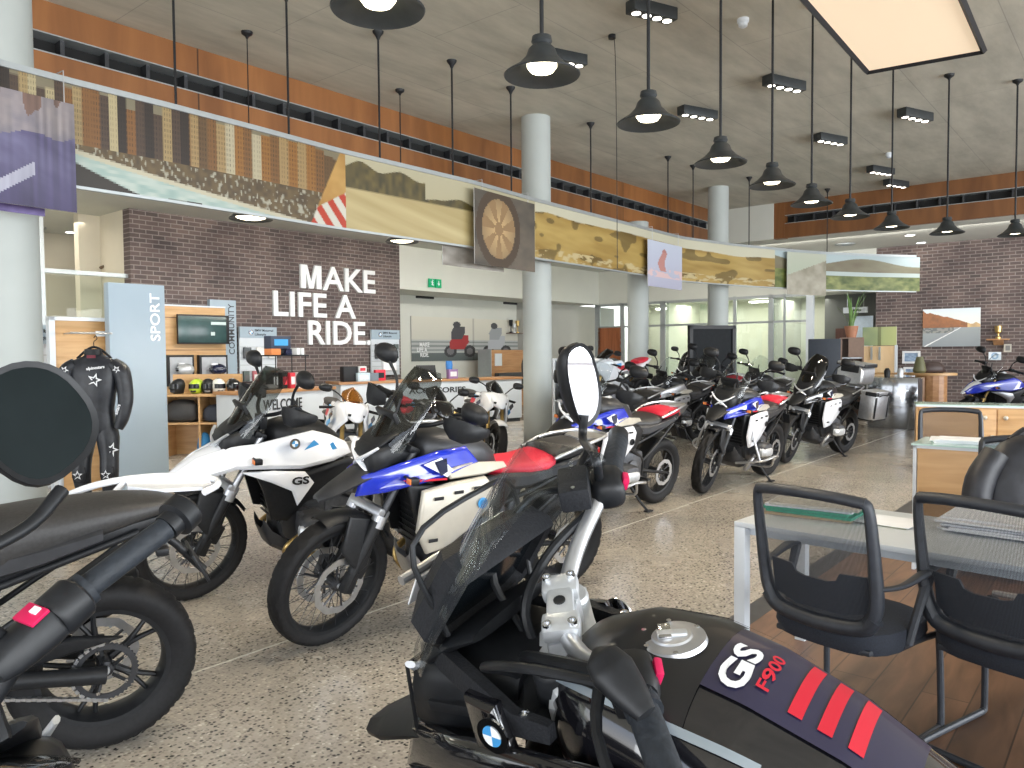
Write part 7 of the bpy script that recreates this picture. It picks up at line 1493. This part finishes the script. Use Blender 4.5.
    patch(1.08, .76, lambda x: .75-.25*(.9-x), lambda x: .84-.25*(.9-x), mat('ice_silver_trim', (.42, .50, .58), .25, .7), .006, nm='trim_stripe'); patch(1.08, .76, lambda x: -.84+.25*(.9-x), lambda x: -.75+.25*(.9-x), mat('ice_silver_trim', (0, 0, 0)), .006, nm='trim_stripe')
    b = MB(); top_ = TS(.93, 0); b.lathe([(0, .008), (.029, .008), (.031, .005), (.041, .005), (.050, .003), (.052, -.004)], top_+Vector((0, 0, .001)), (.06, 0, 1), sil, 40); b.box(top_+Vector((.0, 0, .010)), (.045, .016, .008), cast, Matrix.Rotation(.5, 3, 'Z'), .003); b.box(top_+Vector((.012, .0, .011)), (.02, .04, .005), chrm, Matrix.Rotation(.5, 3, 'Z'), .002)
    for q in range(6): a = q*PI/3; b.lathe([(.004, 0), (.004, .003), (0, .003)], top_+Vector((math.cos(a)*.046, math.sin(a)*.046, .004)), (0, 0, 1), chrm, 8)
    b.obj('tank_cap_ring', o)
    # stripes on the left rear shoulder of the tank
    patch(.86, .60, -.58, .30, mat('indigo_decal', (.018, .016, .045), .3, coat=.5), .0035, 16, 8, 'decal_field')
    for k_, x in enumerate((.752, .715, .678)): patch(x, x-.018, -.48, .16, redp, .0055, 3, 8, 'red_stripe')
    for wd, xx, hh, m_, a_, wr in (('GS', .845, .036, whp, .22, .075), ('F900', .797, .016, redp, .10, .062)):
        V, Fs = text_geo(wd, hh, 0, .002 if wd == 'GS' else .0005); x0 = min(p.x for p in V); x1 = max(p.x for p in V); b = MB(); hwl = .24
        # reading direction runs around the shoulder, from the left side up
        W_ = []
        for p in V:
            al = a_-(p.x-x0)/(x1-x0)*(wr/.18); xl = xx-hh*.0-(hh-p.y)
            q = TS(xl, al); W_.append(q+Vector((0, math.sin(al), math.cos(al)))*.0065)
        b.add(W_, Fs, m_); b.obj('lettering', o)
    PX('badge', px_of(rmat(root) @ Vector((1.325, .198, .835))), [px_of(rmat(root) @ Vector((x, .2, z))) for x in (1.2, 1.3, 1.4) for z in (.8, .9, 1.0)])
    PX('TS', [(x, a, px_of(rmat(root) @ TS(x, a))) for x in (.93, .8, .7, .6, .5) for a in (-.5, 0, .5)])
    return o
cockpit_parts(b1, ST1)
M1 = rmat(b1); st1 = Rx((1.17, 0, 1.0), (-.438, 0, .899), math.radians(ST1)); Mi = (M1 @ st1).inverted()
PX('bar ends', [tuple(round(c, 3) for c in (M1 @ st1 @ Vector(p))) for p in ((.985, -.42, 1.2), (.985, .42, 1.2), (1.12, 0, 1.15))])
def px_of2(P):
    P = Vector(P)-Vector((0, 0, CZ)); return (round(512+F*P.dot(rtv)/P.dot(fwd)), round(384-F*P.dot(upv)/P.dot(fwd)))
PX('px', [px_of(M1 @ st1 @ Vector(p)) for p in ((.985, -.42, 1.2), (.985, .42, 1.2), (1.12, 0, 1.15))])
mirror_parts(b1, st1, (1.03, -.22, 1.23), -1, Mi @ hd(584, 384, 1.66), 0, glassm=mirg, size=(.092, .050), face=(-.8, .6, .05), stalk=[Vector((1.03, -.22, 1.23)), Vector((1.03, -.22, 1.29)), Mi @ hd(583, 440, 1.64), Mi @ hd(584, 415, 1.66)])
# teardrop mirror folded down over the left switchgear
b = MB(); a_, c_ = Mi @ hd(600, 655, .95), Mi @ hd(640, 706, .90); dr = (c_-a_)
b.tube([a_-dr*.12, a_+dr*.05, a_+dr*.35, a_+dr*.75, c_, c_+dr*.15], [.006, .024, .030, .024, .018, .014], blk, 18, smooth=5, flat=.7); b.xf(st1); b.obj('mirror', b1, 60)
# ------------------------------------------------------------------ the motorcycle at the left edge: only its right grip and mirror reach into the frame
H8 = Vector((-.50, .866, 0)).normalized(); L8 = Vector((-H8.y, H8.x, 0)); LEAN8 = 19; ST8 = 34
gi = hd(60, 640, .95); ge = hd(184, 516, 1.12)
b8 = adventure_bike('black motorcycle at the left edge, only its right grip and large mirror in view', (-1.6, 1.5), H8, steer=ST8, lean=LEAN8, lod=1, paint=gls, top=blk, lowerk='adv', lower=blk, beak=blk, seatm=(blks, blks), screen=smoke, engine='twin', scale=.95, screenh=.35, mirrors=(0, 0), decals='none', handguard=False, rack=False)
st8 = Rx((1.17, 0, 1.0), (-.438, 0, .899), math.radians(ST8)); M8 = rmat(b8) @ st8
gl = M8 @ Vector((.985, -.36, 1.2)); tgt = (gi*.35+ge*.65); b8.location = Vector(b8.location)+Vector((tgt.x-gl.x, tgt.y-gl.y, 0)); PX('dz b8', tgt.z-gl.z); M8 = rmat(b8) @ st8
PX('b8 grip px', px_of(M8 @ Vector((1.01, -.275, 1.21))), px_of(M8 @ Vector((.985, -.42, 1.2))), (M8 @ Vector((.985, -.42, 1.2))))
Mi8 = M8.inverted()
b = MB(); I4 = Matrix.Identity(4)
b.lathe([(.020, 0), (.030, .003), (.030, .026), (.027, .030), (.012, .030), (.012, .024), (0, .024)], (.983, -.42, 1.2), (0, -1, 0), blk, 28)
b.xf(st8); b.obj('bar_end_weight', b8)
b = MB(); b.lathe([(.030, 0), (.033, .004), (.033, .040), (.029, .046)], (1.012, -.262, 1.21), (0, 1, 0), blk, 28); b.xf(st8); b.obj('throttle_collar', b8)
b = MB(); b.loft([[Vector((1.018+q.y, -yy, 1.21+q.z)) for q in ring_at(0, 0, w_, w_, 3, 20)] for yy, w_ in ((.13, .016), (.15, .024), (.20, .030), (.225, .029))], blk); s_ = b.obj('switchgear', b8, 50); s_.data.transform(st8)
b = MB(); b.box((1.0, -.20, 1.238), (.034, .028, .006), mat('red_switch', (.55, .01, .08), .4), Matrix.Rotation(-.5, 3, 'Y'), .002); b.box((.995, -.205, 1.2405), (.010, .010, .003), whp, Matrix.Rotation(-.5, 3, 'Y')); b.xf(st8); b.obj('red_switch', s_)
mh = Mi8 @ hd(36, 420, 1.02); mirror_parts(b8, st8, (1.03, -.19, 1.23), -1, mh, 0, glassm=dmir, size=(.082, .078), stalk=[Vector((1.03, -.17, 1.23)), Mi8 @ hd(-60, 590, .86), Mi8 @ hd(-30, 560, .9), Mi8 @ hd(30, 525, .97), Mi8 @ hd(62, 490, 1.02)])

for o_ in bpy.data.objects:
    if o_.get('category') == 'motorcycle': PX(o_.name, [round(x, 2) for x in o_.location], round(math.degrees(o_.rotation_euler.z)), o_['label'][:40])

for o_ in bpy.data.objects:
    if o_.get('label') and len(str(o_['label']).replace('-', ' ').split()) > 15: PX('LONG', len(o_['label'].split()), o_['label'])
